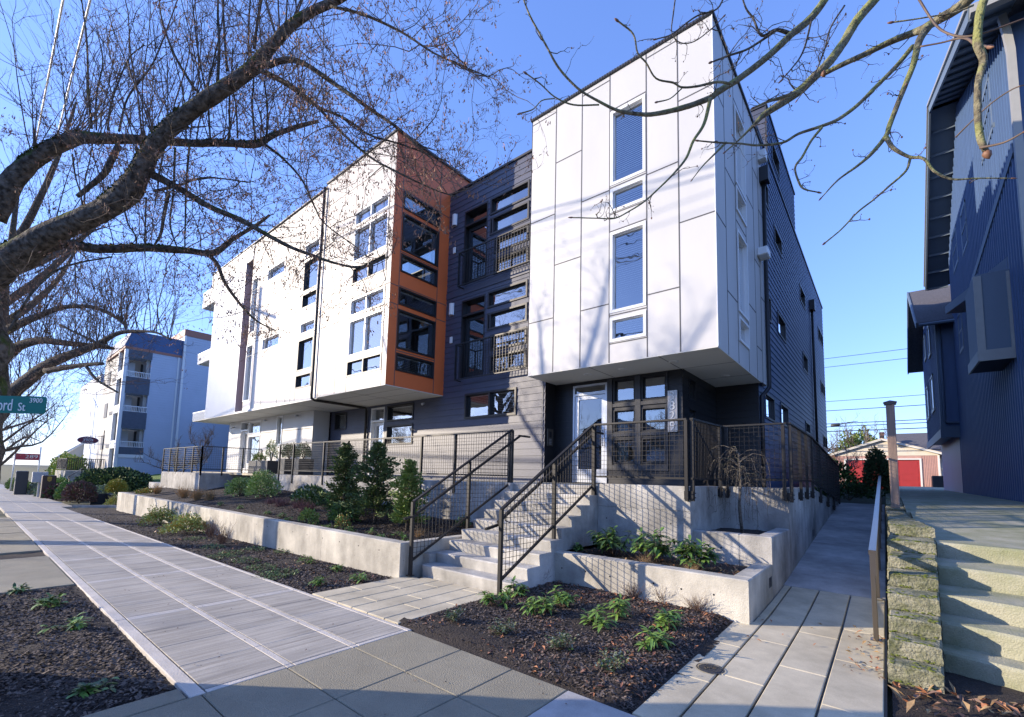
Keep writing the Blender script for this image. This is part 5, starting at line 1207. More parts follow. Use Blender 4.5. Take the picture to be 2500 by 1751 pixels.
# stair handrail near sidewalk of the next lot
mb = MB(); mb.tube([(-42.5, 4.4, -1.2), (-42.5, 4.4, -.75), (-46.5, 5.5, -.2), (-46.5, 5.5, -.9)], .03, 6); mb.tube([(-42.9, 4.5, -1.3), (-42.9, 4.5, -.85)], .03, 6); o = mb.build('stair_handrail', M['blacktrim']); tag(o, 'thin black stair handrail rising beside the clipped hedge', 'handrail')
# signs
sg = empty('office_sign', (-45, 5.6, -1.3), 'maroon oval law office sign on a thin dark stake', 'sign')
mb = MB(); n = 36; cx_, cz_, rx_, rz_ = -44.6, 1.86, .0, .0
cy_ = 5.42
for (a, b, t, mi) in ((.58, .27, 0, 1), (.545, .245, .012, 0)):
    v = [(-44.6 + t, cy_ + a * math.cos(2 * math.pi * k / n), cz_ + b * math.sin(2 * math.pi * k / n)) for k in range(n)]
    v2 = [(p[0] - .05, p[1], p[2]) for p in v]; mb.add(v + v2, [list(range(n)), list(range(2 * n - 1, n - 1, -1))] + [(k, n + k, n + (k + 1) % n, (k + 1) % n) for k in range(n)], mi)
mb.build('board', [mat('maroon', (.17, .02, .035), .5), M['lwhite']], sg)
for t_, z_, s_ in (('LAW', cz_ + .155, .15), ('3909', cz_ + .0, .25), ('ESCROW', cz_ - .165, .13)): text_mesh(t_, s_, .004, M['lwhite'], 'lettering', frame((-44.58, cy_, z_), (0, 1, 0), (0, 0, 1)), sg, sx=1.15)
mb = MB(); mb.tube([(-44.6, 6.2, -1.5), (-44.6, 6.26, 2.65)], .03, 6); mb.tube([(-44.62, 4.95, 2.15), (-44.62, 6.25, 2.2)], .015, 5); mb.build('stake', M['blacktrim'], sg)
PS = empty('price_sign', (-62, 3.5, -2.2), 'maroon and white price board on a white post far down the sidewalk', 'sign')
mb = MB(); mb.box(-62.1, -62, 2.75, 4.3, .42, 1.02); mb.build('board', mat('red_sign', (.35, .03, .06), .5), PS)
mb = MB(); mb.tube([(-62.05, 2.7, -2.4), (-62.05, 2.75, 1.15)], .06, 6); mb.tube([(-62.05, 4.33, -2.4), (-62.05, 4.33, 1.7)], .06, 6); mb.build('post', M['lwhite'], PS)
text_mesh('289', .46, .01, M['lwhite'], 'price', frame((-61.98, 3.78, .73), (0, 1, 0), (0, 0, 1)), PS, sx=1.25); text_mesh('from', .16, .01, M['lwhite'], 'small_text', frame((-61.98, 3.02, .73), (0, 1, 0), (0, 0, 1)), PS) if False else None
bm_ = empty('mailbox_cluster', (-45, 3.25, -2.1), 'grey cluster mailbox on a post beside the far sidewalk', 'mailbox')
mb = MB(); mb.box(-45.2, -44.75, 2.88, 3.62, -1.2, -.5, bv=.01)
for k in range(4):
    for j in range(4): mb.box(-44.75, -44.745, 2.92 + k * .17, 3.07 + k * .17, -1.16 + j * .16, -1.03 + j * .16)
mb.build('box', mat('mailbox_grey', (.45, .46, .46), .5), bm_); mb = MB(); mb.box(-45.05, -44.9, 3.2, 3.3, -2.3, -1.2); mb.build('post', M['alu'], bm_)
up = empty('parcel_drop_box', (-42.6, 3.6, -2.2), 'dark brown parcel drop box with a gold shield emblem', 'drop box')
mb = MB(); mb.box(-43.2, -42.5, 3.2, 3.85, -2.3, -.68, bv=.04); mb.build('box', mat('parcel_brown', (.06, .03, .02), .5), up)
mb = MB(); mb.prism([(3.42, -.78), (3.42, -1.0), (3.525, -1.1), (3.63, -1.0), (3.63, -.78), (3.525, -.74)], 'x', -42.499, -42.494); mb.build('emblem', mat('gold', (.45, .27, .03), .4), up, fix=True)
text_mesh('ups', .12, .003, M['rust'], 'lettering', frame((-42.49, 3.525, -.93), (0, 1, 0), (0, 0, 1)), up)
mb = MB(); mb.box(-51.5, -50.5, 2.4, 3.05, -2.3, -.5, bv=.04); o = mb.build('utility_cabinet', M['darktrim']); tag(o, 'dark square utility cabinet beside the far sidewalk', 'cabinet')
# small curb and dark planter at the end of the beds
mb = MB(); mb.bar((-30.2, 3.4, -1.95), (-27.9, 5.6, -1.9), .1, .12); o = mb.build('garden_edging', M['conc']); tag(o, 'thin concrete garden edging at the end of the long bed', 'edging')
mb = MB(); mb.box(-33.5, -29.6, 5.0, 5.25, -2.1, -1.5); mb.box(-33.5, -33.3, 4.4, 5.0, -2.1, -1.5); o = mb.build('dark_retaining_wall', M['darktrim']); tag(o, 'low dark garden wall behind the purple brown hedge', 'retaining wall')
# patio furniture: planters
for (x0, x1, y0, y1, z1, lab) in ((-20.9, -19.0, 8.1, 8.35, .38, 'long dark trough planter against the left patio railing'),):
    pl_ = empty('trough_planter', (x0, y0, -.14), lab, 'planter'); mb = MB(); mb.box(x0, x1, y0 - .5, y1, -.14, z1, bv=.01)
    mb.build('trough', M['darktrim'], pl_)
# ================================================================== STREET NAME SIGN
ss = empty('street_sign', (-4.8, .1, -1.6), 'green street name blade reading ord St 3900 on the left edge', 'street sign')
c0 = atd(-40, 962, 2.95); c1 = atd(112, 990, 2.95)
ua = Vector((c1.x - c0.x, c1.y - c0.y, 0)).normalized(); upv = Vector((0, 0, 1))
half = (c1 - c0).length / 2 + .08; cc = c1 - ua * half
mb = MB(); nrm = ua.cross(upv); H_ = .057
vv = []
corner = .009
for s in (0, 1):
    o_ = nrm * (-.003 if s else .003)
    for (a, b) in ((-half + corner, -H_), (half - corner, -H_), (half, -H_ + corner), (half, H_ - corner), (half - corner, H_), (-half + corner, H_), (-half, H_ - corner), (-half, -H_ + corner)):
        vv.append(cc + ua * a + upv * b + o_)
mb.add(vv, [list(range(8)), list(range(15, 7, -1))] + [(k, 8 + k, 8 + (k + 1) % 8, (k + 1) % 8) for k in range(8)])
mb.build('blade', mat('sign_green', (.0, .17, .13), .35), ss)
fr_ = lambda a, b: frame(cc + ua * a + upv * b + nrm * .005, ua, upv)
M['signwhite'] = mat('sign_white', (.8, .82, .8), .4)
text_mesh('ord', .112, .0012, M['signwhite'], 'lettering', fr_(half - .258, -.007), ss, sx=.62, align='CENTER')
text_mesh('St', .077, .0012, M['signwhite'], 'lettering', fr_(half - .150, -.017), ss, sx=.8)
text_mesh('3900', .045, .0012, M['signwhite'], 'number', fr_(half - .062, .029), ss, sx=.95)
pp_ = cc - ua * (half + .02)
mb = MB(); mb.tube([(pp_.x, pp_.y, gz(pp_.x) - .1), (pp_.x, pp_.y, cc.z + .2)], .03, 8); mb.build('pole', M['alu'], ss)
# ================================================================== PLANTS
def leaf(mb, p, d, L, W, droop=.3, mi=0, fold=.25):
    """one pointed leaf: two rows of quads with a midrib fold"""
    d = d.normalized(); side = d.cross(Vector((0, 0, 1)))
    side = side.normalized() if side.length > .05 else Vector((1, 0, 0))
    up = side.cross(d)
    pts = []
    for t, w_ in ((0, .12), (.3, .85), (.65, .8), (1, 0)):
        c = p + d * (L * t) - Vector((0, 0, 1)) * (droop * L * t * t)
        pts.append((c, w_ * W / 2))
    vs = []
    for c, w_ in pts: vs += [c - side * w_ + up * (w_ * fold), c, c + side * w_ + up * (w_ * fold)]
    fs = []
    for i in range(3): fs += [(3 * i, 3 * i + 1, 3 * i + 4, 3 * i + 3), (3 * i + 1, 3 * i + 2, 3 * i + 5, 3 * i + 4)]
    mb.add(vs, fs, mi, True)
def leafy(rng, x, y, z, r, h, nst, ln, wd, mats, stem=None, whorl=9):
    """evergreen with whorls of leaves on short stems; returns (foliage MB, stem MB)"""
    mb = MB(); st = MB()
    for s in range(nst):
        a = rng.uniform(0, 6.283); rr = r * math.sqrt(rng.random()) * .75; hh = h * rng.uniform(.45, 1) * (1 - .4 * rr / r)
        base = Vector((x + math.cos(a) * rr * .3, y + math.sin(a) * rr * .3, z)); top = Vector((x + math.cos(a) * rr, y + math.sin(a) * rr, z + hh))
        st.tube([base, base.lerp(top, .5) + Vector((0, 0, hh * .08)), top], [.006, .005, .003], 4)
        for k in range(whorl + rng.randint(-2, 3)):
            t = rng.uniform(.35, 1) ** .6; p = base.lerp(top, t); b = rng.uniform(0, 6.283); el = rng.uniform(-.25, .9) * t
            d = Vector((math.cos(b) * math.cos(el), math.sin(b) * math.cos(el), math.sin(el)))
            leaf(mb, p, d, ln * rng.uniform(.6, 1.1), wd * rng.uniform(.7, 1.1), rng.uniform(.15, .6), rng.choices(range(len(mats)), [3, 3, 1][:len(mats)])[0])
    return mb, st
def plant(name, label, cat, x, y, z, r, h, nst, ln, wd, mats, seed, whorl=9, group=None):
    rng = random.Random(seed); e = empty(name, (x, y, z), label, cat, group)
    mb, st = leafy(rng, x, y, z, r, h, nst, ln, wd, mats, whorl=whorl)
    mb.build('foliage', [M[m] for m in mats], e); st.build('stem', M['twig'], e); return e
G3 = ['leaf_mid', 'leaf_mid', 'leaf_bright']
# bed in front: positions measured on the ground
front = [(-4.02, 4.30, .17, .26, 7, 'glossy green shrub next to the foot of the right stair post'), (-3.62, 4.78, .14, .2, 5, 'small leafy shrub just right of the stair post'), (-3.05, 4.06, .17, .25, 7, 'leafy shrub in the entry bed, left one of the middle pair'),
         (-2.93, 4.52, .17, .26, 7, 'leafy shrub in the entry bed, right one of the middle pair'), (-2.12, 3.98, .17, .24, 6, 'bright leafy shrub in the middle of the entry bed'), (-2.02, 4.38, .15, .24, 6, 'bright leafy shrub behind the middle one in the entry bed'), (-1.63, 3.72, .17, .20, 7, 'bright leafy shrub near the walkway edge, front one'), (-1.53, 4.05, .15, .24, 6, 'bright leafy shrub near the walkway edge, rear one')]
def G(u, v):
    d = ray(u, v); t = -1.6 / d.z; p = d * t
    if p.x < -4: t = (-1.6 + .058) / (d.z - .0145 * d.x); p = d * t
    return p
fp = [(1215, 1488), (1262, 1462), (1315, 1512), (1370, 1490), (1455, 1545), (1502, 1518), (1598, 1590), (1640, 1552)]
for i, ((u, v), f) in enumerate(zip(fp, front)):
    p = G(u, v); plant('evergreen_shrub', f[5], 'shrub', p.x, p.y, -1.575, f[2] * 1.25, f[3] * 1.15, f[4] + 2, .14, .042, G3, 100 + i, whorl=11, group='young evergreen shrubs in the entry bed')
# large leaf shrubs in lower planter
for i, (x, y, r, h, lab) in enumerate(((-3.30, 6.45, .38, .56, 'dark large leaved shrub at the left in the lower planter'), (-2.62, 6.42, .38, .54, 'dark large leaved shrub in the middle of the lower planter'), (-2.02, 6.30, .38, .52, 'dark large leaved shrub at the right in the lower planter'), (-3.75, 6.2, .12, .2, 'small seedling at the left end of the lower planter'))):
    plant('viburnum_shrub', lab, 'shrub', x, y, -1.19, r, h, 20 if r > .2 else 5, .19 if r > .2 else .1, .058, ['leaf_deep', 'leaf_mid', 'leaf_bright'], 150 + i, whorl=13, group='dark shrubs in the lower planter')
# left strip and street beds
sp = [('4b', 400, 990, .2, .2, 'big bright green plant in the street bed'), ('4b', 320, 850, .15, .18, 'bright plant just behind the biggest one in the street bed'), ('4b', 130, 760, .14, .14, 'low dark plant at the left edge of the street bed'), ('4b', 600, 1370, .16, .12, 'shaded plant with a reddish leaf in the front of the street bed')]
for i, (k, a, b, r, h, lab) in enumerate(sp):
    p = G(a / 2.551, 1150 + b / 2.551); plant('street_plant', lab, 'plant', p.x, p.y, p.z - .02, r, h, 7, .12, .04, ['leaf_bright', 'leaf_mid', 'leaf_deep'] if i < 2 else ['leaf_deep', 'leaf_mid', 'drygreen'], 180 + i, whorl=9)
for i, (u, v, r, lab) in enumerate(((748, 1372, .2, 'leafy clump in the long bed by the wall, left of three'), (820, 1392, .16, 'leafy clump in the long bed, middle of three'), (880, 1418, .16, 'leafy clump nearest the entry path in the long bed'), (778, 1425, .12, 'small sprig at the front of the long bed'))):
    p = G(u, v); plant('evergreen_clump', lab, 'plant', p.x, p.y, p.z - .03, r, .2, 8, .11, .03, G3, 200 + i, group='leafy clumps at the near end of the long bed')
ORD = ('first', 'second', 'third', 'fourth', 'fifth', 'sixth', 'seventh', 'eighth', 'ninth', 'tenth', 'eleventh', 'twelfth')
GCL = ['flat dull green ground cover clump in the long bed, %s counted from the left' % o for o in ORD]
low = [(475, 1315), (520, 1335), (565, 1350), (600, 1368), (640, 1385), (690, 1398), (700, 1345), (430, 1290), (660, 1405), (620, 1340), (540, 1358)]
low.sort()
for i, (u, v) in enumerate(low):
    p = G(u, v); rng = random.Random(300 + i); e = empty('ground_cover_plant', (p.x, p.y, p.z - .03), GCL[i], 'plant', 'ground cover clumps in the long bed')
    mb = MB()
    for k in range(220):
        a = rng.uniform(0, 6.283); rr = .24 * math.sqrt(rng.random()); q = Vector((p.x + rr * math.cos(a) * 1.3, p.y + rr * math.sin(a), p.z - .02 + rng.random() * .07 * (1 - rr * 2.5)))
        leaf(mb, q, Vector((rng.uniform(-1, 1), rng.uniform(-1, 1), rng.uniform(-.1, .8))), .05, .018, .2, rng.randint(0, 2))
    mb.build('foliage', [M['leaf_deep'], M['drygreen'], M['leaf_mid']], e)
# small silver-green perennials and twiggy shrubs of the entry bed
for i, (u, v, r, lab) in enumerate(((1105, 1528, .12, 'grey green sprawling perennial near the left tip of the entry bed'), (1230, 1560, .16, 'grey green sprawling perennial with orange dead leaves'), (1370, 1600, .15, 'grey green perennial in the front middle of the entry bed'), (1490, 1650, .15, 'grey green perennial nearest the camera in the entry bed'))):
    p = G(u, v); rng = random.Random(330 + i); e = empty('perennial', (p.x, p.y, -1.57), lab, 'plant'); mb = MB(); st = MB()
    for k in range(26):
        a = rng.uniform(0, 6.283); rr = r * rng.uniform(.3, 1.1); tip = Vector((p.x + rr * math.cos(a), p.y + rr * math.sin(a), -1.57 + rng.uniform(.02, .12))); b0 = Vector((p.x, p.y, -1.57))
        st.tube([b0, b0.lerp(tip, .5) + Vector((0, 0, .05)), tip], [.003, .002, .001], 3)
        for j in range(14):
            q = b0.lerp(tip, rng.uniform(.3, 1)) + Vector((rng.uniform(-.02, .02), rng.uniform(-.02, .02), rng.uniform(.01, .05)))
            leaf(mb, q, Vector((rng.uniform(-1, 1), rng.uniform(-1, 1), rng.uniform(0, .8))), .024, .018, .1, rng.randint(0, 2))
    mb.build('foliage', [M['drygreen'], M['leaf_silver'], M['leaf_deep']], e); st.build('stem', M['drytwig'], e)
def twiggy(name, label, cat, x, y, z, r, h, n, m='drytwig', seed=0, rad=.0022, up=.8, group=None):
    rng = random.Random(seed); e = empty(name, (x, y, z), label, cat, group); mb = MB()
    for k in range(n):
        a = rng.uniform(0, 6.283); d = Vector((math.cos(a) * rng.uniform(.1, 1), math.sin(a) * rng.uniform(.1, 1), up * rng.uniform(.5, 1.3))).normalized()
        p = Vector((x + rng.uniform(-.15, .15) * r, y + rng.uniform(-.15, .15) * r, z)); L = h * rng.uniform(.5, 1.1); pts = [p]
        for j in range(4):
            d = (d + Vector((rng.uniform(-.3, .3), rng.uniform(-.3, .3), rng.uniform(-.2, .2)))).normalized(); pts.append(pts[-1] + d * (L / 4))
            if rng.random() < .75:
                d2 = (d + Vector((rng.uniform(-.8, .8), rng.uniform(-.8, .8), rng.uniform(-.3, .5)))).normalized(); q = pts[-1]
                mb.tube([q, q + d2 * L * .16, q + d2 * L * .3 + Vector((0, 0, .01))], [rad * .7, rad * .5, rad * .3], 3, cap=False)
        mb.tube(pts, [rad * 1.3, rad, rad * .8, rad * .6, rad * .3], 3, cap=False)
    mb.build('twigs', M[m], e); return e
for i, (u, v, r, lab) in enumerate(((1318, 1430, .2, 'bare twiggy shrub beside the lower steps'), (1425, 1432, .22, 'bare twiggy shrub against the lower planter, left one'), (1545, 1470, .22, 'bare twiggy shrub against the lower planter, middle one'), (1700, 1500, .25, 'bare twiggy shrub against the lower planter, right one'), (1620, 1480, .2, 'low bare twigs between the shrubs at the planter'))):
    p = G(u, v); twiggy('bare_shrub', lab, 'shrub', p.x, p.y, -1.57, r, .24, 70, seed=400 + i)
for i, (x, y, lab) in enumerate(((-1.95, 6.0, 'dry white twigs under the right planter shrub'), (-2.6, 6.05, 'dry white twigs under the middle planter shrub'))):
    twiggy('dry_twigs', lab, 'twigs', x, y, -1.19, .2, .16, 60, 'straw', 420 + i)
# weeping tree in the upper planter
rng = random.Random(77); wt = empty('weeping_tree', (-1.80, 7.95, -.83), 'leafless weeping dwarf tree in the upper planter', 'tree')
mb = MB(); tp = Vector((-1.83, 7.95, .45)); mb.tube([(-1.80, 7.95, -.85), (-1.84, 7.96, -.4), (-1.80, 7.94, .0), tp], [.026, .022, .018, .014], 7); mb.build('trunk', M['bark2'], wt)
mb = MB()
for k in range(30):
    a = rng.uniform(0, 6.283); z0 = rng.uniform(-.15, .45); p = Vector((-1.82, 7.95, z0)); R_ = rng.uniform(.12, .50); H = rng.uniform(.08, .3)
    pts = []; dl = rng.uniform(.3, .9)
    for j in range(9):
        t = j / 8; pts.append(p + Vector((math.cos(a + t * .3) * R_ * math.sin(t * 1.9), math.sin(a + t * .3) * R_ * math.sin(t * 1.9) * .8, H * math.sin(t * 3.14) - dl * t * t)) + Vector((rng.uniform(-.015, .015),) * 3))
    mb.tube(pts, [.007 * (1 - j / 10) + .001 for j in range(9)], 4, cap=False)
    for j in range(3, 9):
        for q in range(3):
            d = Vector((rng.uniform(-1, 1), rng.uniform(-1, 1), rng.uniform(-1.4, .1))).normalized(); mb.tube([pts[j], pts[j] + d * .05, pts[j] + d * .09 + Vector((0, 0, -.03))], [.0022, .0016, .001], 3, cap=False)
mb.build('crown', M['bark2'], wt)
# ---- conifers
def conifer(x, y, z, h, r, seed, lab, mats):
    rng = random.Random(seed); e = empty('dwarf_conifer', (x, y, z), lab, 'tree', 'three dwarf conifers in the raised bed'); tk = MB()
    tk.tube([(x, y, z - .05), (x + .02, y, z + h * .5), (x, y, z + h * .98)], [.035, .022, .006], 6); tk.build('trunk', M['bark2'], e)
    mb = MB(); br = MB(); nb = int(78 * h)
    for k in range(nb):
        t = (k + rng.random()) / nb; zz = z + h * (.08 + .9 * t); a = k * 2.4 + rng.uniform(-.5, .5)
        prof = (1 - t) ** .8 * (.75 + .35 * math.sin(t * 9 + seed)) + .05; R_ = r * prof * rng.choice((.45, .7, .95, 1.1, 1.35)) * rng.uniform(.85, 1.15)
        d = Vector((math.cos(a), math.sin(a), rng.uniform(.0, .45))); p0 = Vector((x, y, zz)); p1 = p0 + d * R_
        br.tube([p0, p0.lerp(p1, .5) + Vector((0, 0, -.02)), p1], [.006, .004, .002], 3, cap=False)
        for j in range(int(14 + 62 * R_)):
            s = rng.uniform(.15, 1.05) ** .7; c = p0.lerp(p1, s) + Vector((rng.uniform(-1, 1) * .07, rng.uniform(-1, 1) * .07, rng.uniform(-.035, .055)))
            dd = (d + Vector((rng.uniform(-.9, .9), rng.uniform(-.9, .9), rng.uniform(-.3, .7)))).normalized(); L = rng.uniform(.04, .085)
            for w_ in range(3):
                sd = dd.cross(Vector((rng.uniform(-1, 1), rng.uniform(-1, 1), rng.uniform(-1, 1)))).normalized() * .015
                mb.add([c - sd, c + sd, c + dd * L + sd * .35, c + dd * L - sd * .35], ((0, 1, 2, 3),), 0 if rng.random() < .7 else 1)
    mb.build('foliage', [M[m] for m in mats], e); br.build('branch', M['twig'], e)
conifer(-9.95, 5.75, -1.05, 1.72, .62, 1, 'leftmost of the three dark dwarf conifers', ['conifer', 'conifer_tip'])
conifer(-8.55, 5.7, -1.08, 1.72, .70, 2, 'tallest and darkest conifer, middle of the three', ['conifer', 'conifer_tip'])
conifer(-7.3, 5.6, -1.1, 1.35, .52, 3, 'greener narrow topped conifer nearest the steps', ['conifer_tip', 'leaf_mid'])
# ---- rounded shrubs
def ball(name, label, cat, x, y, z, rx, ry, rz, n, mats, seed, size=.05, group=None, lumpy=.18):
    rng = random.Random(seed); e = empty(name, (x, y, z), label, cat, group); mb = MB(); st = MB()
    for k in range(n):
        a = rng.uniform(0, 6.283); c = rng.uniform(-.35, 1); s = math.sqrt(max(0, 1 - c * c)); rad = (rng.random() ** .28)
        lum = 1 + lumpy * noise.noise((math.cos(a) * s * 2.2 + seed, math.sin(a) * s * 2.2, c * 2.2)) * 2
        n_ = Vector((s * math.cos(a), s * math.sin(a), c)); p = Vector((x + n_.x * rx * rad * lum, y + n_.y * ry * rad * lum, z + rz * .35 + n_.z * rz * .65 * rad * lum))
        d = (n_ + Vector((rng.uniform(-.8, .8), rng.uniform(-.8, .8), rng.uniform(-.4, .9)))).normalized(); sd = d.cross(Vector((rng.uniform(-1, 1), rng.uniform(-1, 1), .3))).normalized() * size * .3; L = size * rng.uniform(.7, 1.4)
        mb.add([p - sd * .4, p + d * L * .5 - sd, p + d * L, p + d * L * .5 + sd], ((0, 1, 2, 3),), rng.choices(range(len(mats)), [4, 2, 1][:len(mats)])[0])
    for k in range(10):
        a = rng.uniform(0, 6.283); st.tube([(x, y, z - .03), (x + math.cos(a) * rx * .4, y + math.sin(a) * ry * .4, z + rz * .5), (x + math.cos(a) * rx * .75, y + math.sin(a) * ry * .75, z + rz * .8)], [.012, .008, .003], 4, cap=False)
    mb.build('foliage', [M[m] for m in mats], e); st.build('stem', M['twig'], e); return e
ball('variegated_shrub', 'round lime green shrub below the patio railing, left one', 'shrub', -17.3, 6.1, -.95, .42, .42, .65, 2200, ['leaf_lime', 'leaf_bright', 'leaf_mid'], 21, .06)
ball('variegated_shrub', 'taller lime green shrub below the patio railing, right one', 'shrub', -15.6, 6.15, -.98, .50, .45, .95, 3000, ['leaf_lime', 'leaf_bright', 'leaf_mid'], 22, .06)
ball('box_shrub', 'yellow green dwarf shrub left of the conifers', 'shrub', -10.0, 4.95, -1.15, .2, .2, .30, 900, ['leaf_yellow', 'leaf_bright', 'leaf_mid'], 23, .04)
ball('orange_tipped_shrub', 'small ball shrub with orange tips between the conifers', 'shrub', -8.55, 4.95, -1.15, .15, .15, .26, 800, ['leaf_mid', 'leaf_orange', 'leaf_yellow'], 24, .035)
ball('box_shrub', 'low green shrub at the foot of the middle conifer', 'shrub', -9.3, 5.4, -1.12, .34, .3, .42, 1500, ['leaf_deep', 'leaf_mid'], 25, .05)
ball('broadleaf_mass', 'broad grey green leafy mass under the terrace wall', 'shrub', -12.6, 6.35, -.98, .95, .35, .5, 2600, ['leaf_deep', 'leaf_silver', 'leaf_mid'], 26, .10)
ball('broadleaf_mass', 'leafy mass between the first conifer and the terrace wall', 'shrub', -11.0, 6.4, -1.0, .6, .35, .5, 1600, ['leaf_mid', 'leaf_deep', 'leaf_silver'], 27, .09)
for i, (x, y, m2, lab) in enumerate(((-13.9, 5.8, 'heather', 'purple heather tuft, left of the row'), (-13.0, 5.7, 'heather', 'purple heather tuft, second of the row'), (-12.2, 5.75, 'heather', 'purple heather tuft, third of the row'), (-11.4, 5.6, 'heather', 'purple heather tuft, last of the row'))):
    twiggy('heather', lab, 'plant', x, y, -1.08, .35, .3, 130, m2, 500 + i, rad=.005, group='heather tufts in the raised bed')
rb = [(-12.2, 4.95), (-11.3, 4.95), (-10.7, 4.8), (-9.6, 4.85), (-8.9, 4.82), (-8.1, 4.85), (-7.5, 4.95), (-6.9, 5.1), (-6.45, 4.9), (-7.0, 4.8), (-14.2, 5.0), (-15.6, 5.0)]
rb.sort()
for i, (x, y) in enumerate(rb):
    plant('bedding_plant', 'small green plant on the mulch of the raised bed, %s from the left end' % ORD[i], 'plant', x, y, bz_left(x, y) - .01, .15, .15, 6, .09, .028, G3, 520 + i, whorl=8, group='small plants on the raised bed')
plant('dark_shrub', 'dark leafy shrub behind the left stair railing', 'shrub', -6.6, 6.5, -1.07, .3, .32, 12, .12, .04, ['leaf_deep', 'leaf_deep', 'leaf_mid'], 540, whorl=12)
twiggy('dry_twigs', 'pale dry twig ball seen through the left stair railing', 'twigs', -6.45, 5.2, -1.13, .12, .2, 60, 'straw', 541)
for i in range(6):
    x = -21.4 + i * .75 - (2.2 if i == 0 else 0); twiggy('grass_tuft', 'straw coloured dry grass tuft by the patio wall, %s from the left' % ORD[i], 'grass', x, 5.15 + .15 * (i % 2), -1.17, .25, .42, 110, 'straw', 550 + i, rad=.005, up=2.2, group='dry grass tufts by the patio wall')
ball('orange_groundcover', 'orange and green low shrub at the far left of the raised bed', 'shrub', -25.2, 5.2, -1.25, .9, .35, .3, 1300, ['leaf_yellow', 'leaf_orange', 'leaf_mid'], 560, .07)
# nandina like yellow green clumps in the long bed
for i, (u, v, r, h, lab) in enumerate(((285, 1235, .75, .5, 'airy yellow green shrub at the end of the planter wall'), (390, 1278, .55, .5, 'airy yellow green shrub in front of the planter wall, left of the pair'), (455, 1300, .5, .48, 'airy yellow green shrub in front of the planter wall, right of the pair'))):
    p = G(u, v); ball('nandina', lab, 'shrub', p.x, p.y, p.z - .03, r, .45, h, 2400, ['leaf_yellow', 'leaf_lime', 'leaf_orange'], 570 + i, .055, lumpy=.5)
for i, (u, v) in enumerate(((515, 1310), (545, 1325), (345, 1255))):
    p = G(u, v); twiggy('bare_shrub', ('thin bare shrub in front of the planter wall beside the yellow shrubs', 'thin bare shrub in the long bed, nearer one', 'thin bare shrub behind the yellow shrubs')[i], 'shrub', p.x, p.y, p.z - .03, .3, .42, 60, 'drytwig', 580 + i, rad=.004, up=1.6)
# left lot
ball('clipped_hedge', 'brown purple clipped bush beside the far sidewalk', 'hedge', -33.2, 3.95, -2.0, 1.6, .62, 1.15, 5200, ['drytwig', 'leaf_purple', 'leaf_deep'], 601, .10, lumpy=.08)
ball('clipped_hedge', 'green bush left of the brown clipped bush', 'hedge', -38.0, 4.1, -2.1, 1.5, .6, 1.1, 3500, ['leaf_mid', 'leaf_deep', 'leaf_yellow'], 602, .13, lumpy=.1)
ball('golden_globe_shrub', 'bright golden yellow globe shrub', 'shrub', -31.6, 5.15, -1.45, .78, .42, .78, 4200, ['leaf_gold', 'leaf_yellow', 'leaf_bright'], 603, .07, lumpy=.04)
ball('juniper_mound', 'broad dark green juniper mound below the picket fence', 'shrub', -38.5, 6.2, -1.6, 3.6, 1.75, 1.45, 9500, ['juniper', 'conifer_tip'], 604, .16, lumpy=.1)
ball('silver_shrub', 'silvery groundcover between the hedge and the globe shrub', 'shrub', -34.6, 5.3, -1.6, 1.3, .6, .5, 2000, ['leaf_silver', 'leaf_lime'], 605, .09)
for i, (x, y, r, h, ms) in enumerate(((-42, 3.9, 1.2, 1.0, ['leaf_purple', 'leaf_deep']), (-46.0, 3.75, 1.3, .9, ['leaf_silver', 'leaf_mid']), (-50.5, 3.7, 1.6, .9, ['leaf_silver', 'drygreen']), (-55.5, 3.6, 1.8, .9, ['leaf_mid', 'leaf_silver']), (-61, 3.4, 2.2, 1.0, ['drygreen', 'leaf_silver']), (-68, 3.2, 3, 1.2, ['leaf_mid', 'drygreen']), (-47.5, 4.6, 1.2, 1.4, ['leaf_mid', 'leaf_bright']))):
    ball('border_shrub', ('dark purple shrub', 'silver shrub nearest', 'silver shrub second', 'green grey shrub third', 'grey shrub fourth', 'farthest green shrub', 'taller green shrub behind')[i] + ' in the far border along the sidewalk', 'shrub', x, y, gz(x) - .1, r, .55, h, 1500, ms, 610 + i, .15)
ball('bamboo_hedge', 'tall yellow green foliage behind the price sign', 'hedge', -58, 6.0, -1.6, 2.4, 1.2, 2.6, 3500, ['leaf_yellow', 'leaf_bright', 'leaf_mid'], 620, .2)
# patio planters and their plants
for i, (x, y, lab) in enumerate(((-17.9, 7.95, 'left of two square grey planters with an upright shrub'), (-16.75, 7.95, 'right of two square grey planters with an upright shrub'))):
    e = empty('square_planter', (x, y, -.14), lab, 'planter', 'square planters on the terrace'); mb = MB(); mb.box(x - .28, x + .28, y - .28, y + .28, -.14, .45, bv=.01); mb.build('pot', M['darktrim'], e)
    ball('potted_shrub', ('upright boxwood in the left square planter', 'upright boxwood in the right square planter')[i], 'shrub', x, y, .42, .27, .27, .62, 1300, ['leaf_deep', 'leaf_mid'], 630 + i, .055)
ball('trough_shrub', 'yellow green shrub at the left in the trough planter', 'shrub', -20.6, 7.9, .35, .3, .22, .35, 700, ['leaf_yellow', 'leaf_mid'], 640, .05)
ball('trough_shrub', 'taller lime shrub at the right in the trough planter', 'shrub', -19.4, 7.9, .35, .25, .22, .9, 800, ['leaf_lime', 'leaf_mid'], 641, .05)
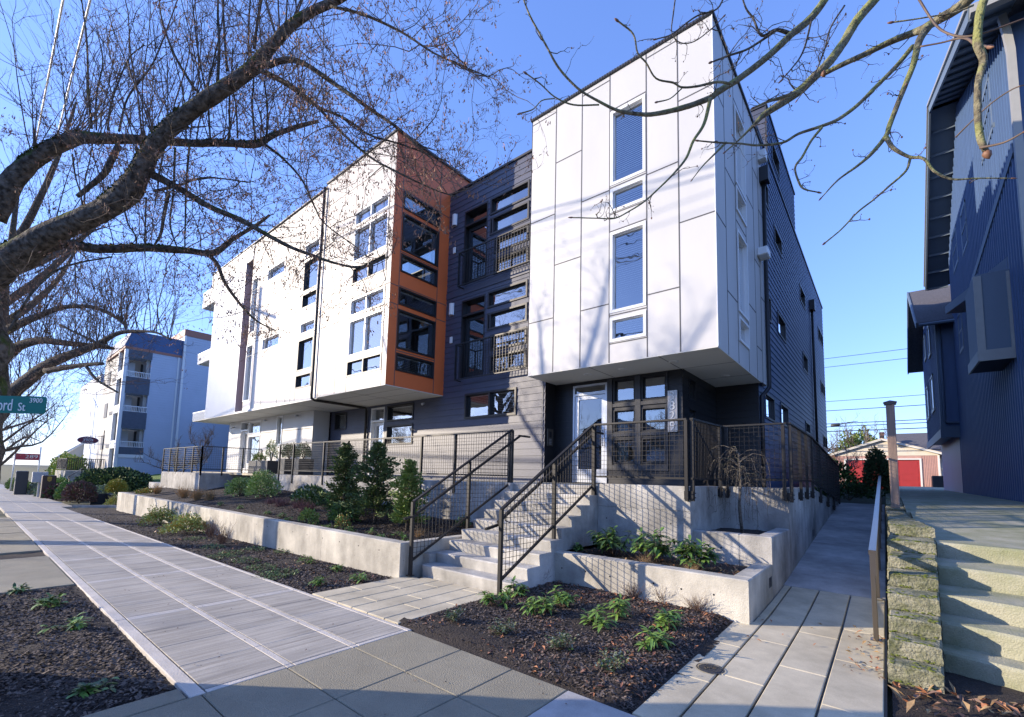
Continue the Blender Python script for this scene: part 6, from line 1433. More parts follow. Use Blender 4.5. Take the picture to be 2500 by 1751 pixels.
# back yard
ball('cypress', 'dark columnar evergreen at the end of the walkway', 'tree', -.22, 19.6, -.55, .36, .36, 1.75, 5000, ['conifer', 'juniper'], 650, .08, lumpy=.08)
ball('laurel', 'broad leafed bush left of the cypress', 'shrub', -1.35, 20.4, -.5, .65, .5, 1.2, 1500, ['leaf_deep', 'leaf_mid', 'leaf_bright'], 651, .11)
ball('ground_shrubs', 'dark low shrubs at the ramp top', 'shrub', -1.0, 19.3, -.55, .9, .4, .5, 1400, ['leaf_deep', 'juniper'], 652, .09)
ball('bare_bush', 'reddish bare bush beside the blue wall corner', 'shrub', -3.3, 32, -.5, .9, .9, 3.0, 3200, ['drytwig', 'leaf_purple'], 653, .13)
ball('ivy_edge', 'ivy along the house wall foot beyond the path', 'shrub', 2.35, 24.2, -.4, .25, 1.0, 2.6, 1500, ['conifer', 'leaf_deep'], 654, .1) if False else None
ball('path_shrub', 'small shrub beside the waste bin', 'shrub', 4.2, 48, -.4, .6, .4, .5, 500, ['leaf_deep'], 655, .1)
# ---- loose stuff on the beds
def chips(name, label, fn, n, m, size, seed, flat=.5):
    rng = random.Random(seed); mb = MB()
    for k in range(n):
        x, y, z = fn(rng); a = rng.uniform(0, 6.283); L = size * rng.uniform(.4, 1.5); w_ = size * rng.uniform(.15, .4); tl = rng.uniform(-flat, flat); c, s = math.cos(a), math.sin(a)
        ax = Vector((c * L / 2, s * L / 2, tl * L / 2)); ay = Vector((-s * w_, c * w_, rng.uniform(-.4, .4) * w_)); p = Vector((x, y, z + .004 + abs(tl) * L * .4))
        if len(m) > 2 or size > .03:     # curled leaf: bent in the middle
            up = Vector((0, 0, L * .22)); mb.add([p - ax, p - ay * .9 + up, p + ax, p + ay * .9 + up * .6], ((0, 1, 2), (0, 2, 3)), rng.randrange(len(m)))
        else: mb.add([p - ax - ay, p + ax - ay, p + ax + ay, p - ax + ay], ((0, 1, 2, 3),), rng.randrange(len(m)))
    o = mb.build(name, [M[q] for q in m]); tag(o, label, 'ground litter', kind='stuff'); return o
def near(rng, x0, x1, y0, y1, h): x = rng.uniform(x0, x1); y = rng.uniform(y0, y1); return x, y, h(x, y)
def efn(rng):
    while True:
        x, y = rng.uniform(-4.05, -1.43), rng.uniform(3.08, 5.7)
        if not (x < -3.35 and y < 3.1): return x, y, bz_right(x, y)
C3 = ['chip', 'chip', 'chip2']
chips('bark_chips', 'loose dark bark chips over the entry bed', efn, 26000, ['chip', 'chip2'], .022, 700)
chips('bark_chips', 'loose bark chips over the street bed', lambda r: near(r, -8.9, -4.1, -.6, 1.1, bz_strip), 24000, ['chip', 'chip2'], .026, 701)
chips('bark_chips', 'loose bark chips over the long bed', lambda r: (lambda t: (t[0], t[1], t[2]))(near(r, -6.0 - 23 * r.random() ** 1.8 - .01, -6.0, 3.1, 4.42, lambda x, y: gz(x) - .03)), 26000, ['chip', 'chip2'], .03, 702)
chips('bark_chips', 'loose bark chips over the raised bed', lambda r: near(r, -6.2 - 14 * r.random() ** 1.3, -6.15, 4.7, 7.0, bz_left), 24000, ['chip', 'chip2'], .034, 703)
def eleaf(rng):
    while True:
        x, y, z = efn(rng)
        p = .05 + .95 * sstep(y, 4.6, 5.7) + .5 * (1 - sstep(y, 3.1, 3.6)) + .5 * sstep(x, -2.2, -1.4)
        if noise.noise((x * 2.3, y * 2.3, 5)) + rng.random() * .8 < p * .9: return x, y, z
chips('fallen_leaves', 'rusty fallen leaves over the entry bed', eleaf, 1300, ['leaf_litter', 'rust', 'drytwig', 'drytwig'], .042, 710, .9)
chips('fallen_leaves', 'fallen leaves at the foot of the old steps and blocks', lambda r: near(r, -.02, 2.4, 4.3, 5.1, lambda x, y: -1.6), 420, ['leaf_litter', 'straw', 'drytwig'], .07, 711, .9)
chips('fallen_leaves', 'few leaves and crumbs on the walkway edge', lambda r: (lambda x, y: (x, y, -1.592))(r.uniform(-.35, -.08) if r.random() < .7 else r.uniform(-1.3, -.1), r.uniform(4.9, 6.4)), 70, ['leaf_litter', 'straw', 'drytwig'], .045, 712, .6)
chips('fallen_leaves', 'brown leaves scattered in the long bed', lambda r: near(r, -14, -6.1, 3.2, 4.4, lambda x, y: gz(x) - .02), 260, ['leaf_litter', 'straw', 'rust'], .05, 713, .8)
chips('fallen_leaves', 'leaf litter in the lower planter', lambda r: near(r, -3.8, -1.5, 5.97, 6.9, lambda x, y: -1.18), 260, ['leaf_litter', 'drytwig', 'straw'], .05, 714, .8)
chips('fallen_leaves', 'crumbs and small leaves scattered over the sidewalk', lambda r: near(r, -9, -1.5, 1.2, 3.0, lambda x, y: gz(x) + .001), 90, ['chip', 'rust', 'drytwig'], .02, 715, .3)
# ================================================================== TREES
def catmull(pts, rad, sub=5):
    P = [pts[0] + (pts[0] - pts[1])] + pts + [pts[-1] + (pts[-1] - pts[-2])]; Rr = [rad[0]] + rad + [rad[-1]]; op, orr = [], []
    for i in range(1, len(P) - 2):
        for k in range(sub):
            t = k / sub; a, b, c, d = P[i - 1], P[i], P[i + 1], P[i + 2]
            op.append(.5 * ((2 * b) + (c - a) * t + (2 * a - 5 * b + 4 * c - d) * t * t + (3 * b - a - 3 * c + d) * t ** 3)); orr.append(Rr[i] + (Rr[i + 1] - Rr[i]) * t)
    op.append(pts[-1]); orr.append(rad[-1]); return op, orr
def rough_tube(mb, pts, rad, n=14, amp=.12, f=9, seed=0):
    o = len(mb.v); mb.tube(pts, rad, n); k = o
    for i, p in enumerate(pts):
        for j in range(n):
            v = Vector(mb.v[k]); d = v - p; q = noise.noise((v.x * f, v.y * f, v.z * f + seed)) + .5 * noise.noise((v.x * f * 2.6, v.y * f * 2.6, v.z * f * 2.6))
            mb.v[k] = tuple(p + d * (1 + amp * q)); k += 1
class Tree:
    def __init__(s, name, label, base, group=None): s.e = empty(name, base, label, 'tree', group); s.base = base; s.tw = MB(); s.sd = MB(); s.rng = random.Random(len(label)); s.limbs = []; s.k = 1
    def limb(s, pts, rad, m, name='limb', n=12, amp=.12, sub=5, f=9):
        P, Rr = catmull(pts, rad, sub); mb = MB(); rough_tube(mb, P, Rr, n, amp, f); mb.build(name, M[m], s.e); s.limbs.append((P, Rr)); return P, Rr
    def shoot(s, p, d, L, r, lv, nch=5, up=.25, wander=.22, seeds=0, mb=None, sides=3, knob=False):
        rng = s.rng; mb = mb or s.tw; n = 6 if lv > 0 else 4; pts = [p]; q = p; dd = d.normalized()
        for i in range(n):
            dd = (dd + Vector((rng.gauss(0, wander), rng.gauss(0, wander), rng.gauss(0, wander) + up * .3))).normalized(); q = q + dd * (L / n); pts.append(q)
        rad = [r * (1 - .7 * i / n) for i in range(n + 1)]
        mb.tube(pts, rad, sides, 0, cap=False)
        if knob:
            mb.ell(tuple(pts[-1]), r * 1.5, r * 1.5, r * 1.9, 1, 6, 4)
            for i in range(1, n): 
                if rng.random() < .5: mb.ell(tuple(pts[i]), rad[i] * 1.5, rad[i] * 1.5, rad[i] * 1.3, 0, 5, 3)
        if lv > 0:
            for k in range(nch):
                i = rng.randint(1 if lv < 2 else 2, n); t = pts[i]; b = Vector((rng.gauss(0, 1), rng.gauss(0, 1), rng.gauss(0, 1))); b = (b - dd * b.dot(dd)); b = b.normalized() if b.length > .01 else b
                s.shoot(t, dd * rng.uniform(.4, 1.0) + b * rng.uniform(.4, .9), L * rng.uniform(.22, .5), max(.0012, r * .52), lv - 1, max(2, nch - 1), up, wander * 1.2, seeds, mb, sides, knob)
        if seeds and lv == 0 and rng.random() < seeds:
            for k in range(rng.randint(2, 5)):
                c = pts[-1] + Vector((rng.gauss(0, .02), rng.gauss(0, .02), -rng.uniform(0, .04))) * s.k; a = Vector((rng.gauss(0, .5), rng.gauss(0, .5), -1)).normalized() * rng.uniform(.018, .034) * s.k; w_ = a.cross(Vector((rng.gauss(0, 1), rng.gauss(0, 1), 0))).normalized() * .006 * s.k
                s.sd.add([c - w_ * .4, c + w_ * .4, c + a + w_, c + a - w_], ((0, 1, 2, 3),))
    def sprout(s, P, Rr, n, L, r, lv, nch, dirf, t0=0, t1=1, **kw):
        rng = s.rng
        for k in range(n):
            x = (t0 + (t1 - t0) * rng.random()) * (len(P) - 1); i = min(int(x), len(P) - 2); p = P[i].lerp(P[i + 1], x - i)
            s.shoot(p, dirf(rng), s.k * L * rng.uniform(.45, 1.15), s.k * r * rng.uniform(.6, 1.3), lv, nch, **kw)
    def done(s, m='twig', seedm='seed', m2='bud'):
        if s.tw.v: s.tw.build('twigs', [M[m], M[m2]], s.e)
        if s.sd.v: s.sd.build('seed_clusters', M[seedm], s.e)
def A1(u, v): return (u / 2.551, v / 2.551)
def tr(lst, f, d0, d1, k=1 / 2.551):
    pts, rad = [], []; n = len(lst)
    for i, (u, v, r) in enumerate(lst):
        d = (d0 + (d1 - d0) * i / (n - 1)) * (.66 if f is A1 else 1); a, b = f(u, v); pts.append(atd(a, b, d)); rad.append(r * k / FPX * d / ray(a, b).length ** (.9 if f is A1 else .15))
    return pts, rad
upf = lambda rng: Vector((rng.gauss(0, .28), rng.gauss(0, .28), 1))
anyf = lambda rng: Vector((rng.gauss(0, 1), rng.gauss(0, 1), rng.gauss(.1, .8)))
dnf = lambda rng: Vector((rng.gauss(0, .7), rng.gauss(0, .7), rng.gauss(-.3, .5)))
# ---- big tree on the left
D = 3.3; tb = atd(-112, 1000, D); gzb = gz(tb.x) - .1
T1 = Tree('street_tree', 'big mossy leafless street tree with long limbs reaching over the sidewalk on the left', (tb.x, tb.y, gzb))
tz = lambda z, dx=0, dy=0: Vector((tb.x + dx, tb.y + dy, z))
T1.k = .68
T1.limb([tz(gzb - .1), tz(-1.3), tz(-.7), tz(0), tz(.55, -.02), tz(1.0, -.05, -.03), tz(1.35, -.14, -.1), tz(1.9, -.4, -.33), tz(3.2, -.9, -.75), tz(5.2, -1.2, -1)], [.42, .33, .27, .26, .26, .25, .22, .18, .14, .08], 'bark', 'trunk', 20, .16, 6, 7)
L1 = T1.limb(*tr([(-160, 1800, 150), (30, 1640, 125), (200, 1520, 100), (420, 1405, 92), (640, 1310, 84), (800, 1190, 92), (880, 1060, 72), (940, 940, 66), (1040, 820, 62), (1160, 715, 62), (1290, 620, 60), (1450, 515, 56), (1590, 405, 56), (1690, 290, 44), (1810, 160, 40), (1950, 70, 36), (2120, -10, 32), (2300, -120, 27)], A1, 5.0, 4.5), 'bark', n=16)
L2 = T1.limb(*tr([(-60, 1350, 110), (60, 1150, 85), (180, 1020, 70), (330, 925, 62), (480, 860, 56), (620, 862, 46), (900, 872, 36), (1200, 893, 28), (1420, 893, 27), (1600, 900, 26), (1700, 845, 19), (1850, 790, 17), (1985, 755, 12)], A1, 5.2, 5.6), 'bark', n=12)
L3 = T1.limb(*tr([(150, 1640, 60), (300, 1545, 45), (430, 1520, 38), (600, 1552, 34), (900, 1545, 30), (1150, 1560, 26), (1330, 1575, 22), (1450, 1490, 16), (1600, 1400, 12), (1680, 1340, 8)], A1, 5.2, 5.8), 'bark', n=10)
L4 = T1.limb(*tr([(930, 1080, 34), (1100, 1165, 26), (1300, 1285, 22), (1500, 1370, 19), (1650, 1455, 16), (1800, 1535, 13), (1930, 1585, 11), (2090, 1640, 9), (2250, 1665, 7), (2420, 1600, 5)], A1, 4.9, 4.9), 'bark', n=8)
L5 = T1.limb(*tr([(1620, 440, 20), (1740, 490, 16), (1880, 580, 14), (2000, 690, 12), (2130, 830, 10), (2300, 975, 8), (2450, 1060, 7), (2700, 1180, 5), (2860, 1230, 3)], A1, 4.6, 4.4), 'bark', n=7)
L6 = T1.limb(*tr([(1660, 410, 26), (1790, 372, 22), (1900, 400, 20), (2050, 500, 18), (2180, 590, 16), (2320, 690, 14), (2480, 800, 11), (2620, 930, 8), (2700, 1000, 5)], A1, 4.6, 4.3), 'bark', n=8)
L7 = T1.limb(*tr([(1640, 450, 14), (1800, 540, 12), (1950, 650, 10), (2150, 740, 9), (2300, 840, 8), (2500, 900, 6), (2800, 1010, 4)], A1, 4.6, 4.5), 'bark', n=6)
L8 = T1.limb(*tr([(740, 905, 24), (700, 985, 26), (650, 1080, 24), (560, 1160, 20), (480, 1225, 16)], A1, 5.2, 5.1), 'bark', n=8)
L9 = T1.limb(*tr([(960, 1190, 13), (1100, 1160, 10), (1250, 1110, 8), (1400, 1115, 6), (1560, 1140, 4)], A1, 4.9, 4.8), 'bark', n=6)
L10 = T1.limb(*tr([(1650, 900, 12), (1760, 985, 10), (1880, 1120, 8), (1960, 1290, 6), (2030, 1400, 5), (2250, 1560, 4)], A1, 5.5, 5.3), 'bark', n=6)
L11 = T1.limb(*tr([(1270, 1570, 18), (1350, 1640, 14), (1400, 1760, 12), (1500, 1900, 10), (1600, 2000, 7), (1720, 2060, 4)], A1, 5.6, 5.5), 'bark', n=6)
L12 = T1.limb(*tr([(60, 2060, 14), (180, 1850, 10), (330, 1700, 9), (480, 1640, 8), (700, 1600, 6)], A1, 4.9, 5.2), 'bark', n=6)
L13 = T1.limb(*tr([(2060, 40, 14), (2260, 90, 12), (2500, 200, 9), (2700, 330, 7), (2900, 420, 5), (3050, 480, 3)], A1, 4.5, 4.2), 'bark', n=6)
UP = [((1215, 560), (1090, 350), (1010, 130), (985, -60), 12), ((1355, 520), (1365, 300), (1357, 100), (1360, -80), 15), ((1415, 440), (1400, 250), (1390, 60), (1385, -80), 12), ((1290, 560), (1330, 380), (1380, 150), (1400, -60), 8), ((1585, 300), (1600, 160), (1640, -60), (1650, -100), 15), ((1550, 350), (1548, 180), (1560, -20), (1565, -80), 10),
      ((570, 800), (550, 560), (540, 250), (500, -60), 12), ((600, 810), (600, 600), (640, 380), (600, 170), 8), ((670, 810), (700, 620), (800, 370), (900, 280), 8), ((740, 820), (800, 600), (960, 380), (1120, -40), 9), ((1160, 870), (1150, 650), (1095, 400), (990, 100), 6), ((1310, 870), (1290, 620), (1230, 300), (1195, -40), 9), ((1430, 860), (1430, 600), (1440, 500), (1450, 300), 9), ((1480, 860), (1470, 650), (1450, 560), (1480, 400), 8), ((1590, 870), (1570, 650), (1580, 500), (1560, 300), 9), ((1660, 850), (1665, 650), (1650, 500), (1700, 300), 8),
      ((450, 960), (470, 1100), (500, 1200), (520, 1300), 8), ((770, 1290), (800, 1400), (850, 1480), (840, 1560), 8), ((910, 1230), (905, 1400), (900, 1500), (905, 1600), 7), ((1090, 920), (1080, 1200), (1060, 1400), (1110, 1560), 10), ((1180, 900), (1160, 1150), (1155, 1350), (1150, 1560), 10), ((1020, 930), (990, 1100), (980, 1200), (960, 1300), 8), ((1050, 1190), (1020, 1350), (1000, 1460), (960, 1530), 16)]
for a, b, c, d, r in UP:
    T1.limb(*tr([(*a, r), (*b, r * .85), (*c, r * .7), (*d, r * .5)], A1, 4.8, 4.9), 'bark', n=6, amp=.05)
    P, Rr = T1.limbs[-1]; T1.sprout(P, Rr, 9, .6, .0035, 1, 4, lambda g: Vector((g.gauss(0, .7), g.gauss(0, .7), .8)), seeds=.15)
S = dict(seeds=.6)
T1.sprout(*L1, 66, 1.7, .0075, 2, 5, upf, .15, 1, wander=.12, seeds=.06)
T1.sprout(*L2, 62, 1.6, .007, 2, 5, upf, .15, 1, wander=.12, seeds=.08)
T1.sprout(*L3, 46, 1.1, .006, 2, 5, lambda g: Vector((g.gauss(0, .6), g.gauss(0, .6), g.gauss(.3, .7))), .1, 1, **S)
T1.sprout(*L1, 34, 1.2, .006, 2, 5, anyf, .1, 1, **S)
for L_, n_ in ((L4, 46), (L5, 34), (L6, 40), (L7, 30), (L10, 26), (L11, 20), (L13, 34), (L9, 16), (L12, 14)): T1.sprout(*L_, int(n_ * 1.0), .85, .005, 2, 5, dnf, .1, 1, **S)
T1.sprout(*L2, 34, .9, .0055, 2, 5, dnf, .3, 1, **S)
# moss tufts on top of the limbs
mb = MB(); g = random.Random(5)
for P, Rr in (L1, L2, L3):
    for i in range(2, min(len(P), 52)):
        for k in range(90 if Rr[i] > .05 else 36):
            a = g.gauss(0, .75); b = g.random(); p = P[i - 1].lerp(P[i], b); r_ = Rr[i]; t = (P[i] - P[i - 1]).normalized(); sd = t.cross(Vector((0, 0, 1))).normalized(); u_ = sd.cross(t)
            if noise.noise((p.x * 2.2, p.y * 2.2, p.z * 2.2)) < -.12: continue
            n_ = u_ * math.cos(a) + sd * math.sin(a); c = p + n_ * r_ * .97; h = g.uniform(.006, .02); w_ = (sd * g.gauss(0, 1) + t * g.gauss(0, 1)) * .005
            mb.add([c - w_, c + w_, c + n_ * h + t * g.gauss(0, .012) + w_ * .3], ((0, 1, 2),), 0 if g.random() < .72 else 1)
for k in range(5200):
    z = g.uniform(.1, 1.3); a = g.uniform(0, 6.283); c0_ = tz(z, -.03, -.02); r_ = .262; n_ = Vector((math.cos(a), math.sin(a), 0))
    if noise.noise((a * 1.3, z * 1.5, 3)) < 0: continue
    c = c0_ + n_ * r_; w_ = Vector((-n_.y, n_.x, 0)) * .0055; h = g.uniform(.007, .024)
    mb.add([c - w_, c + w_, c + n_ * h + Vector((0, 0, g.gauss(-.01, .012)))], ((0, 1, 2),), 0 if g.random() < .7 else 1)
mb.build('moss', [mat('moss_dark', (.035, .05, .018), 1), M['moss']], T1.e)
T1.done()
# ---- second tree further along the strip
def C2(u, v): return (u / 3.827, 600 + v / 3.827)
k2 = 1 / 3.827; t2b = atd(-30, 1000, 10.5); g2 = gz(t2b.x) - .1
T2 = Tree('street_tree', 'second leafless street tree further along the sidewalk with upright twigs', (t2b.x, t2b.y, g2))
T2.limb([Vector((t2b.x, t2b.y, z)) for z in (g2, -.8, .2, 1.3, 2.6, 4.2)], [.34, .28, .25, .24, .2, .1], 'bark2', 'trunk', 12)
La = T2.limb(*tr([(-60, 1560, 70), (80, 1410, 62), (250, 1260, 58), (420, 1130, 50), (580, 1050, 42), (800, 970, 34), (950, 900, 27), (1100, 820, 20), (1250, 800, 16), (1450, 810, 11), (1600, 880, 7)], C2, 10.5, 9, k2), 'bark2', n=10)
Lb = T2.limb(*tr([(-50, 1130, 60), (60, 1030, 50), (200, 930, 42), (380, 885, 36), (560, 905, 30), (900, 940, 24), (1060, 962, 14)], C2, 10.5, 9.8, k2), 'bark2', n=8)
Lc = T2.limb(*tr([(430, 1170, 30), (600, 1140, 26), (800, 1112, 20), (960, 1102, 16)], C2, 9.9, 9.4, k2), 'bark2', n=7)
Ld = T2.limb(*tr([(-60, 860, 50), (200, 725, 36), (400, 640, 28), (600, 575, 22), (850, 572, 18), (1050, 650, 14), (1150, 720, 12), (1180, 790, 9)], C2, 10.5, 9.5, k2), 'bark2', n=7)
Le = T2.limb(*tr([(800, 1120, 16), (880, 1230, 13), (960, 1290, 11), (1100, 1370, 8)], C2, 9.5, 9.2, k2), 'bark2', n=6)
Lf = T2.limb(*tr([(560, 740, 12), (680, 800, 10), (900, 900, 10), (1040, 950, 8)], C2, 9.7, 9.5, k2), 'bark2', n=6)
for L_, n_, Ls in ((La, 95, 1.9), (Lb, 60, 1.7), (Ld, 75, 1.5), (Lc, 30, 1.2)): T2.sprout(*L_, n_, Ls, .008, 2, 4, upf, .1, 1, wander=.1, seeds=.12)
for L_, n_ in ((La, 40), (Lb, 26), (Ld, 26), (Le, 26), (Lc, 22)): T2.sprout(*L_, n_, 1.0, .006, 2, 4, anyf, .2, 1, wander=.2, seeds=.25)
for k in range(9):
    a = k * 2.4; p = Vector((t2b.x, t2b.y, 3.0 + .25 * k)); q = [p, p + Vector((math.cos(a) * .9, math.sin(a) * .8, .9)), p + Vector((math.cos(a) * 1.7, math.sin(a) * 1.5, 2.0)), p + Vector((math.cos(a) * 2.3, math.sin(a) * 2.0, 3.3))]
    lb = T2.limb(q, [.09, .07, .05, .02], 'bark2', n=6); T2.sprout(*lb, 26, 1.3, .008, 2, 4, upf, .1, 1, wander=.14, seeds=.2)
T2.done()
# ---- further trees down the street
def simple_tree(name, label, x, y, zg, H, spread, r, seed, nb=9, lv=2, tw=.01, group=None, m='bark2', twm='twig', seeds=0, n1=16):
    T = Tree(name, label, (x, y, zg), group); T.rng = random.Random(seed); g = T.rng
    T.limb([Vector((x, y, zg - .1)), Vector((x + g.gauss(0, .05), y, zg + H * .15)), Vector((x + g.gauss(0, .1), y + g.gauss(0, .1), zg + H * .33)), Vector((x + g.gauss(0, .2), y, zg + H * .6))], [r * 1.2, r, r * .85, r * .35], m, 'trunk', 10)
    P, Rr = T.limbs[0]
    for k in range(nb):
        a = k * 2.4 + g.uniform(-.4, .4); t = g.uniform(.45, 1); p = P[int(t * (len(P) - 1))]; e_ = spread * g.uniform(.6, 1)
        q = [p, p + Vector((math.cos(a) * e_ * .4, math.sin(a) * e_ * .4, H * .12)), p + Vector((math.cos(a) * e_ * .75, math.sin(a) * e_ * .75, H * g.uniform(.15, .3))), p + Vector((math.cos(a) * e_, math.sin(a) * e_, H * g.uniform(.18, .42)))]
        lb = T.limb(q, [r * .5, r * .36, r * .22, r * .08], m, 'limb', 6, .08, 3)
        T.sprout(*lb, n1, H * .22, tw, lv, 4, upf, .2, 1, wander=.16, seeds=seeds); T.sprout(*lb, n1 // 2, H * .16, tw * .8, lv, 4, anyf, .2, 1, wander=.2, seeds=seeds)
    T.done(twm); return T
simple_tree('street_tree', 'third bare street tree seen low behind the street name sign', -24, .1, gz(-24), 6.5, 3.0, .12, 31, tw=.010, seeds=.4, nb=16, group='bare street trees further down the sidewalk')
simple_tree('street_tree', 'fourth bare street tree far down the sidewalk', -40, -.2, gz(-40), 7.5, 4.0, .22, 32, tw=.012, group='bare street trees further down the sidewalk', seeds=.2)
simple_tree('street_tree', 'farthest bare street tree at the end of the sidewalk', -58, -.4, gz(-58), 8, 4.5, .22, 33, tw=.018, group='bare street trees further down the sidewalk', n1=10)
simple_tree('young_tree', 'slim young bare tree in front of the blue siding tower', -31, 8.6, -1.2, 3.9, .9, .05, 34, nb=7, lv=1, tw=.012, n1=12)
simple_tree('bare_shrub_tree', 'spreading bare shrub in front of the balcony building', -35.5, 8.6, -1.2, 2.9, 2.2, .07, 35, nb=9, lv=1, tw=.014, n1=12)
simple_tree('bare_tree', 'bare tree above the garage roof on the left', -5.2, 57, -.4, 6.6, 3.2, .16, 36, nb=10, lv=2, tw=.025, n1=9, group='trees beyond the garage')
simple_tree('bare_tree', 'bare tree above the garage roof right of the first', -1.6, 58, -.4, 7.2, 3.0, .16, 37, nb=10, lv=2, tw=.025, n1=9, group='trees beyond the garage')
simple_tree('small_bare_tree', 'small bare tree in front of the red garage door', -2.0, 40, -.4, 3.4, 1.1, .06, 38, nb=7, lv=1, tw=.016, n1=10)
ball('evergreen_tree', 'yellow green evergreen crown behind the garage', 'tree', -2.2, 60, 1.0, 2.0, 1.5, 4.6, 2500, ['conifer_tip', 'leaf_mid', 'leaf_deep'], 720, .3)
# ---- branches hanging in from the upper right
def K1(u, v): return (1250 + u / 2.87, v / 2.87)
def K3(u, v): return (1950 + u / 2.2964, v / 2.2964)
k1, k3 = 1 / 2.87, 1 / 2.2964
rb_ = Vector((2.6, -.6, -1.7))
T3 = Tree('overhanging_tree', 'lichen covered tree whose budded branches hang in from the upper right', tuple(rb_))
T3.rng = random.Random(9)
T3.limb([rb_, Vector((2.58, -.6, -.3)), Vector((2.5, -.5, 1.2)), Vector((2.4, -.3, 2.6)), Vector((2.3, 0, 4.5)), Vector((2.2, .3, 6.5))], [.26, .21, .19, .17, .13, .08], 'bark3', 'trunk', 14)
cr_ = Vector((2.4, -.3, 2.6)); cr2 = Vector((2.34, -.15, 3.4))
def rl(lst, f, d0, d1, k, root=None, m='bark3', n=9, amp=.07):
    p, r = tr(lst, f, d0, d1, k)
    if root is not None:
        a = root; b = p[0]; q = a.lerp(b, .5) + Vector((.1, -.1, .35)); T3.limb([a, q, b], [r[0] * 1.7, r[0] * 1.3, r[0] * 1.02], m, 'branch', n, amp, 5, 22)
    return T3.limb(p, r, m, 'branch', n, amp, 5, 22)
Ra = rl([(2250, -90, 28), (2110, 110, 27), (1960, 240, 25), (1800, 390, 23), (1600, 545, 22), (1450, 640, 22), (1380, 690, 20), (1200, 755, 18), (1000, 800, 15), (880, 800, 13), (740, 775, 11), (610, 712, 9), (480, 635, 8), (380, 540, 8), (310, 450, 8), (250, 340, 7), (190, 230, 7), (130, 120, 6), (90, 20, 6), (60, -80, 5)], K1, 2.9, 2.7, k1, cr2)
Rb = rl([(610, 735, 6), (430, 735, 6), (300, 680, 5), (200, 590, 5), (105, 520, 5)], K1, 2.75, 2.7, k1, n=6)
Rb2 = rl([(300, 690, 4), (210, 705, 4), (150, 765, 4), (62, 795, 5)], K1, 2.7, 2.65, k1, n=5)
Rc = rl([(1390, 690, 14), (1345, 870, 12), (1270, 990, 10), (1220, 1110, 9), (1130, 1220, 7), (1040, 1310, 6), (930, 1410, 6), (830, 1475, 5), (720, 1530, 5), (600, 1530, 4), (425, 1525, 4)], K1, 2.8, 2.5, k1, n=7)
Rd = rl([(1540, 590, 9), (1440, 575, 9), (1300, 605, 8), (1190, 612, 7), (1130, 580, 7), (1010, 550, 6), (940, 440, 6), (880, 370, 6), (850, 240, 6), (745, 150, 6)], K1, 2.75, 2.5, k1, n=7)
Re = rl([(1190, 620, 5), (1110, 690, 4), (1020, 715, 5)], K1, 2.7, 2.6, k1, n=5)
Rf = rl([(480, -60, 26), (330, 110, 26), (250, 240, 25), (170, 350, 25), (90, 430, 25), (10, 505, 24), (-90, 575, 22), (-190, 640, 17), (-250, 700, 9), (-330, 780, 5), (-410, 850, 3)], K3, 3.2, 3.2, k3, cr2)
Rg = rl([(1010, -60, 34), (900, 40, 30), (790, 105, 26), (700, 160, 24), (640, 185, 20), (520, 232, 18), (380, 300, 16), (250, 360, 14), (150, 410, 13)], K3, 2.6, 3.1, k3, cr_)
Rh = rl([(735, 140, 24), (680, 220, 20), (655, 310, 17), (640, 370, 16), (600, 470, 15), (560, 570, 14), (510, 700, 14), (490, 760, 13), (410, 860, 11), (330, 930, 8), (220, 1010, 5), (128, 1108, 3)], K3, 2.65, 2.6, k3)
Ri = rl([(490, 770, 13), (530, 830, 11), (620, 880, 9), (700, 890, 8), (760, 960, 7), (860, 1005, 6), (1000, 1000, 4), (1190, 1000, 3)], K3, 2.6, 2.3, k3, 'x' if False else None, n=6)
Rj = rl([(625, 890, 8), (600, 960, 7), (500, 1050, 6), (420, 1120, 5), (330, 1190, 5), (240, 1285, 4), (150, 1360, 4)], K3, 2.6, 2.5, k3, n=6)
Rk = rl([(640, 260, 14), (540, 380, 13), (430, 490, 12), (330, 590, 11), (220, 670, 10), (120, 710, 9), (0, 750, 8), (-90, 800, 7), (-230, 815, 6), (-330, 805, 5), (-450, 800, 5), (-560, 790, 4)], K3, 2.7, 2.8, k3, n=7)
Rl = rl([(130, 715, 8), (70, 790, 7), (20, 880, 7), (-20, 940, 6), (0, 1020, 6), (30, 1060, 5), (105, 1078, 4)], K3, 2.7, 2.7, k3, n=6)
Rm = rl([(1060, -60, 22), (1020, 60, 22), (1005, 160, 20), (1003, 250, 22), (1035, 340, 20), (1010, 450, 17), (1003, 560, 17), (1005, 680, 17), (1020, 780, 18), (1050, 850, 14)], K3, 1.55, 1.5, k3, Vector((1.6, .5, 3.2)), amp=.1)
Rn = rl([(1015, 830, 8), (1150, 800, 6), (1263, 740, 5)], K3, 1.5, 1.4, k3, n=5, m='twig3')
Ro = rl([(670, -10, 6), (760, 130, 6), (830, 185, 6), (930, 205, 6), (1060, 178, 6), (1290, 95, 5)], K3, 1.7, 1.5, k3, n=6, m='twig3')
Rp = rl([(680, 262, 5), (800, 240, 5), (900, 215, 6), (950, 220, 7), (1000, 255, 9), (1062, 262, 8)], K3, 1.8, 1.6, k3, n=6, m='twig3')
Rq = rl([(980, 30, 6), (870, 72, 5), (750, 92, 4), (640, 110, 4), (530, 125, 5)], K3, 2.2, 2.3, k3, n=5)
Rr_ = rl([(880, 770, 5), (960, 690, 4), (1080, 580, 4), (1200, 500, 4), (1290, 470, 4)], K3, 1.7, 1.5, k3, n=5, m='twig3')
Rs = rl([(1500, 1000, 10), (1420, 1080, 7), (1340, 1160, 5), (1265, 1255, 3)], K1, 2.9, 2.8, k1, n=5)
Rt = rl([(2010, 640, 14), (1900, 680, 13), (1800, 710, 11), (1700, 752, 5)], K1, 2.9, 2.9, k1, n=6)
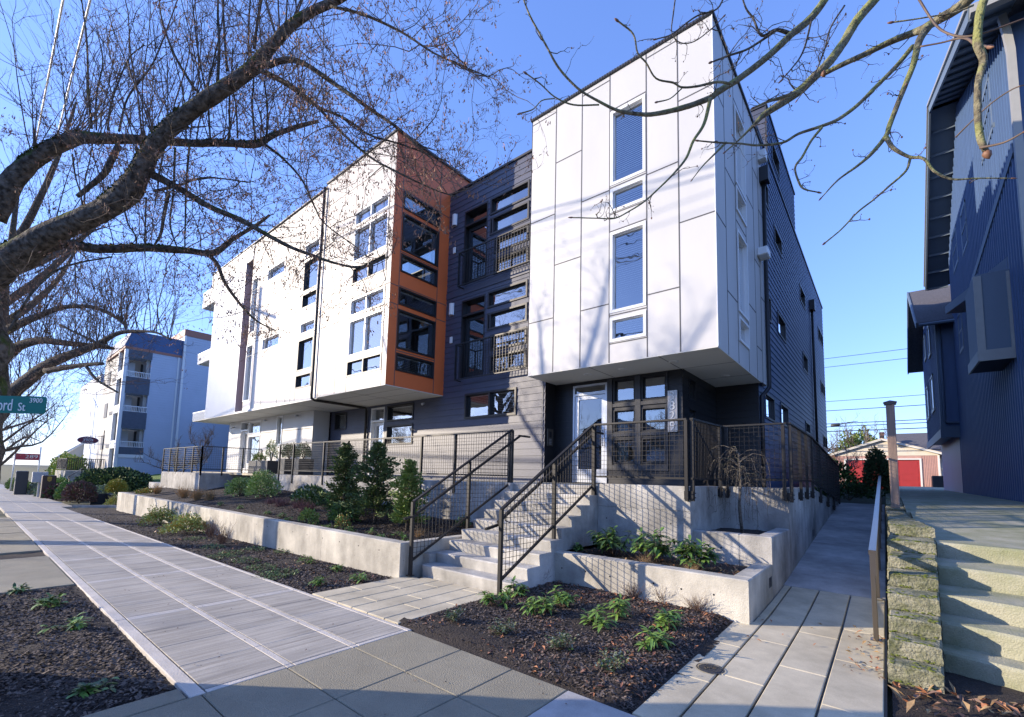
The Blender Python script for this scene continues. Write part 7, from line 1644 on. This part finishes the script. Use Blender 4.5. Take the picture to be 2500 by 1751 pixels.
Ru = rl([(1960, 240, 16), (1850, 210, 12), (1750, 250, 9), (1690, 130, 7), (1640, 60, 6), (1600, -60, 5)], K1, 2.9, 2.9, k1, n=6, m='bark2')
Rv = rl([(1850, 215, 10), (1740, 290, 9), (1640, 350, 8), (1520, 390, 8), (1400, 435, 6)], K1, 2.9, 2.8, k1, n=6, m='bark2')
Rw = rl([(2100, 130, 8), (2060, 300, 7), (2020, 400, 6), (1960, 480, 5), (1890, 560, 4)], K1, 2.8, 2.9, k1, n=5, m='bark2')
Rx = rl([(1500, -60, 7), (1440, 60, 6), (1300, 110, 6), (1200, 180, 5), (1110, 245, 5), (1010, 275, 4)], K1, 3.2, 3.1, k1, n=5, m='bark2')
Ry = rl([(1150, -50, 5), (1130, 100, 5), (1120, 230, 4), (1180, 300, 4), (1280, 290, 4), (1400, 200, 4), (1480, 120, 4)], K1, 3.2, 3.2, k1, n=5, m='bark2')
Rz = rl([(2330, 40, 7), (2230, 200, 6), (2180, 380, 5), (2100, 560, 4), (2000, 700, 3)], K1, 3.0, 3.0, k1, n=5, m='bark2')
kn = dict(wander=.34, up=.12, knob=True, sides=5)
for L_, n_, Ls in ((Ra, 14, .16), (Rb, 4, .1), (Rc, 10, .17), (Rd, 5, .13), (Rf, 14, .22), (Rg, 8, .2), (Rh, 6, .14), (Ri, 4, .1), (Rj, 3, .1), (Rk, 16, .17), (Rl, 6, .12), (Rt, 7, .16), (Ru, 12, .26), (Rv, 12, .24), (Rw, 12, .24), (Rx, 12, .22), (Ry, 9, .2), (Rz, 14, .22), (Rq, 3, .1)):
    T3.sprout(*L_, n_, Ls, .0028, 1, 2, anyf, .1, .98, **kn)
# buds at the branch tips
for L_ in T3.limbs[1:]:
    P, Rr = L_; dd = (P[-1] - P[-2]).normalized(); r = max(.004, Rr[-1] * 1.6); T3.tw.tube([P[-1] - dd * .004, P[-1] + dd * .006, P[-1] + dd * .018, P[-1] + dd * .028], [r * .5, r, r * .8, r * .1], 6, 1)
T3.done('bark2')
# ---- utility poles and street wires
def pole(x, y, lab, H=13.2, grp='wooden utility poles along the street'):
    e = empty('utility_pole', (x, y, gz(x) - .1), lab, 'utility pole', grp); zg = gz(x) - .1
    mb = MB(); mb.tube([(x, y, zg), (x, y, zg + H + 1)], [.17, .12], 10); mb.build('pole', M['bark2'], e)
    mb = MB(); mb.box(x - .06, x + .06, y - 1.35, y + 1.35, zg + H - .1, zg + H + .04); mb.build('crossarm', M['bark2'], e)
    mb = MB()
    for dy in (-1.25, -.6, .6, 1.25): mb.tube([(x, y + dy, zg + H + .04), (x, y + dy, zg + H + .2)], [.04, .03], 6)
    mb.build('insulator', M['alu'], e)
pole(-31.8, -2.1, 'wooden utility pole by the kerb left of the big tree')
pole(6, -2.1, 'wooden utility pole by the kerb behind the camera'); pole(-70, -2.1, 'farthest wooden utility pole down the street')
for k, (dy, z, r) in enumerate(((-1.25, 13.3, .012), (-.6, 13.3, .012), (.6, 13.3, .012), (1.25, 13.3, .012), (0, 9.2, .03), (.05, 8.3, .04))):
    cable('street_cable', ('highest street wire, outer on the road side', 'street wire second from the road side', 'street wire third from the road side', 'street wire nearest the building', 'thick street cable upper', 'thick street cable lower')[k], (-70, -2.1 + dy, gz(-70) + z), (-31.8, -2.1 + dy, gz(-31) + z), .8, r, group='overhead street wires')
    cable('street_cable', ('highest street wire, outer on the road side, near span', 'street wire second from the road side, near span', 'street wire third from the road side, near span', 'street wire nearest the building, near span', 'thick street cable upper, near span', 'thick street cable lower, near span')[k], (-31.8, -2.1 + dy, gz(-31) + z), (6, -2.1 + dy, -1.6 + z), .8, r, group='overhead street wires')
a_, b_ = atd(95, 310, 14), atd(170, -80, 8.5); cable('guy_cable', 'left of two pale sunlit cables crossing the upper left sky', a_ + (a_ - b_) * .25, b_ + (b_ - a_) * .6, 0, .022, M['lwhite'], 'pale cables in the upper left sky')
a_, b_ = atd(148, 300, 14), atd(240, -80, 8.5); cable('guy_cable', 'right of two pale sunlit cables crossing the upper left sky', a_ + (a_ - b_) * .25, b_ + (b_ - a_) * .6, 0, .022, M['lwhite'], 'pale cables in the upper left sky')
# ---- across the street: houses and trees mirrored in the windows
for i, (x, wd_, hh, cm) in enumerate(((-38, 11, 5.2, 'cream'), (-24, 10, 5.6, 'lsid'), (-10, 10, 5.4, 'lgrey'), (4, 11, 5.5, 'cream'), (18, 10, 5.4, 'lsid'))):
    y0 = -27; e = empty('house', (x, y0, -1.7), ('cream', 'pale blue', 'grey beige', 'second cream', 'second pale blue')[i] + ' gabled house across the street', 'house', 'gabled houses across the street')
    mb = MB(); mb.prism([(x - wd_ / 2, -2.4), (x + wd_ / 2, -2.4), (x + wd_ / 2, hh - 1.7), (x, hh + 1.4), (x - wd_ / 2, hh - 1.7)], 'y', y0 - 9, y0); mb.build('wall', M[cm], e, fix=True)
    mb = MB()
    for s in (-1, 1):
        a, b = (x + s * (wd_ / 2 + .5), hh - 2.0), (x, hh + 1.5)
        mb.add([(a[0], y0 + .6, a[1]), (b[0], y0 + .6, b[1]), (b[0], y0 - 9.5, b[1]), (a[0], y0 - 9.5, a[1]), (a[0], y0 + .6, a[1] + .2), (b[0], y0 + .6, b[1] + .2), (b[0], y0 - 9.5, b[1] + .2), (a[0], y0 - 9.5, a[1] + .2)], ((0, 1, 2, 3), (7, 6, 5, 4), (0, 4, 5, 1), (1, 5, 6, 2), (2, 6, 7, 3), (3, 7, 4, 0)))
    mb.build('roof', M['shingle'], e, fix=True)
    for dx, z in ((-3, -.3), (-1, 2.7), (1, 2.7), (3, -.3)):
        mb = MB(); mb.box(x + dx - .6, x + dx + .6, y0, y0 + .05, z, z + 1.3); f = mb.build('window', M['lwhite'], e); mb = MB(); mb.box(x + dx - .5, x + dx + .5, y0 + .05, y0 + .06, z + .1, z + 1.2); mb.build('pane', M['blacktrim'], f)
    mb = MB(); mb.box(x - .5, x + .5, y0, y0 + .06, -1.6, .5); mb.build('door', M['rust'], e)
for i, x in enumerate((-30, -17, -4.5, 9)):
    simple_tree('street_tree', ('bare street tree across the road, leftmost', 'bare street tree across the road, second', 'bare street tree across the road, third', 'bare street tree across the road, rightmost')[i], x, -15.5, -1.8, 8.5, 4.2, .22, 50 + i, nb=9, lv=1, tw=.014, n1=16, group='bare street trees across the road')
